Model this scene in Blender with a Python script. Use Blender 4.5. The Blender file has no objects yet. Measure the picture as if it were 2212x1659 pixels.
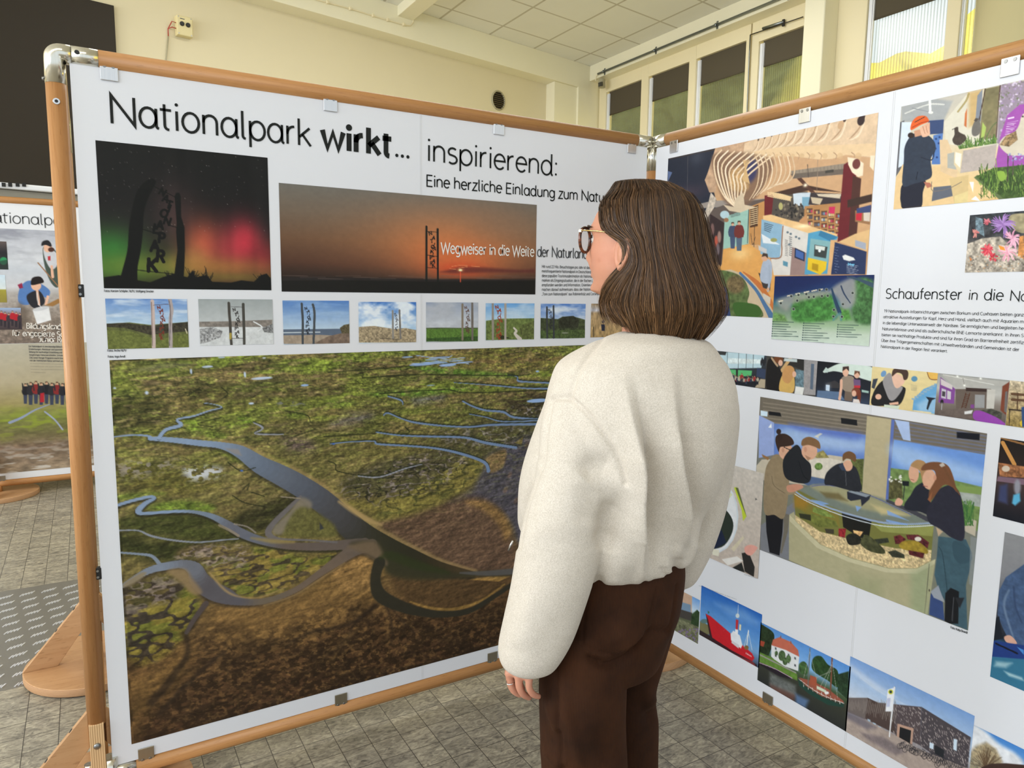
import bpy, bmesh, math, random
import numpy as np
from mathutils import Vector, Matrix

SC = bpy.context.scene
COL = SC.collection
# ------------------------------------------------------------------ camera
FPX, PCX, PCY = 1558.907, 1106.0, 829.5
YAW, PITCH, ROLL = math.radians(59.4441), math.radians(7.2354), math.radians(0.7331)
CAM = np.array([0.0, -2.24, 1.4896])
_f = np.array([math.cos(YAW)*math.cos(PITCH), math.sin(YAW)*math.cos(PITCH), -math.sin(PITCH)])
_r = np.array([math.sin(YAW), -math.cos(YAW), 0.0]); _u = np.cross(_r, _f)
RT = _r*math.cos(ROLL) + _u*math.sin(ROLL); UP = -_r*math.sin(ROLL) + _u*math.cos(ROLL); FW = _f
cd = bpy.data.cameras.new('camera'); cd.sensor_width = 36.0; cd.lens = 36.0*FPX/2212.0
cd.clip_start = 0.05; cd.clip_end = 200
camo = bpy.data.objects.new('camera', cd); COL.objects.link(camo)
camo.matrix_world = Matrix(((RT[0], UP[0], -FW[0], CAM[0]), (RT[1], UP[1], -FW[1], CAM[1]), (RT[2], UP[2], -FW[2], CAM[2]), (0, 0, 0, 1)))
SC.camera = camo
# ------------------------------------------------------------------ light
SC.view_settings.view_transform = 'Standard'; SC.view_settings.look = 'None'
SC.view_settings.gamma = 1.0; SC.view_settings.use_curve_mapping = False
SC.view_settings.exposure = 0.12
SC.cycles.use_denoising = True
SC.cycles.max_bounces = 8; SC.cycles.diffuse_bounces = 4; SC.cycles.transparent_max_bounces = 16
SC.cycles.sample_clamp_indirect = 6.0
W = bpy.data.worlds.new('sky'); SC.world = W; W.use_nodes = True
wb = W.node_tree.nodes['Background']; wb.inputs['Color'].default_value = (0.82, 0.91, 1.0, 1); wb.inputs['Strength'].default_value = 1.12

def area_light(name, loc, target, sx, sy, power, col):
    l = bpy.data.lights.new(name, 'AREA'); l.shape = 'RECTANGLE'; l.size = sx; l.size_y = sy; l.energy = power; l.color = col
    o = bpy.data.objects.new(name, l); COL.objects.link(o); o.location = loc
    o.rotation_euler = (Vector(target)-Vector(loc)).to_track_quat('-Z', 'Y').to_euler()
    return o
# fill lights added under the ceiling for brightness, not lamps of the hall
area_light('ceiling_lamp_row', (-1.6, -2.6, 4.2), (-1.6, -2.6, 0), 4.5, 1.2, 45, (0.98, 0.97, 0.95))
area_light('ceiling_lamp_row', (2.6, 2.6, 4.2), (2.6, 2.6, 0), 4.0, 1.0, 70, (0.98, 0.97, 0.93))

# daylight from unseen windows on the left; the second light is added fill
area_light('window_daylight', (-6.0, -2.2, 2.8), (1.8, -0.4, 1.8), 7.0, 2.4, 245, (0.85, 0.92, 1.0))
area_light('window_daylight', (-6.2, 2.3, 2.5), (5.5, 2.4, 3.6), 3.4, 2.2, 200, (0.92, 0.95, 1.0))  # added to brighten the window-side beam and the ceiling
_s = bpy.data.lights.new('sun', 'SUN'); _s.energy = 4.0; _s.angle = math.radians(2); _s.color = (1.0, 0.95, 0.86)
_so = bpy.data.objects.new('sun', _s); COL.objects.link(_so); _so.location = (-8, -3, 14); _so.rotation_euler = Vector((0.62, 0.16, -0.76)).to_track_quat('-Z', 'Y').to_euler()

# ------------------------------------------------------------------ pixel -> place helpers
def ray(px, py):
    return FW*FPX + RT*(px-PCX) - UP*(py-PCY)
def at_x(px, py, x):
    d = ray(px, py); return CAM + d*((x-CAM[0])/d[0])
def at_y(px, py, y):
    d = ray(px, py); return CAM + d*((y-CAM[1])/d[1])
def at_z(px, py, z):
    d = ray(px, py); return CAM + d*((z-CAM[2])/d[2])
def at_depth(px, py, dep):
    return CAM + ray(px, py)*(dep/FPX)
def at_plane(px, py, p0, n):
    d = ray(px, py); return CAM + d*(np.dot(np.array(p0)-CAM, n)/np.dot(d, n))

# ------------------------------------------------------------------ object helpers
def setp(o, label=None, cat=None, group=None, kind=None):
    if label: o['label'] = label
    if cat: o['category'] = cat
    if group: o['group'] = group
    if kind: o['kind'] = kind
    return o
def thing(name, loc, label, cat, group=None):
    o = bpy.data.objects.new(name, None); COL.objects.link(o); o.location = Vector([float(v) for v in loc]); o.empty_display_size = 0.05
    return setp(o, label, cat, group)
def origin(o):
    v = Vector((0, 0, 0))
    while o is not None:
        v = v + o.location; o = o.parent
    return v
class MB:
    def __init__(s): s.v = []; s.f = []; s.sm = []
    def add(s, vs, fs, smooth=False):
        b = len(s.v); s.v.extend([tuple(float(c) for c in p) for p in vs])
        s.f.extend([tuple(b+i for i in f) for f in fs]); s.sm.extend([smooth]*len(fs)); return s
    def box(s, lo, hi):
        x0, y0, z0 = lo; x1, y1, z1 = hi
        return s.add([(x0,y0,z0),(x1,y0,z0),(x1,y1,z0),(x0,y1,z0),(x0,y0,z1),(x1,y0,z1),(x1,y1,z1),(x0,y1,z1)],
            [(0,3,2,1),(4,5,6,7),(0,1,5,4),(1,2,6,5),(2,3,7,6),(3,0,4,7)])
    def obox(s, c, ax, ay, az):
        c, ax, ay, az = [np.array(q, float) for q in (c, ax, ay, az)]
        P = [c+i*ax+j*ay+k*az for k in (-1,1) for i, j in ((-1,-1),(1,-1),(1,1),(-1,1))]
        F = [(0,3,2,1),(4,5,6,7),(0,1,5,4),(1,2,6,5),(2,3,7,6),(3,0,4,7)]
        if np.dot(np.cross(ax, ay), az) < 0: F = [f[::-1] for f in F]
        return s.add(P, F)
    def prism(s, poly, d, smooth=False):
        d = np.array(d, float); n = len(poly); P = [np.array(p, float) for p in poly]
        # outward winding
        nn = np.zeros(3)
        for i in range(n): nn += np.cross(P[i], P[(i+1) % n])
        if np.dot(nn, d) > 0: P = P[::-1]
        s.add(P+[p+d for p in P], [tuple(range(n)), tuple(range(2*n-1, n-1, -1))])
        b = len(s.v)-2*n
        for i in range(n):
            j = (i+1) % n; s.f.append((b+j, b+i, b+n+i, b+n+j)); s.sm.append(smooth)
        return s
    def tube(s, path, r, seg=20, caps=True, smooth=True):
        path = [np.array(p, float) for p in path]; n = len(path)
        rr = r if hasattr(r, '__len__') else [r]*n
        t0 = path[1]-path[0]; t0 = t0/np.linalg.norm(t0)
        a = np.array([0, 0, 1.0]) if abs(t0[2]) < .9 else np.array([1.0, 0, 0])
        N = np.cross(t0, a); N /= np.linalg.norm(N); vs = []
        for i in range(n):
            t = path[min(i+1, n-1)]-path[max(i-1, 0)]; t = t/(np.linalg.norm(t)+1e-12)
            N = N-t*np.dot(N, t); N /= np.linalg.norm(N); B = np.cross(t, N)
            for k in range(seg):
                an = 2*math.pi*k/seg; vs.append(path[i]+rr[i]*(math.cos(an)*N+math.sin(an)*B))
        fs = [(i*seg+k, i*seg+(k+1) % seg, (i+1)*seg+(k+1) % seg, (i+1)*seg+k) for i in range(n-1) for k in range(seg)]
        s.add(vs, fs, smooth)
        if caps:
            b = len(s.v)-n*seg
            s.f.append(tuple(b+k for k in reversed(range(seg)))); s.sm.append(False)
            s.f.append(tuple(b+(n-1)*seg+k for k in range(seg))); s.sm.append(False)
        return s
    def sphere(s, c, r, nu=12, nv=8, sc=(1,1,1)):
        vs = [(c[0], c[1], c[2]+r*sc[2])]
        for i in range(1, nv):
            th = math.pi*i/nv
            for k in range(nu):
                ph = 2*math.pi*k/nu; vs.append((c[0]+r*sc[0]*math.sin(th)*math.cos(ph), c[1]+r*sc[1]*math.sin(th)*math.sin(ph), c[2]+r*sc[2]*math.cos(th)))
        vs.append((c[0], c[1], c[2]-r*sc[2])); fs = [(0, 1+k, 1+(k+1) % nu) for k in range(nu)]
        for i in range(nv-2):
            for k in range(nu):
                a = 1+i*nu+k; b = 1+i*nu+(k+1) % nu; fs.append((a, a+nu, b+nu, b))
        L = len(vs)-1; o = 1+(nv-2)*nu
        fs += [(o+k, L, o+(k+1) % nu) for k in range(nu)]
        return s.add(vs, fs, True)
    def build(s, name, mat, parent=None, bevel=0.0, seg=2):
        off = origin(parent) if parent is not None else Vector((0, 0, 0))
        me = bpy.data.meshes.new(name); me.from_pydata([(x-off.x, y-off.y, z-off.z) for x, y, z in s.v], [], s.f)
        me.polygons.foreach_set('use_smooth', s.sm); me.materials.append(mat); me.update()
        o = bpy.data.objects.new(name, me); COL.objects.link(o)
        if parent is not None: o.parent = parent
        if bevel:
            m = o.modifiers.new('bevel', 'BEVEL'); m.width = bevel; m.segments = seg; m.limit_method = 'ANGLE'; m.angle_limit = 0.7
        return o
def center_origin(o):
    me = o.data; n = len(me.vertices); a = np.empty(n*3, np.float32); me.vertices.foreach_get('co', a); a = a.reshape(-1, 3)
    c = (a.min(0)+a.max(0))/2; c[2] = a[:, 2].min(); a -= c; me.vertices.foreach_set('co', a.ravel()); me.update()
    o.location = o.location+Vector([float(q) for q in c]); return o

# ------------------------------------------------------------------ materials
def lin(c):
    c = c/255.0 if c > 1 or c == 0 else c
    return c/12.92 if c <= 0.04045 else ((c+0.055)/1.055)**2.4
def L3(c, k=1.0): return (lin(c[0])*k, lin(c[1])*k, lin(c[2])*k, 1)
class NT:
    """small node-tree writer"""
    def __init__(s, name):
        s.m = bpy.data.materials.new(name); s.m.use_nodes = True; s.t = s.m.node_tree; s.b = s.t.nodes['Principled BSDF']; s.out = s.t.nodes['Material Output']
        s.tc = None
    def n(s, typ, **kw):
        nd = s.t.nodes.new(typ)
        for k, v in kw.items():
            if k in nd.inputs: nd.inputs[k].default_value = v
            else: setattr(nd, k, v)
        return nd
    def l(s, a, b): s.t.links.new(a, b)
    def obj(s):
        if not s.tc: s.tc = s.n('ShaderNodeTexCoord')
        return s.tc.outputs['Object']
    def mapping(s, scale=(1,1,1), rot=(0,0,0), loc=(0,0,0), src=None):
        mp = s.n('ShaderNodeMapping'); mp.inputs['Scale'].default_value = scale; mp.inputs['Rotation'].default_value = rot; mp.inputs['Location'].default_value = loc
        s.l(src or s.obj(), mp.inputs['Vector']); return mp.outputs['Vector']
    def noise(s, vec, scale, detail=4, rough=.55, dist=0.0):
        nd = s.n('ShaderNodeTexNoise'); nd.inputs['Scale'].default_value = scale; nd.inputs['Detail'].default_value = detail
        nd.inputs['Roughness'].default_value = rough; nd.inputs['Distortion'].default_value = dist; s.l(vec, nd.inputs['Vector']); return nd.outputs['Fac']
    def ramp(s, fac, stops):
        r = s.n('ShaderNodeValToRGB'); e = r.color_ramp.elements
        while len(e) < len(stops): e.new(0.5)
        for i, (p, c) in enumerate(stops): e[i].position = p; e[i].color = c
        s.l(fac, r.inputs['Fac']); return r.outputs['Color']
    def mix(s, fac, a, b, mode='MIX'):
        m = s.n('ShaderNodeMix'); m.data_type = 'RGBA'; m.blend_type = mode
        for val, idx in ((fac, 0), (a, 6), (b, 7)):
            if isinstance(val, (int, float)): m.inputs[idx].default_value = val
            elif isinstance(val, tuple): m.inputs[idx].default_value = val
            else: s.l(val, m.inputs[idx])
        return m.outputs[2]
    def math(s, op, a, b=None):
        m = s.n('ShaderNodeMath'); m.operation = op
        for i, v in enumerate((a, b)):
            if v is None: continue
            if isinstance(v, (int, float)): m.inputs[i].default_value = v
            else: s.l(v, m.inputs[i])
        return m.outputs[0]
    def bump(s, h, strength=.3, dist=.002):
        b = s.n('ShaderNodeBump'); b.inputs['Strength'].default_value = strength; b.inputs['Distance'].default_value = dist
        s.l(h, b.inputs['Height']); s.l(b.outputs['Normal'], s.b.inputs['Normal'])
    def base(s, c):
        if isinstance(c, tuple): s.b.inputs['Base Color'].default_value = c
        else: s.l(c, s.b.inputs['Base Color'])
    def pr(s, rough=.5, metal=0.0, spec=.5, **kw):
        s.b.inputs['Roughness'].default_value = rough; s.b.inputs['Metallic'].default_value = metal; s.b.inputs['Specular IOR Level'].default_value = spec
        for k, v in kw.items(): s.b.inputs[k.replace('_', ' ')].default_value = v
        return s
def plain(name, c, rough=.5, metal=0.0, spec=.5, var=0.06, nscale=18.0):
    t = NT(name); t.pr(rough, metal, spec)
    fac = t.noise(t.obj(), nscale, 3)
    a = L3(c); t.base(t.mix(fac, tuple(q*(1-var) for q in a[:3])+(1,), tuple(min(1, q*(1+var)) for q in a[:3])+(1,)))
    return t.m
def wood(name, c1, c2, axis, fine=1.0):
    t = NT(name); t.pr(.42, 0, .35)
    s1 = [90*fine]*3; s1[axis] = 3.0
    s2 = [420*fine]*3; s2[axis] = 28.0
    v1 = t.mapping(tuple(s1)); v2 = t.mapping(tuple(s2))
    n1 = t.noise(v1, 1.0, 5, .6, .6); n2 = t.noise(v2, 1.0, 2)
    c = t.ramp(n1, [(.25, L3(c1)), (.75, L3(c2))])
    fl = t.ramp(n2, [(.30, (.62, .55, .5, 1)), (.40, (1, 1, 1, 1))])
    t.base(t.mix(.55, c, fl, 'MULTIPLY')); t.bump(n1, .12, .0006); return t.m
M = {}
M['beech_x'] = wood('beech_along_x', (164, 112, 62), (188, 138, 86), 0)
M['beech_y'] = wood('beech_along_y', (166, 116, 66), (192, 144, 92), 1)
M['beech_z'] = wood('beech_along_z', (166, 112, 62), (192, 142, 92), 2)
M['ply'] = wood('birch_plywood_face', (172, 128, 86), (194, 152, 110), 0, .35)
def ply_edge():
    t = NT('plywood_layers'); t.pr(.6, 0, .3)
    w = t.n('ShaderNodeTexWave'); w.wave_type = 'BANDS'; w.bands_direction = 'Z'; w.inputs['Scale'].default_value = 62; w.inputs['Distortion'].default_value = 1.2
    w.inputs['Detail'].default_value = 2; t.l(t.obj(), w.inputs['Vector'])
    t.base(t.ramp(w.outputs['Fac'], [(.2, L3((158, 116, 82))), (.6, L3((206, 164, 122)))])); return t.m
M['ply_edge'] = ply_edge()
def ply_insert():
    t = NT('plywood_post_end'); t.pr(.55, 0, .3)
    w = t.n('ShaderNodeTexWave'); w.bands_direction = 'X'; w.inputs['Scale'].default_value = 55; w.inputs['Distortion'].default_value = .6; t.l(t.obj(), w.inputs['Vector'])
    t.base(t.ramp(w.outputs['Fac'], [(.2, L3((186, 146, 102))), (.6, L3((226, 190, 142)))])); return t.m
M['ply_insert'] = ply_insert()
def brushed(name, c, rough=.28, axis=2):
    t = NT(name); t.pr(rough, 1.0); s = [260]*3; s[axis] = 6
    n = t.noise(t.mapping(tuple(s)), 1.0, 3); a = L3(c); t.base(t.mix(n, tuple(q*.82 for q in a[:3])+(1,), a))
    t.l(t.math('ADD', t.math('MULTIPLY', n, .2), rough-.1), t.b.inputs['Roughness']); return t.m
M['chrome'] = brushed('brushed_steel', (226, 222, 208), .2)
M['alu'] = brushed('aluminium_clip', (222, 222, 222), .32)
M['alu_dark'] = brushed('dull_aluminium_clip', (176, 168, 150), .4)
M['screw'] = plain('screw_steel', (150, 150, 148), .35, 1.0)
M['black'] = plain('black_plastic', (22, 21, 20), .5)
M['panel'] = plain('white_panel_board', (226, 227, 231), .6, 0, .2, .012, 3)
M['panel_core'] = plain('panel_edge_core', (222, 222, 221), .7, 0, .2, .02)
M['ink'] = plain('black_print_ink', (34, 36, 34), .6, 0, .15, .05)
M['ink_soft'] = plain('grey_print_ink', (88, 90, 92), .6, 0, .15, .05)
M['ink_white'] = plain('white_print_lettering', (236, 230, 222), .6, 0, .15, .02)
M['wall'] = None
def wallmat(name, c, rough=.6):
    t = NT(name); t.pr(rough, 0, .25)
    n = t.noise(t.obj(), 1.1, 5); n2 = t.noise(t.obj(), 60, 3); a = L3(c)
    t.base(t.mix(n, tuple(q*.95 for q in a[:3])+(1,), tuple(min(1, q*1.03) for q in a[:3])+(1,))); t.bump(n2, .12, .002); return t.m
M['wall'] = wallmat('cream_wall_paint', (228, 216, 181))
M['wall2'] = wallmat('cream_gloss_paint', (248, 241, 212), .45)
M['frame_paint'] = wallmat('cream_window_paint', (245, 232, 194), .4)
M['column'] = wallmat('beige_gloss_column_paint', (205, 194, 150), .3)
# ================================================================== the room
def floor_mat():
    t = NT('mottled_floor_tiles'); t.pr(.42, 0, .4)
    o = t.obj(); T = 0.0994
    sep = t.n('ShaderNodeSeparateXYZ'); t.l(o, sep.inputs[0])
    x0 = t.math('DIVIDE', t.math('SUBTRACT', sep.outputs[0], TILE_OX), T); y0 = t.math('DIVIDE', t.math('SUBTRACT', sep.outputs[1], TILE_OY), T)
    fx = t.math('FRACT', x0); fy = t.math('FRACT', y0)
    def edge(f): return t.math('MINIMUM', f, t.math('SUBTRACT', 1.0, f))
    j = t.math('MINIMUM', edge(fx), edge(fy)); joint = t.math('LESS_THAN', j, .012)
    # each tile has its own cloud
    cmb = t.n('ShaderNodeCombineXYZ'); t.l(t.math('FLOOR', x0), cmb.inputs[0]); t.l(t.math('FLOOR', y0), cmb.inputs[1])
    wn = t.n('ShaderNodeTexWhiteNoise'); wn.noise_dimensions = '2D'; t.l(cmb.outputs[0], wn.inputs['Vector'])
    vv = t.n('ShaderNodeVectorMath'); vv.operation = 'MULTIPLY_ADD'; t.l(wn.outputs['Color'], vv.inputs[0]); vv.inputs[1].default_value = (7, 7, 7); t.l(o, vv.inputs[2])
    a = t.noise(t.mapping((26, 58, 20), src=vv.outputs[0]), 1.0, 8, .68, 1.6)
    b = t.noise(t.mapping((9, 14, 9), src=vv.outputs[0]), 1.0, 4, .6, .8)
    m = t.math('ADD', t.math('MULTIPLY', a, .72), t.math('MULTIPLY', b, .28))
    c = t.ramp(m, [(.36, L3((96, 91, 82))), (.46, L3((136, 129, 115))), (.54, L3((162, 154, 136))), (.64, L3((190, 181, 160)))])
    tone = t.ramp(wn.outputs['Value'], [(0, (.86, .86, .86, 1)), (1, (1.06, 1.05, 1.02, 1))])
    c = t.mix(1.0, c, tone, 'MULTIPLY'); c = t.mix(joint, c, L3((64, 59, 52)))
    t.base(c); t.bump(t.math('SUBTRACT', t.math('MULTIPLY', a, .3), joint), .25, .001); return t.m
_c = at_z(700+362/4.424, 1400+762/4.424, 0); TILE_OX, TILE_OY = float(_c[0] % .0994), float(_c[1] % .0994)
fl = MB(); fl.box((-9, -9, -.05), (6.6, 7.5, 0)); setp(fl.build('floor', floor_mat()), kind='structure')

HC = 4.286                                  # suspended ceiling
def ceil_mat():
    t = NT('suspended_ceiling_tiles'); t.pr(.85, 0, .1); o = t.obj()
    p = t.mapping((1/.653, 1/.60, 1), (0, 0, 0), (-.085, .115, 0), src=o)
    sep = t.n('ShaderNodeSeparateXYZ'); t.l(p, sep.inputs[0])
    # rows run with the slanted back wall
    yy = t.math('SUBTRACT', sep.outputs[1], t.math('MULTIPLY', sep.outputs[0], .178))
    def e(v):
        f = t.math('FRACT', v); return t.math('MINIMUM', f, t.math('SUBTRACT', 1.0, f))
    j = t.math('LESS_THAN', t.math('MINIMUM', e(sep.outputs[0]), e(yy)), .019)
    n = t.noise(o, 3, 3); c = t.mix(n, L3((240, 238, 228)), L3((246, 244, 234)))
    t.base(t.mix(j, c, L3((206, 200, 182)))); t.bump(t.math('SUBTRACT', t.noise(o, 220, 2), t.math('MULTIPLY', j, 2.0)), .2, .002); return t.m
ce = MB(); ce.box((-7, -6, HC), (6.6, 7.5, HC+.06)); setp(ce.build('ceiling', ceil_mat()), kind='structure')

# back wall runs slightly askew to the boards
BX, BY, BS = 5.557, 5.365, 0.1884           # beam front face passes (BX, BY), slope BS
def bw(x, off=0.0): return BY+BS*(x-BX)+off
BN = np.array([-BS, 1.0, 0])/math.hypot(1, BS)      # pointing away from the room
BT = np.array([1.0, BS, 0])/math.hypot(1, BS)
WOFF = .207
def on_back(px, py, off=WOFF):
    return at_plane(px, py, (BX, BY+off, 0), BN)
XB, XW = 5.557, 5.728                       # window-side beam face and window plane
wb_ = MB(); wb_.prism([(-7, bw(-7, WOFF), 0), (5.45, bw(5.45, WOFF), 0), (5.45, bw(5.45, WOFF)+.2, 0), (-7, bw(-7, WOFF)+.2, 0)], (0, 0, HC))
setp(wb_.build('wall_back', M['wall']), kind='structure')
bm_ = MB(); zb = 4.001
bm_.prism([(-7, bw(-7), zb), (XB+.02, bw(XB+.02), zb), (XB+.02, bw(XB+.02)+WOFF+.05, zb), (-7, bw(-7)+WOFF+.05, zb)], (0, 0, HC-zb))
setp(bm_.build('trim_1', M['wall2'], bevel=.004), kind='structure')
# corner pier that carries both beams
q0 = on_back(1240, 190, 0.03); q1 = on_back(1196, 190)
cp = MB(); cp.prism([(4.98, bw(4.98, .03), 0), (5.60, bw(5.60, .03), 0), (5.60, bw(5.6, .4), 0), (4.98, bw(4.98, .4), 0)], (0, 0, zb))
cp.prism([(5.36, bw(5.36, -.0), 0), (5.80, bw(5.80, -.0), 0), (5.80, bw(5.8, .5), 0), (5.36, bw(5.36, .5), 0)], (0, 0, HC))
setp(cp.build('trim_2', M['wall2'], bevel=.004), kind='structure')
# window-side beam with its soffit
b2 = MB(); b2.box((XB, -4.0, 4.105), (XW+.25, bw(XB)+.05, HC)); setp(b2.build('trim_3', M['wall2'], bevel=.004), kind='structure')
# wall under the windows, and above the boards the glazing
SILL = 1.55
wr = MB(); wr.box((XW, -4.0, 0), (XW+.22, bw(XW)+.3, SILL)); setp(wr.build('wall_right', M['wall']), kind='structure')
# pier between the window bays
y0 = at_x(1735, 60, XB-.02)[1]; y1 = at_x(1779, 60, XB-.02)[1]
pr_ = MB(); pr_.box((XB-.02, y1, 0), (XW+.2, y0, HC)); setp(pr_.build('trim_4', M['wall2'], bevel=.012, seg=3), kind='structure')

# ribbed panes, frames, blinds, guide rails
def pane_mat():
    t = NT('ribbed_glass'); o = t.obj()
    w = t.n('ShaderNodeTexWave'); w.bands_direction = 'Y'; w.inputs['Scale'].default_value = 12.5; w.inputs['Distortion'].default_value = 0; t.l(o, w.inputs['Vector'])
    tr = t.n('ShaderNodeBsdfTransparent'); tl = t.n('ShaderNodeBsdfTranslucent'); gl = t.n('ShaderNodeBsdfGlossy'); gl.inputs['Roughness'].default_value = .25
    t.l(t.ramp(w.outputs['Fac'], [(0, (.66, .68, .66, 1)), (.5, (.97, .98, .97, 1))]), tr.inputs['Color']); tl.inputs['Color'].default_value = (.9, .93, .9, 1)
    m1 = t.n('ShaderNodeMixShader'); m1.inputs[0].default_value = .08; t.l(tr.outputs[0], m1.inputs[1]); t.l(tl.outputs[0], m1.inputs[2])
    m2 = t.n('ShaderNodeMixShader'); m2.inputs[0].default_value = .05; t.l(m1.outputs[0], m2.inputs[1]); t.l(gl.outputs[0], m2.inputs[2])
    t.l(m2.outputs[0], t.out.inputs['Surface']); return t.m
M['pane'] = pane_mat()
def blind_mat():
    t = NT('dark_roller_blind'); o = t.obj(); n = t.noise(t.mapping((1, 300, 300)), 1.0, 2)
    d = t.n('ShaderNodeBsdfDiffuse'); t.l(t.mix(n, L3((104, 96, 80)), L3((122, 112, 94))), d.inputs['Color'])
    tl = t.n('ShaderNodeBsdfTranslucent'); tl.inputs['Color'].default_value = (.09, .08, .06, 1)
    m = t.n('ShaderNodeMixShader'); m.inputs[0].default_value = .35; t.l(d.outputs[0], m.inputs[1]); t.l(tl.outputs[0], m.inputs[2]); t.l(m.outputs[0], t.out.inputs['Surface']); return t.m
M['blind'] = blind_mat(); M['rail_white'] = plain('white_guide_rail', (238, 240, 245), .3, 0, .5, .02)
WN = [0]
def window(yl, yr, zh, blind, fl=.06, fr=.06, top=.14, sill=SILL, rail=True):
    """glass from yl (left in the photo, larger y) to yr; head height zh"""
    WN[0] += 1; nm = 'window_%d' % WN[0]
    r = bpy.data.objects.new(nm, None); COL.objects.link(r); r.location = (XW, (yl+yr)/2, sill); r['kind'] = 'structure'
    f = MB()
    f.box((XW-.01, yl, sill), (XW+.09, yl+fl, zh+top)); f.box((XW-.01, yr-fr, sill), (XW+.09, yr, zh+top))
    f.box((XW-.01, yr, zh), (XW+.09, yl, zh+top)); f.box((XW-.01, yr, sill), (XW+.09, yl, sill+.06))
    f.build('window_frame', M['frame_paint'], r, .004)
    g = MB(); g.box((XW+.045, yr, sill+.06), (XW+.053, yl, zh)); g.build('pane', M['pane'], r)
    b = MB(); b.box((XW+.022, yr+.004, zh-blind), (XW+.026, yl-.03, zh)); b.tube([(XW+.024, yr+.004, zh-blind), (XW+.024, yl-.03, zh-blind)], .008, 10)
    b.build('roller_blind', M['blind'], r)
    if rail:
        k = MB(); k.box((XW+.008, yl-.035, sill+.06), (XW+.034, yl-.004, zh-.02)); k.box((XW+.006, yl-.052, sill+.06), (XW+.02, yl-.042, zh-.02)); k.build('guide_rail', M['rail_white'], r)
    return r
def wz(z3x, z3y): return at_x(1240+z3x/4.254, 40+z3y/4.254, XW)
wp = [((300, 680), (625, 562)), ((690, 535), (1065, 402)), ((1130, 375), (1590, 212))]
ys = [(wz(*a)[1], wz(*b)[1]) for a, b in wp]; zh = float(np.mean([wz(*a)[2] for a, b in wp]))
for i, (a, b) in enumerate(ys):
    nxt = ys[i+1][0] if i < 2 else b-.055
    window(a, b, zh, .275, fl=(bw(XW)-.02-a if i == 0 else .002), fr=(b-nxt-.004), top=.14)
a, b = wz(1705, 215), wz(2100, 85)
window(a[1], y0+.002, float(a[2]), .235, fl=ys[2][1]-.07-a[1], fr=.002, top=.22)
gl_, gr_ = at_x(1700+750/4.3203, 150/4.3203, XW)[1], at_x(1700+1500/4.3203, 100/4.3203, XW)[1]
zz = at_x(1700+795/4.3203, 180/4.3203, XW)[2]
window(gl_, gr_, 4.05, 4.05-float(zz), fl=y1-gl_, fr=.1, top=.055)
g2 = at_x(1700+1590/4.3203, 100/4.3203, XW)[1]
window(g2, g2-.75, 4.05, .3, fl=.005, fr=.1, top=.055)
window(g2-.86, g2-1.6, 4.05, .3, fl=.01, fr=.1, top=.055)

# round column that stands in front of the right-hand window
ct = at_depth(2103, 60, 1.0)-CAM; ct = ct[:2]/np.linalg.norm(ct[:2]); cr = .34
cc = CAM[:2]+ct*5.6+np.array([ct[1], -ct[0]])*cr
cm = MB(); cm.tube([(cc[0], cc[1], 0), (cc[0], cc[1], HC)], cr, 64); setp(cm.build('trim_5', M['column']), kind='structure')

# ceiling rib that meets the back beam
p = on_back(868, 8, 0); rb = MB(); rb.box((p[0]-.05, p[1]-2.6, HC-.10), (p[0]+.13, p[1]+.02, HC)); setp(rb.build('trim_6', M['wall2'], bevel=.006), kind='structure')

# painted cable with clips on the back beam
def zc(x, y): return on_back(480+x/4.424, y/4.424, -.012)
cb = thing('wall_cable', zc(1000, 20), 'thin cream painted cable clipped along the back beam under the ceiling', 'cable')
pts = [zc(x, y) for x, y in ((-500, -430), (910, 0), (1240, 88), (1570, 190), (1740, 240))]+[zc(1800, 245), zc(1824, 215), zc(1828, 160), zc(1832, 95)]
MB().tube(pts, .0055, 8).build('cable', M['frame_paint'], cb)
for x, y in ((1005, 20), (1222, 82), (1440, 148), (1580, 188), (1732, 234), (1812, 155)):
    p = zc(x, y); MB().obox(p, BT*.011, BN*.012, (0, 0, .014)).build('cable_clip', M['frame_paint'], cb, .004)

# steel conduit on the window beam with saddle clips, and the small floodlight at its end
def bx(x, y): return at_x(1240+x/4.254, 40+y/4.254, XB-.02)
cz = float(np.mean([bx(*q)[2] for q in ((220, 500), (740, 292), (1300, 75))])); ya = bx(220, 500)[1]
M['zinc'] = brushed('galvanised_conduit', (150, 156, 158), .35, 1)
cn = thing('conduit_pipe', (XB-.02, ya, cz), 'galvanised conduit pipe running along the beam over the windows', 'pipe')
MB().tube([(XB-.02, ya, cz), (XB-.02, -2.0, cz)], .0125, 14).build('pipe', M['zinc'], cn)
e = bx(205, 545)
MB().tube([(XB-.02, ya, cz), (XB-.02, ya+.035, cz-.02), (XB-.02, ya+.045, cz-.07), (XB-.0, ya+.03, 4.09)], .006, 8).build('cable_tail', M['frame_paint'], cn)
for yy in (bx(272, 478)[1], bx(742, 292)[1], bx(1305, 75)[1], bx(1305, 75)[1]-.85):
    c = MB(); c.tube([(XB-.02, yy-.011, cz), (XB-.02, yy+.011, cz)], .019, 14); c.box((XB-.006, yy-.011, cz-.035), (XB+.003, yy+.011, cz+.04)); c.build('saddle_clip', M['zinc'], cn)
M['grey_pl'] = plain('grey_beige_plastic', (176, 168, 138), .45)
sp = at_x(1240+255/4.254, 40+600/4.254, XB+.03)
dl = thing('motion_detector', sp, 'small grey motion detector under the end of the conduit in the corner', 'detector')
MB().tube([sp+np.array([0, 0, .055]), sp+np.array([0, 0, -.045])], [.042, .046], 18).build('housing', M['grey_pl'], dl, .004)
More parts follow.
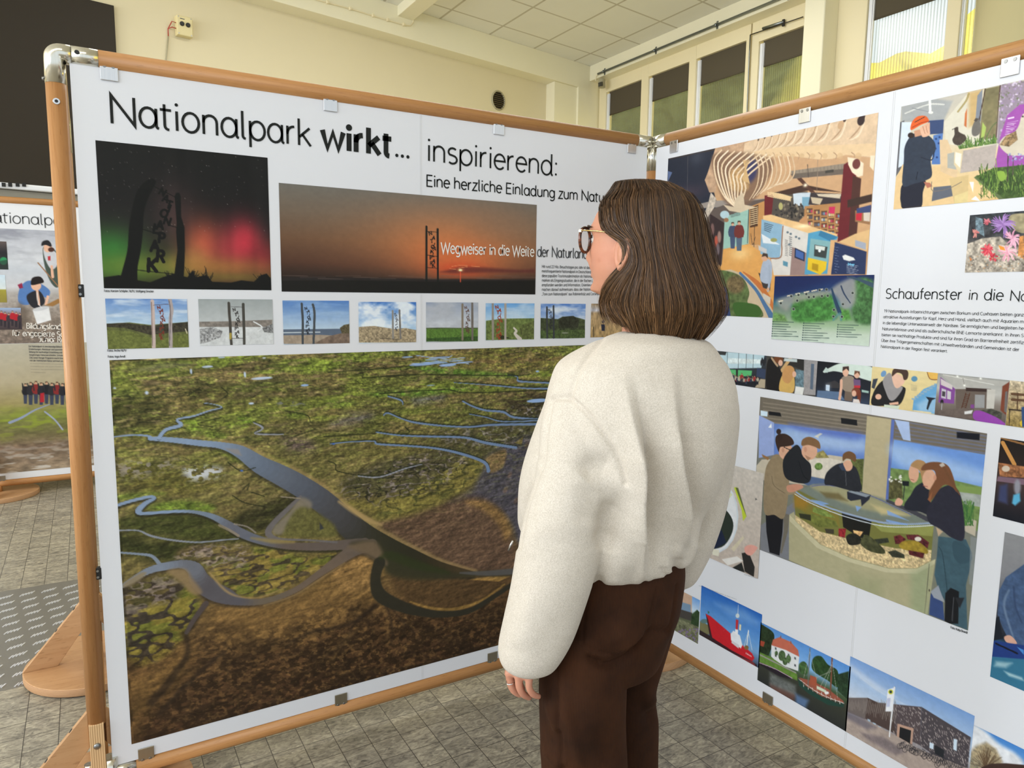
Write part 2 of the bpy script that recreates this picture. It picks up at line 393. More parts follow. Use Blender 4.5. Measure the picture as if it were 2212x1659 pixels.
MB().obox(sp+np.array([-.045, -.035, -.02]), (.02, 0, .006), (0, .022, 0), (-.004, 0, .024)).build('lens_flap', plain('dark_lens', (70, 68, 60), .3), dl, .004)

# window opener rods (dark) beside the fourth window
od = thing('window_opener', at_x(1240+1620/4.254, 40+150/4.254, XW-.04), 'dark metal window opener rod with sliding arm on the fourth window frame', 'window opener')
def wo(x, y): return at_x(1240+x/4.254, 40+y/4.254, XW-.04)
MB().tube([wo(1620, 150), wo(1612, 300), wo(1590, 850), wo(1588, 1000)], .006, 8).build('vertical_rod', M['zinc'], od)
MB().tube([wo(1620, 150), wo(2104, -15)], .005, 8).build('top_rod', plain('dark_steel', (72, 66, 56), .4, .8), od)
MB().tube([wo(1735, 92), wo(1930, 30)], .013, 10).build('slide', M['zinc'], od)
MB().obox(wo(1925, 40), (.01, 0, 0), (0, .012, 0), (0, 0, .03)).build('arm_joint', M['black'], od, .003)

# round vent in the back wall
vc = on_back(1076, 217); vr = .102
vt = thing('round_vent', vc, 'round dark louvred vent in the cream back wall above the board', 'vent')
ring = MB(); th = np.linspace(0, 2*math.pi, 41)
vz = np.array([0, 0, 1.0]); vb = vc-BN*.006
ring.tube([vb+BT*math.cos(t)*vr*.9*1.02+vz*math.sin(t)*vr for t in th], .010, 8, False).build('vent_ring', M['grey_pl'], vt)
bk = MB(); n = 40; bk.add([vb+BN*.004]+[vb+BN*.004+BT*math.cos(t)*vr*.9+vz*math.sin(t)*vr for t in th[:-1]], [(0, 1+(i+1) % n, 1+i) for i in range(n)]); bk.build('vent_back', M['black'], vt)
for i in range(9):
    h = -vr*.86+i*vr*.215; w = math.sqrt(max(1e-4, vr*vr-h*h))*.9*.95
    MB().obox(vb-BN*.004+vz*h, BT*w, BN*.007+vz*.004, vz*.0022-BN*.001).build('louvre', plain('brown_louvre', (92, 74, 48), .5), vt)

# yellowed control box with two round holes and its wires
c = on_back(394, 61); cb2 = thing('control_box', c, 'small yellowed control box with two black knobs on the back wall', 'control box')
k0 = c-BN*.035
M['old_pl'] = plain('yellowed_plastic', (226, 211, 158), .4)
MB().obox(k0, BT*.062, BN*.035, vz*.078).build('box_body', M['old_pl'], cb2, .006)
for s in (-1, 1):
    kb = MB(); pc = k0-BN*.036+BT*.024*s+vz*.012
    kb.tube([pc, pc-BN*.012], [.019, .016], 18); kb.build('knob', M['black'], cb2, .002)
for a in (-1, 1):
    for b in (-1, 1):
        pc = k0-BN*.035+BT*.05*a+vz*.066*b; MB().tube([pc, pc-BN*.002], .005, 10).build('screw', M['screw'], cb2)
lt = MB(); lt.obox(k0-BN*.0352+vz*.052-BT*.02, BT*.018, BN*.0004, vz*.003); lt.build('printed_line', M['ink_soft'], cb2)
red = plain('red_wire_sleeve', (176, 62, 44), .4)
w = on_back(362, 60)-BN*.012
for dz in (0, -.045):
    pw = k0-BT*.062+vz*(.02+dz); MB().tube([pw, pw-BT*.03+vz*.004, w+vz*(-.01), w-vz*.075], .004, 8).build('red_wire', red, cb2)
wl = on_back(358, 130)-BN*.008
MB().tube([w-vz*.07, wl, wl-vz*.9], .0055, 8).build('wall_lead', M['grey_pl'], cb2)

# large dark panel with its tray on the back wall, left
da, db_ = on_back(246, 12, WOFF-.03), on_back(100, 402, WOFF-.03)
xr, zt, zl = float(da[0]), float(da[2]), float(db_[2])
M['dark'] = wallmat('dark_brown_board', (50, 43, 33), .55)
dp = thing('projection_board', (xr-1.6, bw(xr-1.6, WOFF), zl), 'large dark brown board on the cream back wall', 'board')
MB().prism([(xr, bw(xr, WOFF-.03), zl), (xr-3.2, bw(xr-3.2, WOFF-.03), zl), (xr-3.2, bw(xr-3.2, WOFF-.001), zl), (xr, bw(xr, WOFF-.001), zl)], (0, 0, zt-zl)).build('board_face', M['dark'], dp, .003)
tr = MB(); zt2 = zl-.005
tr.prism([(xr, bw(xr, WOFF-.08), zt2-.045), (xr-3.2, bw(xr-3.2, WOFF-.08), zt2-.045), (xr-3.2, bw(xr-3.2, WOFF-.002), zt2-.045), (xr, bw(xr, WOFF-.002), zt2-.045)], (0, 0, .045))
tr.build('tray', M['rail_white'], dp, .012, 3)
tb = MB(); tb.prism([(xr, bw(xr, WOFF-.05), zt2-.12), (xr-3.2, bw(xr-3.2, WOFF-.05), zt2-.12), (xr-3.2, bw(xr-3.2, WOFF-.002), zt2-.12), (xr, bw(xr, WOFF-.002), zt2-.12)], (0, 0, .07)); tb.build('tray_back', plain('grey_tray_metal', (138, 134, 122), .5), dp)
for px_ in (8, 22, 38, 52):
    p = on_back(px_, 399, WOFF-.085); MB().obox(p, BT*.012, BN*.004, vz*.014).build('tray_slot', M['black'], dp)

# tread plate in the floor, left
a0, a1 = at_z(170, 1251, 0), at_z(45, 1484, 0)
xs0, xs1, ya_, yb_ = -2.4, .55, float(a1[1]), float(a0[1])
M['tread'] = brushed('aluminium_tread_plate', (172, 168, 160), .45, 0)
tp = thing('tread_plate', ((xs0+xs1)/2, (ya_+yb_)/2, 0), 'aluminium tread plate with rows of ribs set in the floor', 'floor plate')
MB().box((xs0, ya_, -.01), (xs1, yb_, .0006)).build('plate', M['tread'], tp)
rbm = MB(); step = .089; ry = .086
i = 0; y = ya_+.03
while y < yb_-.03:
    x = -1.25-(.012*i)
    while x < .05:
        for k in range(5):
            cx_, cy_ = x-.025+k*.0115, y+(k-2)*.004
            rbm.obox((cx_, cy_, .0012), (.0026, .0, 0), (.006, .0115, 0), (0, 0, .0024))
        x += step
    y += ry; i += 1
rib = rbm.build('tread_ribs', plain('polished_rib_tops', (222, 222, 224), .3, .35), tp); rib['kind'] = 'stuff'  # lighter grey puts the ribs' bright highlights into their colour

# hedge and meadow seen blurred through the ribbed panes
YEL0, YEL1 = 7.5-7.5, 5.2-7.5              # hedge object is centred at y = 7.5
def hedge_mat():
    t = NT('sunlit_hedge_leaves'); t.pr(.9, 0, .1); o = t.obj()
    n1 = t.noise(t.mapping((1, .55, 1.2)), 1.3, 4); n2 = t.noise(o, 5.0, 3)
    c = t.ramp(n1, [(.30, L3((34, 40, 26))), (.46, L3((48, 56, 32))), (.60, L3((78, 84, 52))), (.72, L3((46, 56, 32)))])
    sep = t.n('ShaderNodeSeparateXYZ'); t.l(o, sep.inputs[0])
    yel = t.ramp(t.math('MULTIPLY_ADD', sep.outputs[1], -.32), [(.0, (0, 0, 0, 1)), (.0, (0, 0, 0, 1))])
    f = t.n('ShaderNodeMapRange'); f.inputs['From Min'].default_value = YEL0; f.inputs['From Max'].default_value = YEL1; t.l(sep.outputs[1], f.inputs['Value'])
    c2 = t.mix(n2, L3((250, 240, 96)), L3((246, 214, 120)))
    t.base(t.mix(f.outputs[0], c, c2)); t.bump(n2, .6, .05); return t.m
rng = np.random.default_rng(5)
hb = MB(); ny, nz = 110, 26; vs = []
for j in range(nz+1):
    for i in range(ny+1):
        y = -5+25*i/ny; top = 5.35+2.7*min(1, max(0, (y-5.3)/2.2))+.22*math.sin(y*2.1)+.14*math.sin(y*5.3)
        z = top*j/nz; vs.append((10.2+.9*math.sin(z*1.3+y*.7)*.4+rng.normal()*.07+z*.25, y, z))
hb.add(vs, [(j*(ny+1)+i, j*(ny+1)+i+1, (j+1)*(ny+1)+i+1, (j+1)*(ny+1)+i) for j in range(nz) for i in range(ny)], True)
hg = center_origin(hb.build('hedge', hedge_mat())); setp(hg, 'blurred green and yellow hedge outside behind the ribbed windows', 'hedge', kind='stuff')
gr = MB(); gr.box((XW+.2, -9, -.06), (16, 9, -.01)); setp(gr.build('ground', plain('meadow_ground', (214, 208, 160), .9)), kind='structure')
# ================================================================== display boards
S_ = 1.12
def uz(z): return (z-.14)*S_
ZT, ZB, RR = uz(1.995), uz(.222), .0238       # rail axes, tube radius
PT, PB = uz(1.977), uz(.243)                  # panel top and bottom edge
XA0, XBP = -.0336, 1.735*S_                   # left post axis; print plane of board B
XC = XBP+.014                                 # corner post axis
class Board:
    """print plane: to(px,py) gives (u, v) on it, at(u, v, h) a point h in front of it"""
    def __init__(s, o, du, n):
        s.o = np.array(o, float); s.du = np.array(du, float); s.n = np.array(n, float); s.dv = np.array([0, 0, 1.0])
    def to(s, px, py):
        px = np.asarray(px, float); py = np.asarray(py, float)
        d = FW*FPX+np.multiply.outer(px-PCX, RT)-np.multiply.outer(py-PCY, UP)
        t = np.dot(s.o-CAM, s.n)/(d@s.n); X = CAM+d*t[..., None]
        return (X-s.o)@s.du, X[..., 2]
    def at(s, u, v, h=0.0):
        return s.o+s.du*u+s.dv*v+s.n*h
BA = Board((0, 0, 0), (1, 0, 0), (0, -1, 0))
BB = Board((XBP, 0, 0), (0, -1, 0), (-1, 0, 0))
BC = Board((0, 3.5*S_, 0), (1, 0, 0), (0, -1, 0))
BB.u_lo, BB.u_hi = .055, 1.92
TK = .005                                     # panel thickness
def clip(B, u, z, top, fr, dark=False):
    """bent plate screwed to a rail that grips the panel edge"""
    m = M['alu_dark'] if dark else M['alu']; sgn = 1 if top else -1
    c = MB(); w = .021; hh = .024
    a, n, zz = B.du, B.n, np.array([0, 0, 1.0])
    zc_ = z-sgn*.008
    c.obox(B.at(u, zc_, .0032), a*w, n*.0014, zz*hh)
    c.obox(B.at(u, zc_+sgn*(hh-.003), -.006), a*w, n*.009, zz*.003)
    o = c.build('panel_clip', m, fr, .003, 3)
    for k in (-1, 1):
        s = MB(); p = B.at(u+k*.010, zc_+sgn*.012, .0046)
        s.tube([p, p+n*.0014], [.0048, .0042], 12); s.build('screw', M['screw'], o)
    return o
def elbow_arm(mb, p0, d, L=.105, r=RR*1.02):
    d = np.array(d, float); p0 = np.array(p0, float); mb.tube([p0, p0+d*L], r, 28)
def base_foot(fr, x, y, post_r, dirs, zf=0.0):
    """round plywood foot with triangular gussets"""
    n = 64; R0 = .245
    pl = MB(); pl.prism([(x+R0*math.cos(2*math.pi*i/n), y+R0*math.sin(2*math.pi*i/n), zf) for i in range(n)], (0, 0, .034-zf), True)
    b = pl.build('foot_plate', M['ply_edge'], fr, .004)
    b.data.materials.append(M['ply']); b.data.polygons[1].material_index = 1; b.data.polygons[0].material_index = 1
    for k in range(2, len(b.data.polygons)): b.data.polygons[k].use_smooth = True
    for dx, dy in dirs:
        dv = np.array([dx, dy, 0.0]); dv /= np.linalg.norm(dv); tv = np.array([-dv[1], dv[0], 0]); P = np.array([x, y, 0.0])
        r0, r1, ht = .0, .245, .30
        poly = [P+dv*r1+(0, 0, .034), P+dv*(r1-.115)+(0, 0, .034), P+dv*.02+np.array([0, 0, .19]), P+dv*.02+np.array([0, 0, ht])]
        g = MB(); g.prism([q-tv*.011 for q in poly], tv*.022)
        gg = g.build('gusset', M['ply'], fr, .0015)
        sl = (poly[3]-poly[0]); nl = np.cross(sl, tv); nl /= np.linalg.norm(nl); nl = nl if nl[2] > 0 else -nl
        for tt in (.52, .8):
            c = poly[0]+sl*tt+nl*.0004; MB().tube([c-nl*.003, c+nl*.0006], .0065, 12).build('screw_hole', M['black'], gg)
    return b
def post(fr, x, y, z0, z1):
    return MB().tube([(x, y, z0), (x, y, z1)], RR, 40).build('post', M['beech_z'], fr)
def rail(fr, p, q, nm):
    ax = 'beech_x' if abs(p[0]-q[0]) > abs(p[1]-q[1]) else 'beech_y'
    return MB().tube([p, q], RR, 40).build(nm, M[ax], fr)
YR = .010                                     # rail axis sits just behind the print plane
# ---- board A frame (with both of its posts)
fa = thing('exhibition_stand', (XA0, YR, 0), 'white exhibition board headed Nationalpark wirkt inspirierend in a beech tube frame', 'exhibition stand')
LA = .094
rail(fa, (XA0+LA, YR, ZT), (XC-.085, YR, ZT), 'top_rail'); rail(fa, (XA0+.09, YR, ZB), (XC-.07, YR, ZB), 'bottom_rail')
post(fa, XA0, YR, ZB+.165, ZT-.072); post(fa, XC, YR, .034, ZT-.105)
e = MB()
# rounded outer corner
th = np.linspace(0, math.pi/2, 9); rc = .014
path = [(XA0, YR, ZT-.076)]+[(XA0, YR, ZT-rc)]+[(XA0+rc*(1-math.cos(t)), YR, ZT-rc+rc*math.sin(t)) for t in th[1:]]+[(XA0+.036, YR, ZT)]
e.tube(path, RR*1.02, 32); ef = e.build('corner_fitting', M['chrome'], fa)
e2 = MB(); e2.tube([(XA0+.0372, YR, ZT), (XA0+.097, YR, ZT)], RR*1.01, 32); e2.build('rail_sleeve', M['chrome'], fa)
s = MB(); s.tube([(XA0+.050, YR-RR*1.0, ZT+.004), (XA0+.050, YR-RR*1.05, ZT+.004)], .0055, 14); s.build('set_screw', M['black'], ef)
s = MB(); s.tube([(XA0-RR, YR, ZT-.066), (XA0-RR-.006, YR, ZT-.066)], .004, 10); s.build('set_screw', M['screw'], ef)
a = at_y(122, 219, YR-RR*.9); s = MB(); s.tube([(a[0], YR-RR*.97, a[2]), (a[0], YR-RR*1.06, a[2])], [.0085, .0075], 18); sc_ = s.build('post_bolt', M['alu'], fa)
s = MB(); s.tube([(a[0], YR-RR*1.05, a[2]), (a[0], YR-RR*1.075, a[2])], .004, 12); s.build('bolt_socket', M['black'], sc_)
# three-way corner at the right
e = MB(); elbow_arm(e, (XC, YR, ZT), (-1, 0, 0), .088); elbow_arm(e, (XC, YR, ZT), (0, -1, 0), .088); elbow_arm(e, (XC, YR, ZT), (0, 0, -1), .108); e.sphere((XC, YR, ZT), RR*1.03, 24, 16)
cf = e.build('corner_fitting', M['chrome'], fa)
for a, b in (((XC-.035, YR-RR, ZT+.006), (XC-.035, YR-RR*1.05, ZT+.006)), ((XC-RR, YR-.035, ZT+.006), (XC-RR*1.05, YR-.035, ZT+.006)), ((XC-RR*.75, YR-RR*.75, ZT-.05), (XC-RR*.8, YR-RR*.8, ZT-.05))):
    MB().tube([a, b], .0045, 10).build('set_screw', M['screw'], cf)
# square plywood post end, bolt, steel shoes and foot at the left
pe = MB(); pe.box((XA0-.020, YR-.026, .034), (XA0+.017, YR+.020, ZB+.172)); po = pe.build('post_end', M['ply_insert'], fa, .002)
b_ = at_y(210, 1612, YR-.026); s = MB(); s.sphere((b_[0], YR-.026, b_[2]), .0095, 16, 10, (1, .6, 1)); s.build('post_bolt', M['screw'], po)
sh = MB(); sh.tube([(XA0+.026, YR-.004, .034), (XA0+.026, YR-.004, ZB+.052)], .021, 28); sh.tube([(XA0+.02, YR, ZB), (XA0+.092, YR, ZB)], RR*1.02, 28); sh.tube([(XA0-.026, YR+.0, .034), (XA0-.026, YR+.0, ZB+.045)], .012, 20)
sh.build('steel_shoe', M['chrome'], fa)
base_foot(fa, XA0, YR, RR, [(-1, .12), (1, .35)]); 
base_foot(fa, XC, YR, RR, [(1, .3), (.2, 1)])
for px_, py_ in ((235, 147), (713, 217), (1077, 271), (1364, 314)): clip(BA, float(BA.to(px_, py_)[0]), PT, True, fa)
for px_, py_ in ((316, 1635), (736, 1507), (1063, 1422)): clip(BA, float(BA.to(px_, py_)[0]), PB, False, fa, True)
for px_, py_ in ((172, 628), (211, 1237)):     # black hinge plates on the post edge
    p = at_y(px_, py_, YR); h = MB(); h.box((XA0+RR*.86, YR-.012, p[2]-.017), (XA0+RR+.010, YR+.006, p[2]+.017)); hp = h.build('hinge_plate', M['black'], fa, .002)
    for dz in (-.009, .009): MB().tube([(XA0+RR+.001, YR-.012, p[2]+dz), (XA0+RR+.001, YR-.014, p[2]+dz)], .0035, 10).build('screw', M['screw'], hp)
# ---- board B frame
LB = -1.96
fb = thing('exhibition_stand', (XC, LB/2, 0), 'white exhibition board headed Schaufenster in die Natur with museum pictures in a beech tube frame', 'exhibition stand')
rail(fb, (XC, YR-.085, ZT), (XC, LB, ZT), 'top_rail'); rail(fb, (XC, YR-.06, ZB), (XC, LB, ZB), 'bottom_rail'); post(fb, XC, LB-.03, .034, ZT)
base_foot(fb, XC, LB-.03, RR, [(-1, 0), (1, 0)])
for px_, py_ in ((1457, 309), (1740, 243), (2184, 137)): clip(BB, float(BB.to(px_, py_)[0]), PT-.006, True, fb)
clip(BB, float(BB.to(1659, 1516)[0]), PB-.008, False, fb, True); clip(BB, .12, PB-.008, False, fb, True); clip(BB, 1.28, PB-.008, False, fb, True)
# ---- narrow frame D that runs back from the left post behind board A
LD = .92
fd = thing('exhibition_stand', (XA0, LD, 0), 'narrow exhibition board seen edge-on behind the left beech post, on its own round plywood foot', 'exhibition stand')
post(fd, XA0, LD, .034, ZT-.10); rail(fd, (XA0, YR+.03, ZT), (XA0, LD-.08, ZT), 'top_rail'); rail(fd, (XA0, YR+.03, ZB), (XA0, LD-.02, ZB), 'bottom_rail')
e = MB(); e.tube([(XA0, LD-.085, ZT), (XA0, LD-.012, ZT), (XA0, LD, ZT-.012), (XA0, LD, ZT-.105)], RR*1.02, 28); e.build('corner_fitting', M['chrome'], fd)
base_foot(fd, XA0, LD, RR, [(-1, .0), (1, -.25)], .0035)
# ---- frame C in the background, left
YC = 3.5*S_+YR; XC1 = XA0+1.99; XC0 = -1.12
xc0, xc1 = -1.32, .66
fc = thing('exhibition_stand', (xc0, YC, 0), 'background exhibition board with beach class and marsh group pictures below the dark board', 'exhibition stand')
rail(fc, (xc0+.06, YC, ZT), (xc1-.06, YC, ZT), 'top_rail'); rail(fc, (xc0+.06, YC, ZB), (xc1-.06, YC, ZB), 'bottom_rail')
post(fc, xc0, YC, .034, ZT-.1); post(fc, xc1, YC, .034, ZT-.1)
for xx, sg in ((xc0, 1), (xc1, -1)):
    e = MB(); e.tube([(xx, YC, ZT-.11), (xx, YC, ZT-.012), (xx+sg*.012, YC, ZT), (xx+sg*.09, YC, ZT)], RR*1.02, 24); e.build('corner_fitting', M['chrome'], fc)
fx = at_z(-14, 1062, .034)
base_foot(fc, -.60, YC, RR, [(0, -1)]); base_foot(fc, xc1, YC, RR, [(1, 0)])
# supporting stub between the foot and the bottom rail
MB().tube([(-.60, YC, .03), (-.60, YC, ZB)], RR, 28).build('post', M['beech_z'], fc)
for u in (.02-.62, .45): clip(BC, u, PT, True, fc)
clip(BC, float(BC.to(4, 1030)[0]), PB, False, fc, True); clip(BC, .4, PB, False, fc, True)

# ---- panels
def panel(B, u0, u1, z0, z1, parent, seams=()):
    p = MB(); c = B.at((u0+u1)/2, (z0+z1)/2, -TK/2)
    p.obox(c, B.du*(u1-u0)/2, B.n*TK/2, np.array([0, 0, (z1-z0)/2])); t = p.build('board_sheet', M['panel'], parent, .0006, 1)
    for u in seams:
        for du, w in ((0, .0006), (-.0045, .0004)):
            s = MB(); s.obox(B.at(u+du, (z0+z1)/2, .0008), B.du*w, B.n*.00012, np.array([0, 0, (z1-z0)/2-.001])); s.build('panel_joint', M['panel_core'], t)
    return t
uA0 = float(BA.to(150, 140)[0]); uA1 = XC-RR-.012
PA = panel(BA, uA0, uA1, PB, PT, fa, (float(BA.to(911, 700)[0]),))
PBN = panel(BB, RR-YR+.014, 1.91, PB-.006, PT-.006, fb, (float(BB.to(1890, 780)[0]),))
PC = panel(BC, xc0+.05, xc1-.05, PB, PT, fc)
MB().box((XA0-.0025, YR+.045, PB), (XA0+.0025, LD-.04, PT)).build('board_sheet', M['panel'], fd)

# ================================================================== lettering: a single-stroke alphabet
def arc(cx, cy, rx, ry, a0, a1, n=None):
    n = n or max(3, int(abs(a1-a0)/20)+1)
    return [(cx+rx*math.cos(math.radians(a0+(a1-a0)*i/(n-1))), cy+ry*math.sin(math.radians(a0+(a1-a0)*i/(n-1)))) for i in range(n)]
XH, AS, CP, DS = .50, .74, .70, -.21
def _glyphs():
    G = {}; O = lambda w: arc(w/2, XH/2, w/2, XH/2, 0, 360, 21)
    bowl = lambda x, w: arc(x+w/2, XH/2, w/2, XH/2, 0, 360, 21)
    G['a'] = (.50, [bowl(.03, .40), [(.43, XH), (.43, .10)]+arc(.49, .07, .06, .07, 180, 270, 4)])
    G['b'] = (.50, [[(.05, AS), (.05, 0)], bowl(.05, .40)])
    G['c'] = (.41, [arc(.24, XH/2, .20, XH/2, 50, 310, 15)])
    G['d'] = (.50, [[(.43, AS), (.43, .10)]+arc(.49, .07, .06, .07, 180, 270, 4), bowl(.03, .40)])
    G['e'] = (.46, [[(.04, .27), (.43, .27)]+arc(.235, XH/2, .195, XH/2, 6, 318, 18)])
    G['f'] = (.28, [[(.12, 0), (.12, .60)]+arc(.24, .60, .12, .14, 180, 90, 5), [(.01, XH), (.26, XH)]])
    G['g'] = (.50, [bowl(.03, .40), [(.43, XH), (.43, -.06)]+arc(.24, -.06, .19, .15, 0, -140, 9)])
    G['h'] = (.48, [[(.06, AS), (.06, 0)], [(.06, .30)]+arc(.235, .32, .175, .18, 180, 0, 10)+[(.41, 0)]])
    G['i'] = (.16, [[(.08, XH), (.08, 0)], 'dot', (.08, .665)])
    G['j'] = (.16, [[(.08, XH), (.08, -.10)]+arc(-.02, -.10, .10, .11, 0, -90, 5), 'dot', (.08, .665)])
    G['k'] = (.43, [[(.06, AS), (.06, 0)], [(.38, XH), (.07, .23)], [(.16, .31), (.41, 0)]])
    G['l'] = (.20, [[(.07, AS), (.07, .08)]+arc(.15, .08, .08, .08, 180, 270, 4)])
    G['m'] = (.75, [[(.06, XH), (.06, 0)], [(.06, .32)]+arc(.215, .33, .155, .17, 180, 0, 9)+[(.37, 0)], [(.37, .32)]+arc(.525, .33, .155, .17, 180, 0, 9)+[(.68, 0)]])
    G['n'] = (.48, [[(.06, XH), (.06, 0)], [(.06, .30)]+arc(.235, .32, .175, .18, 180, 0, 10)+[(.41, 0)]])
    G['o'] = (.49, [bowl(.035, .42)])
    G['p'] = (.50, [[(.05, XH), (.05, DS)], bowl(.05, .41)])
    G['q'] = (.50, [[(.43, XH), (.43, DS)], bowl(.03, .40)])
    G['r'] = (.31, [[(.06, XH), (.06, 0)], [(.06, .27)]+arc(.25, .29, .19, .20, 180, 85, 6)])
    G['s'] = (.38, [arc(.19, .375, .145, .125, 40, 250, 9)[:-1]+arc(.185, .13, .155, .13, 80, -140, 10)])
    G['t'] = (.31, [[(.11, .64), (.11, .10)]+arc(.21, .10, .10, .10, 180, 275, 5), [(.0, XH), (.28, XH)]])
    G['u'] = (.48, [[(.06, XH), (.06, .18)]+arc(.235, .18, .175, .18, 180, 360, 10)+[(.41, XH)], [(.41, XH), (.41, 0)]])
    G['v'] = (.42, [[(.02, XH), (.21, 0), (.40, XH)]])
    G['w'] = (.66, [[(.02, XH), (.17, 0), (.33, .46), (.49, 0), (.64, XH)]])
    G['x'] = (.42, [[(.03, XH), (.39, 0)], [(.39, XH), (.03, 0)]])
    G['y'] = (.43, [[(.02, XH), (.22, 0)], [(.41, XH), (.20, -.06), (.13, -.18), (.04, -.20)]])
    G['z'] = (.40, [[(.04, XH), (.36, XH), (.03, 0), (.38, 0)]])
    G['ß'] = (.47, [[(.06, 0), (.06, .56)]+arc(.22, .56, .16, .17, 180, 0, 8)+[(.36, .50), (.24, .40)], arc(.24, .19, .18, .20, 85, -130, 9)])
    for a, b in (('ä', 'a'), ('ö', 'o'), ('ü', 'u')):
        w, st = G[b]; G[a] = (w, st+['dot', (w/2-.11, .66), 'dot', (w/2+.09, .66)])
    C = CP
    G['A'] = (.58, [[(.02, 0), (.29, C), (.56, 0)], [(.10, .22), (.48, .22)]])
    G['B'] = (.54, [[(.07, 0), (.07, C), (.28, C)]+arc(.28, .53, .17, .17, 90, -90, 8)+[(.07, .36)], [(.28, .36)]+arc(.28, .18, .20, .18, 90, -90, 8)+[(.07, 0)]])
    G['C'] = (.58, [arc(.34, C/2, .29, C/2, 48, 312, 16)])
    G['D'] = (.64, [[(.07, 0), (.07, C), (.26, C)]+arc(.26, C/2, .32, C/2, 90, -90, 12)+[(.07, 0)]])
    G['E'] = (.49, [[(.44, C), (.07, C), (.07, 0), (.45, 0)], [(.07, .37), (.40, .37)]])
    G['F'] = (.46, [[(.42, C), (.07, C), (.07, 0)], [(.07, .35), (.38, .35)]])
    G['G'] = (.63, [arc(.34, C/2, .29, C/2, 52, 340, 17)+[(.60, .33), (.38, .33)]])
    G['H'] = (.64, [[(.07, 0), (.07, C)], [(.57, 0), (.57, C)], [(.07, .36), (.57, .36)]])
    G['I'] = (.20, [[(.10, 0), (.10, C)]])
    G['J'] = (.32, [[(.23, C), (.23, .16)]+arc(.10, .16, .13, .16, 0, -110, 6)])
    G['K'] = (.55, [[(.07, 0), (.07, C)], [(.50, C), (.07, .28)], [(.20, .40), (.53, 0)]])
    G['L'] = (.45, [[(.07, C), (.07, 0), (.43, 0)]])
    G['M'] = (.76, [[(.07, 0), (.07, C), (.38, .20), (.69, C), (.69, 0)]])
    G['N'] = (.68, [[(.07, 0), (.07, C), (.61, 0), (.61, C)]])
    G['O'] = (.72, [arc(.36, C/2, .31, C/2, 0, 360, 23)])
    G['P'] = (.51, [[(.07, 0), (.07, C), (.27, C)]+arc(.27, .51, .19, .19, 90, -90, 9)+[(.07, .32)]])
    G['R'] = (.55, [[(.07, 0), (.07, C), (.27, C)]+arc(.27, .52, .18, .18, 90, -90, 9)+[(.07, .34)], [(.28, .34), (.50, 0)]])
    G['S'] = (.50, [arc(.25, .52, .18, .18, 35, 260, 10)[:-1]+arc(.24, .18, .20, .18, 80, -145, 11)])
    G['T'] = (.52, [[(.26, 0), (.26, C)], [(.02, C), (.50, C)]])
    G['U'] = (.63, [[(.07, C), (.07, .24)]+arc(.315, .24, .245, .24, 180, 360, 11)+[(.56, C)]])
    G['Ü'] = (.63, G['U'][1]+['dot', (.22, .84), 'dot', (.42, .84)])
    G['V'] = (.56, [[(.02, C), (.28, 0), (.54, C)]])
    G['W'] = (.88, [[(.02, C), (.23, 0), (.44, .62), (.65, 0), (.86, C)]])
    G['Z'] = (.53, [[(.05, C), (.48, C), (.04, 0), (.50, 0)]])
    G['1'] = (.44, [[(.10, .55), (.26, C), (.26, 0)]]); G['9'] = (.50, [arc(.25, .50, .19, .20, 0, 360, 16), [(.44, .50), (.38, .22), (.22, 0)]])
    G['2'] = (.50, [arc(.25, .52, .18, .18, 160, -30, 9)+[(.05, 0), (.45, 0)]])
    G['.'] = (.18, ['dot', (.08, .04)]); G[':'] = (.20, ['dot', (.09, .05), 'dot', (.09, .43)]); G[','] = (.18, [[(.10, .05), (.05, -.10)]])
    G['-'] = (.34, [[(.05, .26), (.29, .26)]]); G[' '] = (.22, []); G['„'] = (.28, [[(.10, .05), (.05, -.10)], [(.21, .05), (.16, -.10)]])
    G['"'] = (.28, [[(.08, .72), (.06, .58)], [(.20, .72), (.18, .58)]]); G[';'] = (.2, [[(.10, .05), (.05, -.10)], 'dot', (.09, .43)])
    return G
GL = _glyphs()
def text_strokes(txt, track=0.03):
    """-> list of (polyline, is_dot) in em units, and the width"""
    x = 0; out = []
    for ch in txt:
        w, st = GL.get(ch, GL['-']); k = 0
        while k < len(st):
            if isinstance(st[k], str): d = st[k+1]; out.append(([(x+d[0], d[1])], True)); k += 2
            else: out.append(([(x+a, b) for a, b in st[k]], False)); k += 1
        x += w+track
    return out, x-track
def stroke_mesh(mb, poly, w, place, h):
    """flat ribbon with round ends along a polyline; place(x, y, h) -> point"""
    p = np.array(poly, float); keep = [0]+[i for i in range(1, len(p)) if np.hypot(*(p[i]-p[i-1])) > 1e-7]; p = p[keep]; n = len(p)
    if n == 1:
        k = 14; vs = [place(p[0][0]+w*math.cos(2*math.pi*i/k), p[0][1]+w*math.sin(2*math.pi*i/k), h) for i in range(k)]
        mb.add(vs, [tuple(range(k))]); return
    closed = np.hypot(*(p[0]-p[-1])) < 1e-6
    L, Rr = [], []
    for i in range(n):
        a = p[i]-p[i-1] if i > 0 else (p[i]-p[n-2] if closed else p[1]-p[0])
        b = p[i+1]-p[i] if i < n-1 else (p[1]-p[0] if closed else p[i]-p[i-1])
        a = a/(np.hypot(*a)+1e-9); b = b/(np.hypot(*b)+1e-9); t = a+b; t = t/(np.hypot(*t)+1e-9)
        nn = np.array([-t[1], t[0]]); c = max(.28 if w < .01 else .62, abs(np.dot(nn, np.array([-a[1], a[0]])))); q = nn*(w/2)/c
        L.append(p[i]+q); Rr.append(p[i]-q)
    vs = [place(*q, h) for q in L]+[place(*q, h) for q in Rr]
    mb.add(vs, [(n+i, n+i+1, i+1, i) for i in range(n-1)])
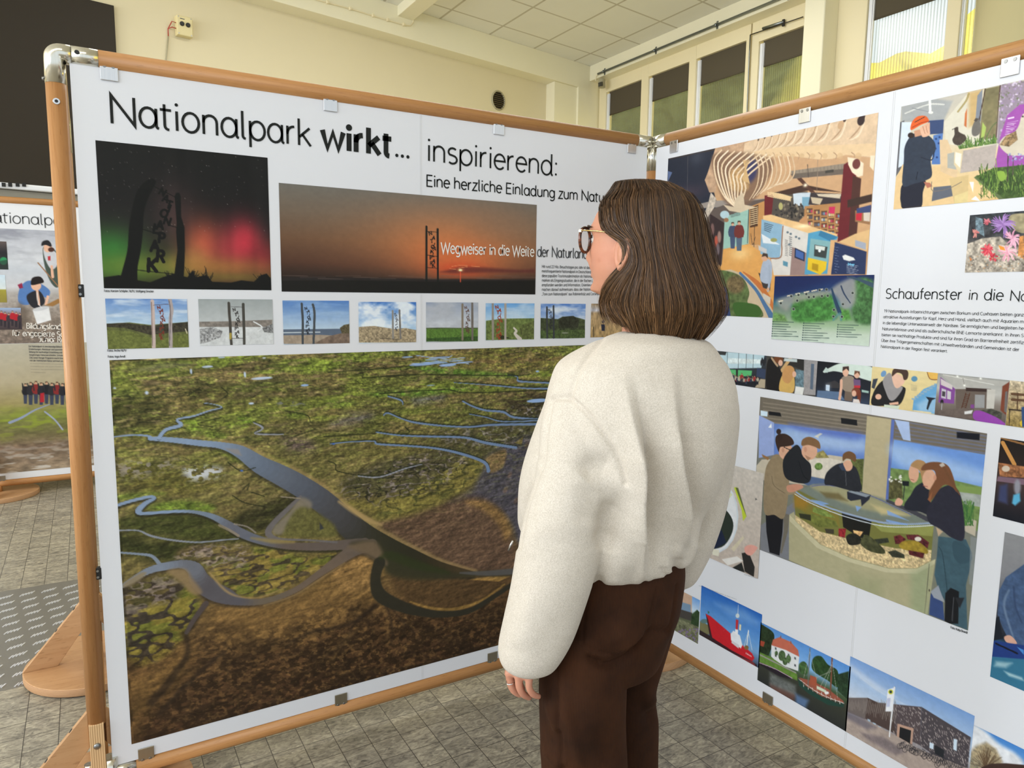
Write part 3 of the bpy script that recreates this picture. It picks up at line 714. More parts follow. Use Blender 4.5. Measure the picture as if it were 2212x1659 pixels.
def text_obj(B, parent, lines, name, mat, weight, h=.0014, label=None, track=.03, dotk=1.0):
    """lines: (text, (px,py) baseline start, (px,py) baseline end, em height in metres or None)"""
    mb = MB()
    for txt, a, b, em in lines:
        u0, v0 = [float(q) for q in B.to(*a)]; st, wd = text_strokes(txt, track)
        if b is not None:
            u1, v1 = [float(q) for q in B.to(*b)]; sx = math.hypot(u1-u0, v1-v0)/wd; dx, dy = (u1-u0)/(sx*wd), (v1-v0)/(sx*wd)
        else: sx = em; dx, dy = 1.0, 0.0
        sy = em or sx; wt = weight*sy
        for poly, dot in st:
            q = [(p[0]*sx, p[1]*sy) for p in poly]
            stroke_mesh(mb, q, wt*(.62*dotk if dot else 1), lambda x, y, hh: B.at(u0+x*dx-y*dy, v0+x*dy+y*dx, hh), h)
    o = mb.build(name, mat, parent)
    if label: o['label'] = label
    return o
# ================================================================== printed pictures: painted on dense colour meshes
def inkmat():
    t = NT('printed_photo_ink'); t.pr(.55, 0, .18)
    a = t.n('ShaderNodeVertexColor'); a.layer_name = 'ink'; t.l(a.outputs['Color'], t.b.inputs['Base Color']); return t.m
M['photo'] = inkmat()
INKGAIN = 1.06
def vnoise(shape, cx, cy, seed):
    r = np.random.default_rng(seed); m, n = shape
    gy, gx = np.arange(m)/cy, np.arange(n)/cx
    g = r.random((int(gy[-1])+3, int(gx[-1])+3)).astype(np.float32)
    iy, ix = gy.astype(int), gx.astype(int); fy, fx = gy-iy, gx-ix
    fy = (fy*fy*(3-2*fy))[:, None]; fx = (fx*fx*(3-2*fx))[None, :]
    a = g[iy][:, ix]; b = g[iy][:, ix+1]; c = g[iy+1][:, ix]; d = g[iy+1][:, ix+1]
    return (a*(1-fx)+b*fx)*(1-fy)+(c*(1-fx)+d*fx)*fy
def smooth(p, n=5, closed=False):
    p = np.array(p, float); m = len(p); out = []
    rng_ = range(m if closed else m-1)
    for i in rng_:
        if closed: a, b, c, d = p[i-1], p[i], p[(i+1) % m], p[(i+2) % m]
        else: a, b, c, d = p[max(i-1, 0)], p[i], p[i+1], p[min(i+2, m-1)]
        for k in range(n):
            t = k/n; out.append(.5*((2*b)+(c-a)*t+(2*a-5*b+4*c-d)*t*t+(3*b-a-3*c+d)*t**3))
    if not closed: out.append(p[-1])
    return np.array(out)
class Pic:
    def __init__(s, B, tl, br, step=1.7, uv=False):
        s.B = B
        if uv: (s.u0, s.v0), (s.u1, s.v1) = tl, br
        else:
            s.u0, s.v0 = [float(q) for q in B.to(*tl)]; s.u1, s.v1 = [float(q) for q in B.to(*br)]
        # raster density follows how large the print stands in the photograph
        c = B.at((s.u0+s.u1)/2, (s.v0+s.v1)/2); dep = np.dot(c-CAM, FW); s.mpp = step*dep/FPX*.92
        s.N = max(8, int(abs(s.u1-s.u0)/s.mpp)); s.M = max(8, int(abs(s.v1-s.v0)/s.mpp)); s.k = 1/step*1.09
        s.c = np.zeros((s.M, s.N, 3), np.float32); s.Z(0, 0, 1)
        s.fy = np.linspace(0, 1, s.M)[:, None]*np.ones((1, s.N)); s.fx = np.linspace(0, 1, s.N)[None, :]*np.ones((s.M, 1)); s.sd = 1
    def Z(s, ox, oy, sc): s.ox, s.oy, s.sc = ox, oy, sc; return s
    def tr(s, pts):
        p = np.array(pts, float)[:, :2]; u, v = s.B.to(s.ox+p[:, 0]/s.sc, s.oy+p[:, 1]/s.sc)
        return np.stack([(u-s.u0)/(s.u1-s.u0)*(s.N-1), (v-s.v0)/(s.v1-s.v0)*(s.M-1)], 1)
    def local(s, p):
        """raster steps per zoomed pixel around p"""
        q = s.tr([p, (p[0]+8, p[1]), (p[0], p[1]+8)]); return (np.hypot(*(q[1]-q[0]))+np.hypot(*(q[2]-q[0])))/16
    def blend(s, sl, al, col):
        s.c[sl] = s.c[sl]*(1-al[..., None])+np.array(col, np.float32)*al[..., None]
    def mask(s, pts, soft=.8, sm=False):
        q = s.tr(pts); q = smooth(q, 5, True) if sm else q
        x0, y0 = np.floor(q.min(0)-soft-1).astype(int); x1, y1 = np.ceil(q.max(0)+soft+2).astype(int)
        x0, y0 = max(x0, 0), max(y0, 0); x1, y1 = min(x1, s.N), min(y1, s.M)
        if x1 <= x0 or y1 <= y0: return None, None
        X, Y = np.meshgrid(np.arange(x0, x1, dtype=np.float32), np.arange(y0, y1, dtype=np.float32))
        ins = np.zeros(X.shape, bool); dd = np.full(X.shape, 1e9, np.float32)
        for i in range(len(q)):
            ax, ay = q[i-1]; bx_, by_ = q[i]
            if abs(by_-ay) > 1e-9:
                ins ^= ((ay > Y) != (by_ > Y)) & (X < (bx_-ax)*(Y-ay)/(by_-ay)+ax)
            dx, dy = bx_-ax, by_-ay; l2 = dx*dx+dy*dy+1e-9; t = np.clip(((X-ax)*dx+(Y-ay)*dy)/l2, 0, 1)
            np.minimum(dd, (X-ax-t*dx)**2+(Y-ay-t*dy)**2, out=dd)
        d = np.sqrt(dd)*np.where(ins, 1, -1); t = np.clip(d/(2*soft)+.5, 0, 1)
        return (slice(y0, y1), slice(x0, x1)), t*t*(3-2*t)
    def P(s, pts, col, a=1.0, soft=.7, sm=False, tex=0, ts=6):
        sl, m = s.mask(pts, soft*1.0, sm)
        if sl is None: return s
        if tex:
            s.sd += 1; n = (vnoise(m.shape, max(1.2, ts*s.k), max(1.2, ts*s.k), s.sd)*.6+vnoise(m.shape, max(1.1, ts*s.k*.4), max(1.1, ts*s.k*.4), s.sd+500)*.4-.5)*2*tex
            cc = np.array(col, np.float32)*(1+n[..., None]); s.c[sl] = s.c[sl]*(1-a*m[..., None])+np.clip(cc, 0, 255)*a*m[..., None]
        else: s.blend(sl, m*a, col)
        return s
    def Ln(s, pts, w, col, a=1.0, sm=True, soft=.6):
        """polyline; w and col single values or per point"""
        q = s.tr(pts); n = len(q); loc = s.local(pts[n//2])
        ww = np.array(w if hasattr(w, '__len__') else [w]*n, float)*loc
        cc = np.array(col if hasattr(col[0], '__len__') else [col]*n, float)
        if sm and n > 2:
            f = smooth(np.hstack([q, ww[:, None], cc]), 4); q, ww, cc = f[:, :2], f[:, 2], f[:, 3:]
        ww = np.maximum(ww, .75); pad = ww.max()/2+soft+1
        x0, y0 = np.floor(q.min(0)-pad).astype(int); x1, y1 = np.ceil(q.max(0)+pad+1).astype(int)
        x0, y0 = max(x0, 0), max(y0, 0); x1, y1 = min(x1, s.N), min(y1, s.M)
        if x1 <= x0 or y1 <= y0: return s
        al = np.zeros((y1-y0, x1-x0), np.float32); C = np.zeros((y1-y0, x1-x0, 3), np.float32)
        for i in range(len(q)-1):
            (ax, ay), (bx_, by_) = q[i], q[i+1]; pd = max(ww[i], ww[i+1])/2+soft+1
            xa, xb = max(x0, int(min(ax, bx_)-pd)), min(x1, int(max(ax, bx_)+pd+2)); ya_, yb_ = max(y0, int(min(ay, by_)-pd)), min(y1, int(max(ay, by_)+pd+2))
            if xb <= xa or yb_ <= ya_: continue
            X, Y = np.meshgrid(np.arange(xa, xb), np.arange(ya_, yb_)); dx, dy = bx_-ax, by_-ay
            t = np.clip(((X-ax)*dx+(Y-ay)*dy)/(dx*dx+dy*dy+1e-9), 0, 1)
            d = np.hypot(X-ax-t*dx, Y-ay-t*dy); m = np.clip((ww[i]*(1-t)+ww[i+1]*t)/2+soft/2-d, 0, soft)/soft
            S2 = (slice(ya_-y0, yb_-y0), slice(xa-x0, xb-x0)); up = m > al[S2]
            al[S2] = np.where(up, m, al[S2]); C[S2] = np.where(up[..., None], cc[i]*(1-t[..., None])+cc[i+1]*t[..., None], C[S2])
        sl = (slice(y0, y1), slice(x0, x1)); al = (al*a)[..., None]; s.c[sl] = s.c[sl]*(1-al)+C*al; return s
    def E(s, x, y, rx, ry, col, rot=0, a=1.0, soft=.7, tex=0, ts=6):
        c, n = math.cos(math.radians(rot)), math.sin(math.radians(rot))
        return s.P([(x+rx*math.cos(t)*c-ry*math.sin(t)*n, y+rx*math.cos(t)*n+ry*math.sin(t)*c) for t in np.linspace(0, 2*math.pi, 19)[:-1]], col, a, soft, False, tex, ts)
    def R(s, x0, y0, x1, y1, col, a=1.0): return s.P([(x0, y0), (x1, y0), (x1, y1), (x0, y1)], col, a)
    def G(s, x, y, rx, ry, col, a=1.0):
        """soft glow"""
        q = s.tr([(x, y), (x+rx, y), (x, y+ry)]); wx, wy = abs(q[1]-q[0]).max()+.1, abs(q[2]-q[0]).max()+.1
        X, Y = np.meshgrid(np.arange(s.N), np.arange(s.M)); m = np.exp(-(((X-q[0][0])/wx)**2+((Y-q[0][1])/wy)**2)*1.6)
        s.blend(np.s_[:, :], m*a, col); return s
    def vg(s, stops, h=False):
        f = (s.fx if h else s.fy); ps = [p for p, c in stops]; cs = np.array([c for p, c in stops], float)
        s.c[:] = np.stack([np.interp(f, ps, cs[:, i]) for i in range(3)], -1); return s
    def nz(s, cx, cy, oc=3, sd=None):
        s.sd += 1; sd = sd or s.sd; o = 0; t = 0; a = 1
        for i in range(oc):
            o = o+a*vnoise((s.M, s.N), max(1.05, cx*s.k/2**i), max(1.05, cy*s.k/2**i), sd*31+i); t += a; a *= .55
        return o/t
    def mul(s, n, amt, m=None):
        f = 1+(n-.5)*2*amt; f = f if m is None else 1+(f-1)*m
        s.c *= f[..., None]; np.clip(s.c, 0, 255, out=s.c); return s
    def thr(s, n, t, w, col, a=1.0, m=None):
        al = np.clip((n-t)/w+.5, 0, 1)*a; al = al if m is None else al*m
        s.blend(np.s_[:, :], al, col); return s
    def full(s, pts, soft=3, sm=True):
        o = np.zeros((s.M, s.N), np.float32); sl, m = s.mask(pts, soft, sm)
        if sl is not None: o[sl] = m
        return o
    def T(s, txt, x, y, h, col, w=.12, ang=0, a=1.0, sx=1.0):
        st, wd = text_strokes(txt); c, n = math.cos(math.radians(ang)), math.sin(math.radians(ang))
        for poly, dot in st:
            q = [(x+(px*sx*c+py*n)*h/.7, y+(px*sx*n-py*c)*h/.7) for px, py in poly]
            if dot: q = q+[(q[0][0]+.3, q[0][1])]
            s.Ln(q, w*h/.7, col, a, False)
        return s
    def sign(s, xy, h0, col, w=.2, lett='NATIONALPARK', ang=None):
        """letters of the marker post, tumbling down between the two poles"""
        n = len(lett); h = math.hypot(xy[-1][0]-xy[0][0], xy[-1][1]-xy[0][1])/(n-1)*1.12; w = .19
        for i, ch in enumerate(lett):
            t = i/(n-1)*(len(xy)-1); k = min(int(t), len(xy)-2); f = t-k
            x = xy[k][0]*(1-f)+xy[k+1][0]*f; y = xy[k][1]*(1-f)+xy[k+1][1]*f
            s.T(ch, x+(.10 if i % 2 else -.55)*h, y+h*.5, h, col, w, (-14, 10, -4, 16, 0, -12)[i % 6] if ang is None else ang)
        return s
    def person(s, x, y, h, top, legs=(30, 32, 40), skin=(206, 160, 132), hair=(70, 50, 36), lean=0, arm=None):
        """small standing figure: feet at (x, y), height h"""
        hx = x+lean*h
        for k in (-1, 1): s.P([(x+k*.02*h-.055*h, y), (x+k*.02*h+.055*h, y), (hx*.5+x*.5+k*.045*h+.06*h, y-.5*h), (hx*.5+x*.5+k*.045*h-.06*h, y-.5*h)], legs)
        s.P([(x-.10*h+lean*h*.5, y-.46*h), (x+.10*h+lean*h*.5, y-.46*h), (hx+.12*h, y-.8*h), (hx+.05*h, y-.86*h), (hx-.05*h, y-.86*h), (hx-.12*h, y-.8*h)], top, sm=True)
        for k in (-1, 1): s.Ln([(hx+k*.11*h, y-.79*h), (hx+k*.15*h, y-.62*h), (hx+k*(.12 if arm is None else arm)*h, y-.47*h)], .05*h, top)
        s.E(hx, y-.92*h, .052*h, .068*h, skin); s.P([(hx-.058*h, y-.9*h), (hx-.05*h, y-.99*h), (hx, y-1.0*h), (hx+.05*h, y-.99*h), (hx+.058*h, y-.92*h), (hx+.03*h, y-.955*h), (hx-.03*h, y-.95*h)], hair); return s
    def done(s, parent, label, h=.0010, name='printed_photo'):
        s.mul(s.nz(9, 7, 3, 901), .035); M_, N_ = s.M, s.N; u = np.linspace(s.u0, s.u1, N_); v = np.linspace(s.v0, s.v1, M_)
        off = np.array(origin(parent))
        co = (s.B.o+s.B.n*h-off)[None, None, :]+s.B.du[None, None, :]*u[None, :, None]+np.array([0, 0, 1.0])[None, None, :]*v[:, None, None]
        me = bpy.data.meshes.new(name); nv = M_*N_; nf = (M_-1)*(N_-1)
        me.vertices.add(nv); me.vertices.foreach_set('co', co.astype(np.float32).ravel())
        i = np.arange(M_-1)[:, None]*N_+np.arange(N_-1)[None, :]; q = np.stack([i, i+N_, i+N_+1, i+1], -1).reshape(-1, 4).astype(np.int32)
        me.loops.add(nf*4); me.loops.foreach_set('vertex_index', q.ravel()); me.polygons.add(nf)
        me.polygons.foreach_set('loop_start', np.arange(0, nf*4, 4, dtype=np.int32))
        at_ = me.color_attributes.new('ink', 'FLOAT_COLOR', 'POINT')
        c = np.clip(s.c, 0, 255)/255; c = np.where(c <= .04045, c/12.92, ((c+.055)/1.055)**2.4)*INKGAIN
        rgba = np.ones((nv, 4), np.float32); rgba[:, :3] = np.clip(c, 0, .93).reshape(-1, 3); at_.data.foreach_set('color', rgba.ravel())
        me.update(calc_edges=True); me.validate(); me.materials.append(M['photo'])
        o = bpy.data.objects.new(name, me); COL.objects.link(o); o.parent = parent
        if label: o['label'] = label
        return o
def sky(p, top, bot, y1=1.0, cl=None, amt=.8, sd=3, cx=60, cy=14, t=.55):
    p.vg([(0, top), (y1, bot), (1, bot)])
    if cl: p.thr(p.nz(cx, cy, 4, sd), t, .3, cl, amt)
    return p
# ------------------------------------------------------------ board A: northern lights
p = Pic(BA, (206, 303), (586, 627), 1.6); p.Z(190, 290, 2.2343)
p.vg([(0, (29, 29, 27)), (.38, (30, 29, 28)), (.55, (36, 34, 32)), (.85, (60, 58, 36)), (1, (40, 40, 28))])
p.G(110, 560, 190, 130, (52, 112, 50), .9).G(130, 640, 300, 70, (72, 120, 46), .7).G(300, 640, 300, 70, (104, 124, 52), .7)
p.G(420, 380, 120, 170, (84, 60, 58), .55).G(560, 540, 110, 150, (196, 92, 66), .9).G(530, 610, 90, 90, (176, 128, 72), .7)
p.G(690, 570, 120, 150, (176, 60, 66), .75).G(760, 520, 90, 130, (206, 58, 72), .9).G(850, 600, 90, 110, (140, 40, 50), .7).G(640, 640, 320, 60, (168, 120, 60), .65).G(700, 690, 260, 30, (120, 108, 50), .6)
n = p.nz(26, 400, 2, 4); p.mul(n, .10)
r = np.random.default_rng(2)
for i in range(120): x, y = r.uniform(50, 860), r.uniform(60, 480); p.E(x, y, 1.5, 1.5, (170, 165, 160), a=r.uniform(.15, .8))
K = (22, 22, 20)
p.P([(78, 742), (78, 690), (150, 680), (240, 705), (300, 715), (360, 690), (410, 675), (480, 690), (505, 655), (520, 690), (570, 680), (600, 712), (690, 716), (740, 705), (800, 712), (835, 680), (862, 672), (885, 700), (888, 755), (78, 755)], K)
for x, y in ((505, 680), (580, 692), (840, 695), (400, 690)):
    for i in range(26): p.Ln([(x, y+30), (x+r.normal()*18, y-abs(r.normal())*18)], 1.6, K, .8)
p.P([(150, 735), (165, 660), (190, 560), (198, 450), (215, 350), (245, 260), (300, 215), (325, 225), (325, 240), (290, 310), (270, 380), (265, 470), (255, 560), (240, 640), (230, 735)], K, sm=True)
p.P([(410, 735), (420, 650), (432, 560), (425, 470), (428, 430), (418, 300), (425, 283), (440, 282), (448, 300), (450, 400), (466, 450), (468, 560), (465, 650), (458, 735)], K, sm=False)
for q in (((315, 250), (420, 303)), ((385, 437), (428, 450)), ((262, 458), (345, 483)), ((235, 655), (415, 675))): p.Ln(q, 4, K, sm=False)
for ch, x, y, h, g in (('N', 340, 285, 30, 30), ('A', 358, 320, 32, 22), ('T', 375, 352, 34, 16), ('I', 383, 374, 34, 20), ('O', 345, 395, 36, 14), ('N', 362, 430, 34, 18), ('A', 330, 455, 38, 6), ('L', 312, 474, 40, 10), ('P', 338, 520, 44, 6), ('A', 302, 562, 48, 2), ('R', 328, 612, 52, 6), ('K', 286, 660, 58, 2)): p.T(ch, x, y, h, K, .22, g)
p.done(PA, 'northern lights picture with a dark marker post')
# ------------------------------------------------------------ board A: sunset
p = Pic(BA, (602, 395), (1156, 636), 1.6); p.Z(190, 290, 2.2343)
p.vg([(0, (112, 108, 100)), (.25, (120, 104, 88)), (.5, (124, 92, 68)), (.72, (100, 68, 52)), (.86, (58, 46, 40)), (1, (34, 31, 28))])
p.c *= (1-.5*np.clip(.55-p.fx, 0, 1)*p.fy)[..., None]
p.G(1760, 520, 420, 190, (206, 128, 78), .8).G(1790, 600, 260, 110, (222, 112, 62), .75).G(1795, 650, 150, 45, (216, 74, 44), .7).G(2000, 430, 260, 120, (140, 110, 88), .5)
p.P([(936, 690), (1100, 690), (1500, 695), (1640, 698), (2160, 700), (2160, 776), (936, 776)], (42, 38, 36), soft=2)
p.P([(936, 706), (1300, 705), (1640, 712), (2160, 706), (2160, 780), (936, 780)], (30, 29, 26))
for i in range(14):
    x = 940+i*85; p.Ln([(x, 683+(i % 3)*7), (x+120, 684+(i % 3)*7)], 2.5, (112, 92, 84), .5)
p.P([(1700, 665), (1800, 640), (1900, 642), (2080, 655), (2155, 650), (2155, 668), (1900, 668), (1760, 672)], (96, 48, 44), .8, soft=3)
for q in ([(1755, 638), (1800, 632), (1830, 634)], [(1850, 636), (1890, 640)], [(1790, 645), (1830, 640)], [(1745, 648), (1775, 652)]): p.Ln(q, 2.5, (226, 150, 100), .8)
p.G(1797, 655, 16, 9, (250, 190, 120), .9).E(1797, 656, 8, 5, (255, 240, 190)).Ln([(1797, 664), (1797, 712)], 5, (220, 90, 60), .8)
p.Ln([(1633, 446), (1633, 708)], 10, (28, 32, 30)).Ln([(1687, 458), (1688, 708)], 10, (28, 32, 30))
for y in (468, 583, 642): p.Ln([(1633, y), (1688, y+6)], 2, K)
p.sign([(1655, 480), (1665, 530), (1662, 560), (1658, 600), (1660, 635)], 17, (26, 28, 28), .26)
p.done(PA, 'orange sunset picture with a slim marker post')
# ------------------------------------------------------------ board A: seven small pictures and part of an eighth
def thumb(tl, br): return Pic(BA, tl, br, 1.25).Z(190, 290, 2.2343)
p = thumb((227, 645), (408, 750)); sky(p, (104, 140, 196), (176, 200, 220), .5, (206, 218, 230), .8, 5, 50, 9)
p.P([(80, 915), (200, 908), (300, 920), (490, 905), (490, 1040), (80, 1040)], (96, 100, 58), tex=.28, ts=5).P([(80, 915), (180, 910), (300, 925), (490, 905), (490, 950), (300, 968), (180, 935), (80, 930)], (62, 58, 46), tex=.4, ts=4)
p.P([(90, 945), (200, 950), (330, 990), (490, 960), (490, 1040), (90, 1040)], (106, 112, 58), tex=.22, ts=4).Ln([(470, 940), (478, 960)], 5, (200, 190, 160))
p.Ln([(310, 805), (314, 880), (318, 1030)], 17, (196, 176, 168)).Ln([(395, 797), (404, 850), (398, 900), (400, 1030)], 17, (172, 160, 158)).Ln([(306, 810), (312, 1020)], 4, (140, 120, 112)).Ln([(390, 800), (398, 860), (393, 1020)], 4, (110, 100, 100))
p.Ln([(315, 825), (390, 820)], 2, (90, 60, 50)); p.sign([(345, 838), (358, 880), (356, 930), (350, 985)], 19, (118, 52, 40), .26)
p.done(PA, 'small picture of a marker post on green dunes, first of the row')
p = thumb((428, 646), (591, 743)); sky(p, (156, 162, 162), (186, 190, 190), .5)
p.P([(530, 905), (700, 902), (890, 895), (890, 930), (530, 935)], (132, 124, 116), tex=.2).P([(530, 930), (890, 930), (897, 1025), (540, 1025)], (206, 208, 208), tex=.08)
p.P([(540, 940), (600, 930), (650, 950), (640, 980), (560, 1010), (540, 1010)], (150, 150, 150), tex=.5, ts=3).P([(840, 935), (890, 915), (895, 960), (850, 955)], (120, 120, 120), tex=.5, ts=3).Ln([(800, 905), (840, 930), (820, 950)], 6, (220, 222, 222))
p.Ln([(679, 815), (686, 920), (692, 1018)], 13, (72, 68, 62)).Ln([(749, 820), (752, 920), (754, 1012)], 13, (72, 70, 64)).Ln([(688, 963), (688, 985)], 11, (170, 150, 70))
p.sign([(708, 848), (724, 890), (716, 930), (716, 978)], 19, (48, 44, 42), .26).Ln([(690, 832), (750, 835)], 2, (60, 58, 56)).Ln([(690, 985), (752, 985)], 2, (60, 58, 56)); p.done(PA, 'small picture of a marker post in snow')
p = thumb((610, 649), (755, 741)); sky(p, (86, 128, 190), (190, 208, 222), .7, (170, 196, 222), .5, 8, 60, 9, .6)
p.P([(938, 942), (1262, 938), (1264, 1012), (945, 1012)], (92, 104, 122)).P([(938, 970), (1120, 968), (1264, 975), (1264, 1012), (945, 1012)], (160, 144, 126), tex=.12).Ln([(940, 958), (1120, 955)], 4, (190, 200, 206))
p.P([(1090, 1010), (1160, 975), (1264, 950), (1264, 1012)], (122, 104, 90), tex=.2).P([(1215, 935), (1235, 920), (1262, 915), (1264, 960), (1225, 962)], (92, 84, 62), tex=.4, ts=3)
p.Ln([(1031, 818), (1036, 900), (1036, 1010)], 11, (70, 74, 78)).Ln([(1085, 822), (1093, 870), (1088, 1010)], 11, (72, 76, 80)); p.sign([(1054, 842), (1066, 880), (1058, 920), (1058, 962)], 16, (40, 42, 48), .26); p.done(PA, 'small picture of a marker post on the beach')
p = thumb((774, 652), (899, 739)); sky(p, (62, 112, 186), (170, 200, 226), .6, (232, 238, 244), .95, 11, 34, 22, .50)
p.P([(1305, 930), (1380, 925), (1480, 940), (1530, 935), (1584, 945), (1584, 1005), (1305, 1006)], (160, 144, 116), tex=.35, ts=3)
p.Ln([(1470, 853), (1472, 985)], 9, (140, 136, 130)).Ln([(1503, 850), (1508, 985)], 9, (120, 116, 112)); p.sign([(1483, 868), (1490, 900), (1486, 945)], 13, (64, 66, 74), .26); p.Ln([(1410, 985), (1500, 990)], 3, (90, 82, 70)); p.done(PA, 'small picture of a marker post on a sandy dune under clouds')
p = thumb((920, 653), (1032, 737)); sky(p, (150, 160, 180), (206, 210, 214), .6, (178, 182, 190), .9, 13, 40, 14, .5)
p.P([(1632, 938), (1884, 936), (1884, 1000), (1632, 1000)], (88, 120, 52), tex=.25, ts=3).Ln([(1632, 936), (1884, 936)], 4, (80, 92, 60)).P([(1632, 985), (1884, 975), (1884, 1000), (1632, 1000)], (58, 84, 40), tex=.3, ts=3)
p.Ln([(1807, 822), (1807, 990)], 11, (132, 120, 104)).Ln([(1854, 815), (1855, 990)], 11, (112, 104, 96)); p.sign([(1825, 838), (1834, 880), (1828, 930), (1832, 955)], 15, (96, 70, 60), .26); p.done(PA, 'small picture of a marker post on a green meadow')
p = thumb((1049, 655), (1153, 733)); sky(p, (104, 160, 216), (190, 214, 230), .5, (214, 226, 236), .6, 15)
p.P([(1920, 900), (2000, 890), (2153, 888), (2153, 990), (1920, 994)], (104, 118, 64), tex=.3, ts=4).P([(2080, 925), (2153, 900), (2153, 990), (2090, 985)], (92, 100, 56), tex=.4, ts=4).Ln([(2055, 935), (2068, 950), (2060, 962), (2085, 990)], [8, 10, 12, 20], (206, 198, 186)).P([(1985, 965), (2040, 985), (1985, 990)], (50, 56, 36))
p.Ln([(1953, 815), (1954, 992)], 11, (150, 140, 130)).Ln([(2014, 815), (2014, 988)], 11, (170, 160, 150)); p.sign([(1976, 836), (1986, 880), (1980, 940), (1980, 985)], 17, (150, 62, 40), .26); p.done(PA, 'small picture of a rusty marker post beside a winding path')
def th2(tl, br): return Pic(BA, tl, br, 1.25).Z(1200, 350, 3.95)
p = th2((1168, 656), (1263, 730)); sky(p, (84, 126, 196), (206, 216, 226), .7, (222, 230, 238), .9, 17, 40, 12)
p.P([(-130, 1330), (20, 1340), (60, 1318), (160, 1320), (250, 1345), (250, 1505), (-130, 1505)], (66, 74, 48), tex=.4, ts=5).P([(20, 1360), (60, 1320), (150, 1312), (200, 1345), (190, 1415), (30, 1420)], (50, 52, 38), tex=.4, ts=4).P([(-130, 1440), (250, 1430), (250, 1505), (-130, 1505)], (76, 92, 52), tex=.35, ts=3).E(80, 1458, 30, 6, (150, 150, 140), a=.7)
p.Ln([(-75, 1240), (-72, 1500)], 16, (60, 62, 64)).Ln([(-18, 1230), (-16, 1500)], 16, (56, 58, 62)); p.sign([(-52, 1265), (-38, 1340), (-46, 1420)], 26, (44, 44, 50), .26); p.done(PA, 'small picture of a marker post before dark bushes')
p = th2((1277, 656), (1352, 727)); p.vg([(0, (150, 128, 96)), (.2, (196, 196, 204)), (.28, (176, 150, 112)), (1, (166, 138, 92))]); p.mul(p.nz(4, 10, 3, 7), .35)
p.E(405, 1362, 11, 14, (40, 44, 60)).P([(388, 1385), (422, 1385), (418, 1440), (392, 1440)], (38, 42, 58)).Ln([(324, 1410), (324, 1485)], 7, (50, 48, 40)); p.done(PA, 'small picture of a walker in pale reeds')
# ------------------------------------------------------------ board A: the large aerial picture of the marsh
_, vb_ = BA.to(282.4, 1608); _, vt_ = BA.to(235, 778); uu0 = float(BA.to(260, 1190)[0]); uu1 = uA1-.045
p = Pic(BA, (uu0, float(vt_)), (uu1, float(vb_)), 1.75, uv=True)
yy = np.linspace(778, 1608, p.M)
p.vg([(0, (112, 116, 60)), (.10, (112, 118, 56)), (.2, (114, 108, 62)), (.33, (114, 104, 66)), (.45, (102, 94, 56)), (.58, (100, 90, 56)), (.7, (104, 84, 54)), (.82, (86, 64, 42)), (1, (64, 46, 32))])
p.Z(220, 740, 2.1686)
f = p.full
g1 = p.nz(90, 16, 4, 21); p.thr(g1, .52, .16, (110, 126, 52), .85, np.clip(1.25-p.fy*3.4, 0, 1)); p.thr(p.nz(110, 15, 4, 22), .55, .12, (112, 94, 68), .75, np.clip(1.15-p.fy*2.2, 0, 1)); p.thr(p.nz(70, 20, 4, 23), .56, .14, (78, 80, 46), .55, np.clip(1.5-p.fy*2.6, 0, 1)*np.clip(p.fy*14, 0, 1))
p.thr(p.nz(60, 9, 3, 24), .66, .06, (60, 62, 36), .6, np.clip(1.1-p.fy*3.0, 0, 1))
# dark and bright fields
for q, c, a in (([(40, 290), (200, 265), (300, 285), (280, 370), (160, 400), (50, 430)], (62, 62, 34), .75), ([(400, 200), (560, 185), (600, 250), (470, 290), (380, 270)], (80, 74, 44), .7),
    ([(70, 830), (200, 800), (480, 800), (560, 860), (640, 920), (420, 930), (240, 905), (80, 870)], (52, 58, 28), .85), ([(80, 890), (250, 930), (560, 925), (640, 930), (470, 1040), (300, 1030), (90, 975)], (40, 44, 22), .9), ([(600, 840), (760, 740), (920, 720), (830, 850), (700, 890)], (46, 46, 28), .85),
    ([(80, 600), (240, 570), (430, 620), (560, 680), (330, 720), (120, 690)], (88, 84, 40), .7), ([(1420, 470), (1700, 390), (2000, 300), (2130, 350), (2050, 560), (1790, 560), (1600, 520)], (70, 68, 46), .85), ([(1120, 660), (1300, 560), (1560, 500), (1690, 560), (1500, 680), (1250, 720)], (72, 70, 50), .8),
    ([(1860, 270), (2000, 235), (2110, 240), (2090, 330), (1960, 330)], (52, 46, 34), .85), ([(850, 440), (960, 450), (1000, 500), (920, 520), (860, 490)], (92, 78, 78), .85), ([(1100, 370), (1180, 340), (1270, 340), (1200, 375), (1080, 390)], (98, 92, 100), .9), ([(1460, 265), (1560, 250), (1600, 262), (1480, 285)], (96, 98, 108), .9),
    ([(740, 620), (900, 600), (1000, 650), (1150, 560), (1200, 500), (900, 520), (800, 560)], (98, 96, 54), .6), ([(1200, 500), (1400, 540), (1600, 480), (1500, 400), (1250, 440)], (106, 98, 58), .6), ([(600, 240), (900, 220), (1080, 240), (900, 290), (650, 290)], (84, 78, 46), .6), ([(1500, 60), (1760, 30), (2110, 50), (2110, 120), (1700, 120)], (118, 98, 62), .6)): p.P(q, c, a, soft=9, sm=True)
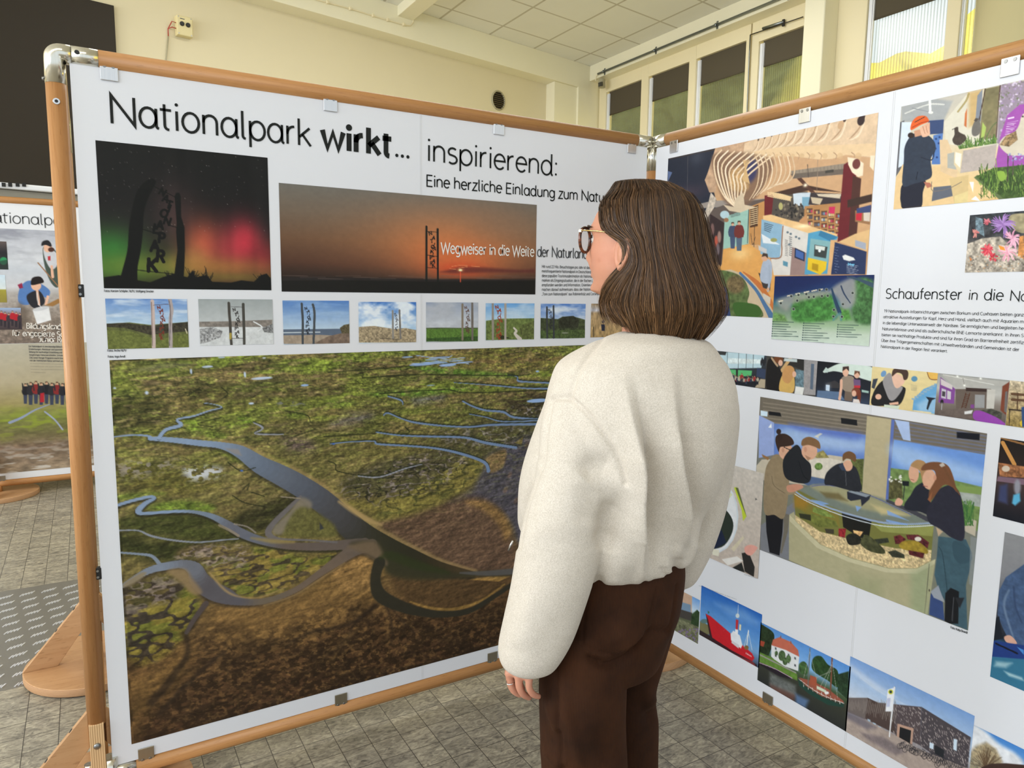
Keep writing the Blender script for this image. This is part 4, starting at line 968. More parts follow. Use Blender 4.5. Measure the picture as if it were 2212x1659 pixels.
for q, c, a in (([(385, 365), (440, 360), (470, 430), (400, 410)], (110, 134, 50), .8), ([(480, 415), (560, 420), (580, 450), (500, 450)], (108, 130, 52), .75), ([(590, 380), (670, 378), (680, 400), (600, 402)], (108, 132, 48), .8), ([(210, 760), (380, 740), (520, 760), (500, 790), (260, 785)], (100, 126, 46), .8), ([(75, 710), (230, 700), (290, 710), (90, 740)], (100, 124, 48), .7), ([(870, 330), (940, 320), (950, 350), (890, 355)], (110, 132, 54), .8), ([(1060, 270), (1180, 275), (1150, 300), (1080, 300)], (108, 130, 54), .8), ([(1270, 235), (1600, 215), (1760, 210), (1500, 250), (1290, 250)], (88, 124, 44), .85), ([(1440, 110), (1700, 125), (1920, 150), (1900, 165), (1600, 150)], (84, 122, 44), .8), ([(640, 350), (690, 355), (700, 375), (660, 370)], (104, 140, 44), .8), ([(540, 505), (640, 520), (720, 580), (650, 570)], (108, 128, 44), .6), ([(860, 560), (880, 610), (780, 540), (690, 500)], (112, 132, 48), .6)): p.P(q, c, a, soft=4, sm=True, tex=.18, ts=3)
# mud flat on the right and the sand fan below
p.P([(1780, 560), (1900, 470), (2000, 430), (2300, 330), (2900, 300), (2900, 1060), (2110, 1060), (1960, 960), (1910, 840), (1800, 760), (1620, 760), (1740, 680)], (74, 72, 84), .95, soft=8, sm=True)
p.P([(1290, 850), (1450, 810), (1560, 770), (1720, 720), (1850, 770), (1920, 900), (1940, 1080), (1700, 1070), (1560, 1010), (1400, 930)], (96, 76, 62), .95, soft=9, sm=True, tex=.07, ts=5)
p.P([(1700, 745), (1790, 740), (1880, 800), (1915, 880), (1890, 930), (1860, 860), (1790, 790)], (142, 112, 66), .7, soft=6, sm=True)
p.P([(1120, 745), (1250, 790), (1320, 830), (1560, 760), (1730, 660), (1790, 570), (1700, 550), (1500, 660), (1300, 740)], (126, 118, 62), .8, soft=6, sm=True)
p.P([(1800, 540), (1890, 500), (1880, 580), (1820, 610), (1795, 580)], (140, 116, 74), .8, soft=3, sm=True).P([(1930, 470), (1975, 440), (1965, 480)], (130, 116, 60), .8)
for x, y in ((1890, 690), (1910, 620), (1990, 480), (1940, 740), (2010, 560)): p.E(x, y, 16, 9, (122, 96, 78), a=.5, rot=-60, soft=2)
# fine creek mesh of the salt marsh
mm = f([(1110, 680), (1260, 600), (1560, 510), (1720, 560), (1640, 640), (1480, 720), (1300, 760), (1160, 730)], 8)
rd = 1-abs(p.nz(26, 12, 2, 31)-.5)*2; p.thr(rd, .90, .06, (132, 122, 126), .75, mm); p.thr(1-abs(p.nz(22, 9, 2, 33)-.5)*2, .93, .05, (34, 34, 28), .8, mm)
mm = f([(1700, 400), (1960, 395), (2000, 440), (1900, 490), (1640, 480), (1560, 430)], 8); p.thr(1-abs(p.nz(22, 10, 2, 35)-.5)*2, .9, .06, (134, 128, 128), .7, mm)
mm = f([(1880, 300), (2080, 300), (2050, 345), (1900, 345)], 6); p.thr(1-abs(p.nz(18, 8, 2, 36)-.5)*2, .88, .06, (128, 122, 124), .7, mm)
mm = f([(1310, 820), (1560, 750), (1740, 650), (1780, 570), (1700, 560), (1500, 660), (1320, 760)], 6); 
dgn = np.clip(1-abs(p.nz(30, 12, 2, 37)-.5)*7, 0, 1); p.thr(dgn, .55, .4, (60, 62, 36), .75, mm)
p.Z(220, 1100, 2.4043)
mm = f([(390, 230), (520, 185), (740, 190), (900, 210), (1080, 250), (1270, 210), (1100, 330), (900, 430), (720, 450), (620, 380), (520, 280)], 6)
p.blend(np.s_[:, :], mm*.85, (132, 116, 60)); p.thr(p.nz(34, 16, 3, 38), .5, .12, (96, 104, 46), .8, mm); p.thr(1-abs(p.nz(26, 11, 2, 39)-.5)*2, .86, .08, (62, 54, 46), .85, mm)
mm2 = f([(380, 250), (520, 185), (760, 190), (760, 260), (700, 310), (520, 290)], 6); p.blend(np.s_[:, :], mm2*.45, (92, 80, 66)); p.thr(1-abs(p.nz(18, 8, 2, 41)-.5)*2, .86, .06, (142, 128, 122), .7, mm2)
mm = f([(110, 430), (260, 360), (400, 380), (500, 470), (480, 560), (400, 700), (260, 800), (140, 780), (115, 600)], 6)
p.blend(np.s_[:, :], mm*.9, (124, 114, 52)); p.thr(p.nz(30, 14, 3, 43), .52, .12, (96, 102, 44), .8, mm); p.thr(1-abs(p.nz(30, 15, 2, 44)-.5)*2, .83, .07, (52, 46, 44), .9, mm)
mm2 = f([(110, 420), (270, 350), (420, 390), (380, 470), (240, 500), (115, 560)], 6); p.blend(np.s_[:, :], mm2*.6, (62, 52, 44)); p.thr(1-abs(p.nz(20, 9, 2, 45)-.5)*2, .84, .06, (138, 126, 122), .6, mm2)
def wig(q, a):
    """a natural meander"""
    f = smooth(np.array(q, float), 6); rr = np.random.default_rng(int(abs(q[0][0]*7+q[-1][1]))); n_ = rr.normal(size=(len(f), 2)); n_[1:-1] = (n_[:-2]+n_[1:-1]+n_[2:])/2.2; n_[0] = 0; n_[-1] = 0; return f+n_*a*.5
# brown flats
p.P([(580, 500), (800, 480), (1000, 460), (1200, 300), (1330, 210), (1470, 290), (1400, 400), (1460, 480), (1300, 560), (1000, 700), (700, 720), (560, 640)], (128, 100, 60), .75, soft=12, sm=True)
p.P([(1200, 300), (1300, 220), (1460, 250), (1480, 300), (1420, 330), (1400, 420), (1240, 410)], (142, 112, 70), .8, soft=5, sm=True, tex=.16, ts=7)
mlow = f([(110, 800), (560, 560), (760, 640), (1300, 480), (2140, 480), (2140, 760), (150, 1240), (120, 900)], 30)
dn = p.nz(60, 26, 4, 47); p.thr(dn, .54, .12, (44, 34, 24), .6, mlow); p.thr(p.nz(7, 5, 3, 48), .58, .08, (150, 118, 72), .5, mlow*np.clip(.75-abs(p.fx-.35), 0, 1)); p.thr(p.nz(9, 6, 3, 49), .52, .08, (40, 30, 20), .75, mlow*np.clip(p.fy*3-1.7, 0, 1)); p.thr(1-abs(p.nz(70, 34, 3, 71)-.5)*2, .94, .06, (40, 31, 22), .38, mlow); p.thr(1-abs(p.nz(40, 22, 3, 72)-.5)*2, .95, .05, (140, 110, 66), .16, mlow)
p.P([(120, 870), (260, 830), (430, 700), (480, 740), (400, 900), (240, 1060), (160, 1150), (130, 1000)], (136, 106, 60), .5, soft=16, sm=True, tex=.2, ts=5)
for q, w in (([(430, 650), (470, 600), (520, 520), (545, 480)], [34, 30, 26, 24]), ([(260, 1000), (360, 880), (440, 760), (440, 660)], [46, 40, 30, 26]), ([(300, 1060), (420, 930), (560, 800), (640, 740)], [20, 26, 22, 10]), ([(960, 710), (1080, 640), (1240, 610), (1320, 580), (1420, 500)], [14, 16, 16, 18, 26]), ([(1160, 760), (1260, 690), (1310, 600), (1400, 520)], [6, 9, 12, 14]), ([(1500, 700), (1510, 620), (1490, 540), (1480, 500)], [8, 10, 12, 16]), ([(1620, 640), (1560, 580), (1500, 510)], [6, 8, 10])): p.Ln(wig(q, 5), list(np.interp(np.linspace(0, 1, len(wig(q, 5))), np.linspace(0, 1, len(w)), w)), (44, 35, 27), .7, soft=4)
for q in ([(1150, 770), (1240, 690), (1290, 640)], [(1460, 520), (1490, 600), (1480, 680)], [(1330, 620), (1250, 700), (1200, 780)], [(480, 640), (520, 590), (560, 530)]): p.Ln(q, 9, (136, 108, 66), .3, soft=4)
p.P([(1500, 330), (1700, 350), (1920, 360), (2110, 350), (2100, 400), (1960, 480), (1800, 520), (1640, 500), (1540, 440)], (82, 64, 42), .9, soft=6, sm=True, tex=.12, ts=5).Ln([(1600, 480), (1700, 512), (1820, 520), (1960, 480), (2090, 390)], [6, 14, 16, 14, 8], (150, 120, 66), .8, soft=2).P([(1910, 365), (2000, 350), (2120, 348), (2060, 375)], (156, 124, 70), .9)
# fine dark drainage lines and pale tussocks over the upper marsh
up = np.clip(1.3-p.fy*2.4, 0, 1)*np.clip(p.nz(120, 40, 2, 61)*3-1.0, 0, 1)
p.thr(1-abs(p.nz(46, 9, 3, 62)-.5)*2, .955, .03, (38, 42, 24), .65, up); p.thr(1-abs(p.nz(24, 6, 2, 63)-.5)*2, .96, .03, (44, 48, 28), .5, np.clip(1.2-p.fy*2.6, 0, 1))
p.thr(p.nz(16, 4, 3, 64), .64, .06, (140, 150, 74), .5, np.clip(1.1-p.fy*1.9, 0, 1)); p.thr(p.nz(22, 5, 3, 65), .66, .06, (126, 110, 84), .55, np.clip(1.1-p.fy*1.9, 0, 1)); p.thr(p.nz(14, 4, 3, 66), .64, .08, (66, 68, 38), .4, np.clip(1.2-p.fy*1.9, 0, 1))
p.mul(p.nz(4, 2.6, 2, 55), .26, np.clip(1.2-p.fy*1.3, 0, 1)); p.mul(p.nz(12, 7, 3, 56), .12)
def relief(cx, cy, k, dy, dx, oc=4):
    n_ = p.nz(cx, cy, oc); d_ = n_-np.roll(np.roll(n_, dy, 0), dx, 1); return np.clip(1+k*d_, .45, 1.6)
p.c *= (1+(relief(12, 6, 1.0, 1, 2)-1)*np.clip(1.35-p.fy*1.1, .25, 1))[..., None]; p.c *= (1+(relief(60, 26, 2.4, 2, 3)-1)*.5)[..., None]
p.c *= np.array([1.10, 1.08, 1.04], np.float32); np.clip(p.c, 0, 255, out=p.c)
# rivers: dark banks first, then water
p.Z(220, 740, 2.1686); BL, GR, DK = (134, 152, 178), (100, 106, 118), (72, 68, 64)
main = [(225, 449), (330, 456), (460, 471), (560, 482), (650, 512), (740, 572), (840, 622), (940, 678), (1040, 748), (1140, 838), (1230, 912), (1340, 975), (1450, 1022), (1580, 1060), (1740, 1085)]
mw = [16, 22, 26, 30, 56, 78, 92, 100, 108, 116, 126, 128, 116, 76, 30]
p.Ln([(x-4, y+8) for x, y in main], [w+6 for w in mw], (44, 42, 34), .6, soft=3).Ln([(x+8, y-9) for x, y in main[3:]], [w+2 for w in mw[3:]], (176, 148, 98), .55, soft=3)
p.Ln(main, mw, [BL, BL, BL, (128, 144, 166), (116, 128, 146), (104, 114, 130), (98, 104, 116), (88, 92, 102), (80, 80, 84), (70, 68, 66), (58, 56, 44), (54, 52, 38), (54, 50, 36), (66, 56, 38), (84, 68, 46)])
p.P([(575, 495), (640, 500), (655, 530), (620, 520)], (142, 136, 132), .9, soft=1.5)
t_ = [((52, 442), (140, 433), (215, 437), (238, 452)), ((268, 446), (300, 408), (372, 386), (352, 360), (430, 344), (500, 320), (562, 303), (520, 288), (480, 283))]
p.Ln([(x, y+5) for x, y in t_[1]], 14, (50, 52, 34), .7).Ln(t_[0], [7, 7, 10, 14], BL).Ln(t_[1], [18, 15, 16, 9, 8, 6, 5, 3, 2], (140, 158, 184))
s2 = [(72, 762), (150, 738), (225, 722), (245, 730), (205, 752), (172, 785), (185, 800), (260, 796), (360, 790), (440, 794), (520, 815), (590, 852), (650, 890), (740, 925), (860, 950), (1000, 955), (1160, 945), (1230, 940)]
w2 = [14, 14, 14, 14, 20, 26, 16, 14, 14, 16, 26, 36, 44, 40, 38, 44, 56, 60]
p.Ln([(x, y+7) for x, y in s2], [w+7 for w in w2], (46, 44, 32), .75, soft=2); p.Ln(s2, w2, [BL]*9+[(120, 132, 148)]*2+[(104, 106, 116)]*3+[(104, 92, 84)]*4)
p.Ln([(550, 855), (600, 880), (640, 905)], 12, (150, 136, 114), .8).Ln([(620, 850), (680, 862), (720, 890)], 7, (150, 140, 130), .8)
p.P([(930, 725), (985, 760), (920, 850), (830, 900), (800, 870), (880, 790)], (134, 124, 108), .9, soft=3, sm=True).P([(930, 770), (1060, 830), (1100, 880), (1080, 910), (900, 910), (850, 890)], (104, 100, 56), .95, soft=3, sm=True, tex=.25, ts=5).P([(1020, 840), (1040, 870), (1020, 880)], (60, 62, 62))
p.Ln([(930, 722), (870, 780), (800, 850), (780, 895), (830, 920), (960, 925), (1100, 935)], [14, 22, 26, 30, 14, 10, 10], (112, 106, 106), .95).Ln([(80, 880), (170, 880), (230, 905), (330, 925), (450, 935), (560, 925), (640, 918)], [7, 7, 10, 9, 8, 7, 5], (136, 140, 148)).Ln([(840, 722), (930, 730)], 5, (150, 138, 118))
p.Ln([(1110, 745), (1180, 790), (1260, 835), (1310, 855)], [10, 22, 20, 10], (186, 156, 104), .8, soft=3).Ln([(700, 915), (800, 930), (900, 935)], [6, 20, 8], (160, 138, 78), .7, soft=3)
p.Z(220, 1100, 2.4043)
s3 = [(95, 225), (190, 232), (260, 243), (300, 285)]; p.Ln(s3, [10, 12, 16, 20], (128, 138, 152))
s3 = [(105, 400), (160, 365), (240, 320), (330, 295), (420, 285), (480, 310), (510, 370), (570, 420), (640, 450), (720, 478), (820, 480), (920, 455), (1020, 410), (1120, 340), (1220, 270), (1320, 205), (1400, 185)]
w3 = [18, 26, 34, 40, 44, 70, 90, 92, 84, 44, 34, 32, 34, 40, 60, 80, 70]
p.Ln([(x, y+8) for x, y in s3], [w+8 for w in w3], (52, 44, 36), .6, soft=3).Ln(s3, w3, [(126, 134, 148)]*4+[(110, 112, 120)]*2+[(92, 88, 92)]*4+[(110, 98, 84)]*2+[(114, 98, 84)]*3+[(104, 92, 82)]*2)
p.P([(120, 380), (200, 330), (230, 335), (170, 385), (110, 405)], (142, 126, 98), .9, soft=2, sm=True).P([(340, 320), (430, 310), (470, 360), (520, 430), (470, 440), (400, 370)], (146, 122, 88), .85, soft=3, sm=True).Ln([(440, 640), (480, 570), (540, 490)], [20, 26, 30], (84, 74, 72), .9)
p.Ln([(560, 330), (640, 420), (720, 455), (830, 455), (960, 400)], [8, 12, 8, 6, 6], (178, 148, 98), .7, soft=2).Ln([(840, 500), (1000, 445), (1150, 350), (1260, 280)], [8, 10, 10, 8], (160, 130, 86), .7, soft=2)
p.P([(1290, 180), (1420, 165), (1500, 220), (1700, 300), (1860, 330), (2130, 320), (2130, 345), (1900, 350), (1700, 365), (1560, 360), (1480, 330), (1440, 260)], (60, 58, 40), .95, soft=5, sm=True)
p.P([(1280, 190), (1410, 165), (1460, 230), (1480, 290), (1400, 250), (1320, 215)], (124, 104, 82), .85, soft=4, sm=True)
p.Ln([(1440, 280), (1420, 360), (1440, 440), (1520, 490), (1640, 530), (1760, 545), (1900, 530), (2010, 470), (2130, 390)], [60, 50, 60, 56, 44, 34, 30, 28, 26], (50, 48, 38), .95, soft=2).Ln([(1860, 330), (2000, 332), (2140, 322)], [8, 24, 30], (92, 90, 88), .9, soft=2)
p.Ln([(1450, 250), (1500, 240), (1640, 290), (1800, 330)], [20, 40, 44, 16], (52, 60, 32), .7, soft=5)
# small creeks on the upper right
p.Z(220, 740, 2.1686); CB = (116, 138, 172)
for q, w in (([(2110, 215), (2000, 215), (1880, 205), (1760, 195), (1650, 188)], [8, 6, 5, 3, 2]), ([(2110, 190), (2010, 185), (1950, 180), (1945, 160), (1900, 152)], [7, 6, 8, 4, 2]), ([(1690, 275), (1740, 300), (1800, 318), (1880, 325), (1930, 350), (2060, 360)], [6, 7, 8, 9, 9, 8]), ([(1720, 335), (1800, 350), (1880, 370), (2040, 365)], [3, 4, 5, 6]), ([(1320, 340), (1340, 330), (1400, 355), (1470, 375), (1600, 390), (1720, 395), (1840, 385), (2050, 382)], [5, 6, 5, 8, 7, 8, 10, 12]), ([(1285, 420), (1400, 435), (1540, 440), (1700, 445), (1800, 470), (1940, 492)], [5, 6, 8, 9, 12, 12]), ([(1070, 475), (1170, 465), (1275, 462), (1290, 475), (1420, 483), (1560, 495), (1680, 520), (1790, 560), (1810, 600)], [4, 4, 5, 8, 8, 9, 12, 14, 20]), ([(710, 375), (750, 395), (745, 410), (715, 425), (760, 430), (850, 430)], [4, 10, 7, 5, 7, 4]), ([(1340, 252), (1400, 270), (1410, 290)], [5, 7, 4]), ([(1500, 570), (1420, 590), (1300, 630), (1200, 625)], [3, 6, 6, 5])): p.Ln([(x, y-4) for x, y in q], [v+3 for v in w], (40, 46, 28), .8).Ln(q, w, CB if q[0][0] > 1000 and q[0][1] < 560 else (150, 152, 160))
for q in ([(1060, 140), (1300, 122), (1500, 105), (1420, 125)], [(1220, 165), (1500, 150), (1900, 155), (2000, 150)], [(1300, 240), (1600, 220), (1720, 235), (2090, 222)], [(520, 395), (450, 380), (560, 350)], [(400, 250), (430, 230), (460, 210)], [(860, 320), (960, 340), (975, 370)], [(1060, 555), (1095, 570), (1100, 600), (1190, 620)], [(590, 560), (650, 600), (720, 585)], [(560, 210), (590, 240), (560, 265)], [(900, 440), (1000, 405)], [(660, 690), (690, 660), (680, 690)], [(1040, 440), (1280, 425)], [(700, 700), (760, 720)], [(1400, 430), (1440, 420), (1420, 395)], [(610, 715), (670, 750), (770, 770)]): p.Ln(q, 5, (38, 42, 24), .8)
for x, y, rx, ry in ((1560, 95, 60, 5), (1620, 105, 40, 7), (1500, 102, 60, 6), (1580, 70, 50, 3), (1660, 85, 36, 3), (1700, 92, 40, 3), (1545, 80, 30, 3), (1430, 68, 26, 3), (750, 167, 50, 6), (495, 113, 26, 5), (670, 150, 5, 14), (418, 135, 5, 12), (210, 235, 8, 8), (950, 200, 18, 5), (560, 70, 16, 3), (760, 72, 7, 3), (60, 213, 7, 4), (2040, 272, 50, 9), (1540, 200, 20, 2), (700, 285, 12, 5), (2040, 135, 8, 4)): p.E(x, y, rx, ry, (150, 178, 220) if x > 900 else (190, 204, 224), rot=-4)
for q in ([(1450, 100), (1560, 88), (1700, 70)], [(1470, 60), (1600, 75), (1640, 60)], [(1600, 105), (1680, 95), (1720, 100)]): p.Ln(q, 3, (160, 184, 222))
mm = f([(390, 590), (540, 585), (560, 620), (450, 645), (400, 630)], 6); p.thr(p.nz(9, 4, 3, 52), .5, .05, (206, 208, 216), .9, mm); mm = f([(70, 580), (200, 550), (350, 560), (300, 590), (120, 630)], 10); p.thr(p.nz(10, 5, 3, 53), .57, .05, (166, 154, 150), .75, mm)
mm = f([(150, 130), (300, 100), (410, 102), (240, 125)], 4); p.blend(np.s_[:, :], mm*.5, (140, 130, 112)); mm = f([(840, 275), (940, 285), (930, 295), (830, 290)], 3); p.thr(p.nz(8, 3, 2, 54), .5, .1, (132, 132, 142), .8, mm)
p.E(655, 600, 7, 4, (70, 110, 190)).E(1085, 475, 6, 3, (60, 100, 190))
# grain of grass tufts
p.done(PA, 'large aerial picture of a green salt marsh with winding creeks')
# ------------------------------------------------------------ board B: whale skeleton hall
r = np.random.default_rng(9)
_a = BB.to(1443.9, 342.7); _b = BB.to(1898, 241.6); _c = BB.to(1664, 686.5)
p = Pic(BB, (float(_a[0]), float(_a[1])), (float(_b[0]), float(_c[1])), 1.5, uv=True); p.Z(1420, 230, 3.016)
p.vg([(0, (196, 158, 122)), (.5, (200, 158, 116)), (1, (206, 150, 92))])
p.P([(60, 330), (380, 265), (340, 420), (380, 600), (420, 700), (300, 780), (40, 780)], (42, 46, 58)).P([(60, 335), (380, 268), (376, 285), (60, 350)], (64, 56, 54)).G(260, 330, 60, 60, (70, 74, 86), .6).G(200, 560, 160, 60, (84, 66, 76), .5).Ln([(200, 325), (195, 600)], 3, (86, 82, 84)).P([(70, 420), (98, 430), (70, 490)], (96, 112, 150))
p.P([(250, 640), (360, 615), (720, 600), (700, 640), (260, 665)], (150, 140, 132)).P([(300, 690), (440, 640), (720, 600), (720, 900), (440, 900), (430, 1040), (330, 960)], (96, 84, 78))
p.P([(345, 700), (440, 760), (415, 1045), (335, 950)], (56, 44, 44)); 
for x, y, c in ((385, 880, (176, 84, 66)), (405, 850, (150, 120, 110)), (360, 800, (120, 90, 86)), (395, 930, (110, 96, 100))): p.E(x, y, 12, 38, c, soft=2)
p.P([(440, 720), (600, 660), (598, 895), (430, 930)], (150, 186, 172)).E(440, 705, 30, 26, (176, 200, 206)).E(450, 740, 16, 14, (150, 110, 80))
for i in range(3): p.Ln([(480, 705+i*8), (540, 690+i*8)], 3, (80, 90, 90))
p.P([(600, 655), (700, 615), (700, 900), (595, 900)], (190, 138, 84)).P([(605, 660), (660, 640), (655, 780), (605, 790)], (80, 54, 38))
for i in range(9): p.Ln([(608, 668+i*13), (655, 655+i*13)], 5, (206, 180, 140))
p.Ln([(598, 660), (588, 890)], 5, (60, 70, 70)).Ln([(635, 770), (630, 930)], 4, (70, 56, 46)).Ln([(610, 830), (622, 900), (640, 850)], 4, (90, 70, 54))
p.P([(430, 930), (600, 895), (690, 960), (780, 1100), (760, 1380), (560, 1130), (380, 1060), (420, 1040)], (216, 158, 88)).G(540, 960, 80, 50, (240, 204, 140), .8)
p.person(492, 925, 172, (66, 76, 100), (70, 84, 110)).person(534, 940, 196, (110, 52, 48), (84, 100, 118))
p.P([(700, 580), (765, 575), (745, 715), (698, 715)], (106, 40, 42)).P([(760, 560), (980, 555), (965, 760), (745, 720)], (84, 76, 68)).P([(885, 565), (1000, 560), (990, 660), (890, 640)], (196, 206, 214)).P([(945, 590), (1000, 590), (985, 680), (945, 660)], (120, 160, 180))
for i in range(70): p.E(r.uniform(770, 950), r.uniform(630, 730), r.uniform(4, 11), r.uniform(5, 13), ((44, 42, 40), (96, 86, 76), (60, 56, 54), (130, 118, 100))[i % 4])
p.E(805, 650, 14, 24, (176, 168, 110))
p.P([(1000, 560), (1220, 570), (1210, 650), (985, 640)], (62, 54, 56)).P([(960, 650), (1215, 625), (1195, 845), (955, 775)], (176, 128, 82))
for i in range(5):
    for j in range(4):
        x, y = 975+i*47, 665+j*40+i*8; p.P([(x, y), (x+38, y-2), (x+36, y+28), (x, y+30)], (92, 66, 48))
        for k in range(3): p.E(x+7+k*12, y+17, 7, 10, tuple(r.choice([(196, 186, 170), (180, 70, 90), (90, 84, 90), (200, 170, 120), (150, 60, 60), (110, 130, 150)])))
p.P([(1120, 655), (1160, 652), (1155, 700), (1118, 695)], (196, 50, 90)).P([(925, 745), (975, 700), (985, 780), (930, 770)], (190, 140, 96))
p.P([(770, 560), (960, 510), (1210, 560), (1000, 545), (860, 575)], (70, 50, 42)).P([(870, 420), (1235, 370), (1235, 440), (885, 470)], (146, 132, 116)).P([(870, 440), (1235, 405), (1235, 440), (885, 470)], (108, 96, 86))
for i in range(16): p.Ln([(880+i*23, 420-i*3), (884+i*23, 468-i*2)], 1.5, (110, 100, 90), .7)
p.P([(1095, 418), (1150, 410), (1150, 428), (1095, 436)], (70, 66, 60)).Ln([(980, 380), (985, 460)], 5, (84, 74, 68)).P([(910, 470), (940, 465), (1030, 560), (1000, 560)], (84, 56, 46)).G(966, 513, 16, 14, (255, 240, 210), 1)
p.Ln([(1048, 330), (1040, 560)], 2, (150, 130, 110)).P([(1000, 590), (1080, 600), (1060, 640), (1010, 630)], (196, 178, 150)).P([(1040, 570), (1200, 570), (1190, 600), (1050, 585)], (206, 190, 166)).P([(740, 555), (880, 590), (860, 610), (760, 590)], (216, 186, 140))
p.P([(1215, 380), (1260, 350), (1300, 420), (1250, 880), (1175, 880)], (104, 38, 42)).P([(1275, 450), (1330, 470), (1300, 850), (1245, 870)], (78, 48, 42)).P([(1240, 610), (1400, 570), (1400, 620), (1240, 660)], (62, 46, 40))
p.P([(1290, 680), (1400, 650), (1385, 770), (1290, 750)], (150, 110, 76)).P([(1295, 700), (1335, 690), (1330, 745), (1295, 740)], (190, 44, 60)).P([(1345, 690), (1390, 680), (1385, 750), (1345, 745)], (210, 196, 180)).P([(1300, 665), (1395, 640), (1390, 690), (1300, 695)], (60, 70, 110))
p.P([(690, 712), (740, 704), (1175, 832), (1170, 862), (960, 826), (820, 770), (690, 740)], (226, 186, 132)).G(950, 780, 60, 16, (255, 236, 190), .9)
p.P([(680, 735), (825, 772), (810, 1005), (740, 985), (672, 960)], (138, 172, 194)).P([(815, 770), (985, 826), (985, 1100), (760, 1100), (740, 985), (800, 990)], (212, 206, 198)).P([(680, 830), (800, 900), (690, 890)], (220, 224, 226)).E(760, 870, 22, 13, (150, 150, 90)).Ln([(820, 780), (812, 880), (806, 980), (740, 990)], 8, (150, 110, 84))
for i in range(5): p.Ln([(698, 760+i*11), (755-i*5, 775+i*11)], 4, (60, 76, 92))
for y in range(10): p.Ln([(835, 870+y*11), (850, 874+y*11)], 5, (150, 146, 142)).Ln([(862, 850+y*13), (876, 854+y*13)], 6, (130, 130, 130))
for x, y in ((850, 820), (870, 830), (905, 850), (925, 860), (860, 900)): p.E(x, y, 8, 7, (96, 110, 120))
p.P([(880, 915), (985, 960), (985, 1100), (865, 1100)], (150, 124, 118)).P([(897, 920), (962, 950), (960, 1010), (895, 985)], (36, 44, 66)).P([(903, 930), (955, 954), (953, 1000), (902, 978)], (70, 100, 160)).P([(660, 905), (715, 930), (712, 960), (662, 935)], (190, 188, 186)).P([(820, 1005), (852, 1015), (850, 1045), (820, 1035)], (90, 140, 160))
p.P([(985, 826), (1065, 808), (1178, 850), (1165, 880), (1130, 1090), (960, 1095)], (84, 152, 184)).P([(1065, 810), (1178, 850), (1130, 880), (1050, 840)], (60, 120, 156))
p.P([(1000, 860), (1130, 880), (1110, 1020), (985, 990)], (140, 176, 172), .8).P([(1025, 900), (1110, 915), (1100, 990), (1022, 975)], (60, 66, 64)).P([(1030, 905), (1095, 915), (1090, 940), (1030, 930)], (210, 214, 206)).P([(983, 985), (1105, 1012), (1100, 1062), (1062, 1096), (978, 1062)], (222, 186, 44)).P([(1010, 1020), (1050, 1030), (1048, 1075), (1008, 1062)], (176, 140, 30)).E(1058, 940, 9, 10, (230, 236, 236))
p.P([(1130, 870), (1170, 870), (1135, 1095), (1108, 1095)], (212, 168, 120)).P([(1158, 884), (1365, 945), (1356, 1095), (1132, 1095)], (42, 54, 88)).P([(1185, 880), (1290, 830), (1390, 800), (1385, 850), (1365, 945)], (216, 178, 126)).P([(1290, 870), (1360, 890), (1360, 935), (1290, 910)], (160, 166, 180)).P([(1206, 975), (1225, 965), (1280, 985), (1290, 1000), (1250, 1008), (1215, 998)], (226, 226, 222))
p.T('Meer', 1243, 1035, 14, (110, 190, 226), .2, 5)
for i in range(7): p.Ln([(1235, 1030+i*9), (1310-(i % 3)*9, 1040+i*9)], 2.5, (150, 158, 176), .8)
for i in range(10): p.Ln([(1155+(i % 2)*3, 915+i*18), (1185-(i*7) % 16, 920+i*18)], 2.5, (120, 130, 160), .7)
# bones
BN1, BN2, BN3 = (214, 186, 154), (176, 142, 112), (236, 216, 188)
p.P([(310, 480), (330, 430), (380, 270), (560, 236), (640, 240), (560, 330), (460, 330), (400, 420), (380, 560), (340, 560)], (190, 156, 126), tex=.12, ts=8)
p.P([(570, 240), (700, 190), (900, 140), (1180, 90), (1445, 30), (1440, 240), (1420, 335), (1230, 315), (1140, 340), (1050, 345), (900, 325), (760, 325), (600, 345), (560, 320)], BN1, tex=.06, ts=8)
p.P([(600, 300), (760, 270), (900, 260), (1060, 255), (1200, 250), (1420, 240), (1425, 330), (1230, 315), (1140, 342), (1050, 345), (900, 325), (760, 325), (600, 345)], (222, 192, 152))
vx = [650, 690, 735, 785, 835, 890, 950, 1020, 1100, 1200, 1320]
for i, x in enumerate(vx):
    k = .6+i*.09; y = 222-i*15; hh = 70+i*7
    p.Ln([(x+14*k, y-8), (x, y+hh*.45), (x-26*k, y+hh*.8), (x-46*k, y+hh)], [5*k, 6*k, 7*k, 3*k], BN2, .9).Ln([(x+24*k, y-8), (x+12*k, y+hh*.45), (x-8*k, y+hh*.85), (x-40*k, y+hh*1.05)], [5*k, 7*k, 9*k, 3*k], BN3, .8)
    p.E(x+16*k, y-6, 8*k, 15*k, (70, 52, 46), 14).Ln([(x-36*k, 300), (x-22*k, 318), (x-26*k, 342)], 4*k, BN2).E(x-6*k, 322, 14*k, 14*k, (206, 172, 130), a=.7)
p.E(1328, 92, 24, 34, (58, 46, 46), 16).E(1195, 122, 18, 28, (196, 160, 124), 20)
p.P([(1240, 330), (1300, 340), (1345, 370), (1340, 450), (1310, 460), (1270, 430), (1245, 380)], BN3).E(1298, 375, 26, 34, (110, 60, 56), 10).P([(1390, 320), (1420, 320), (1410, 420), (1385, 390)], BN3)
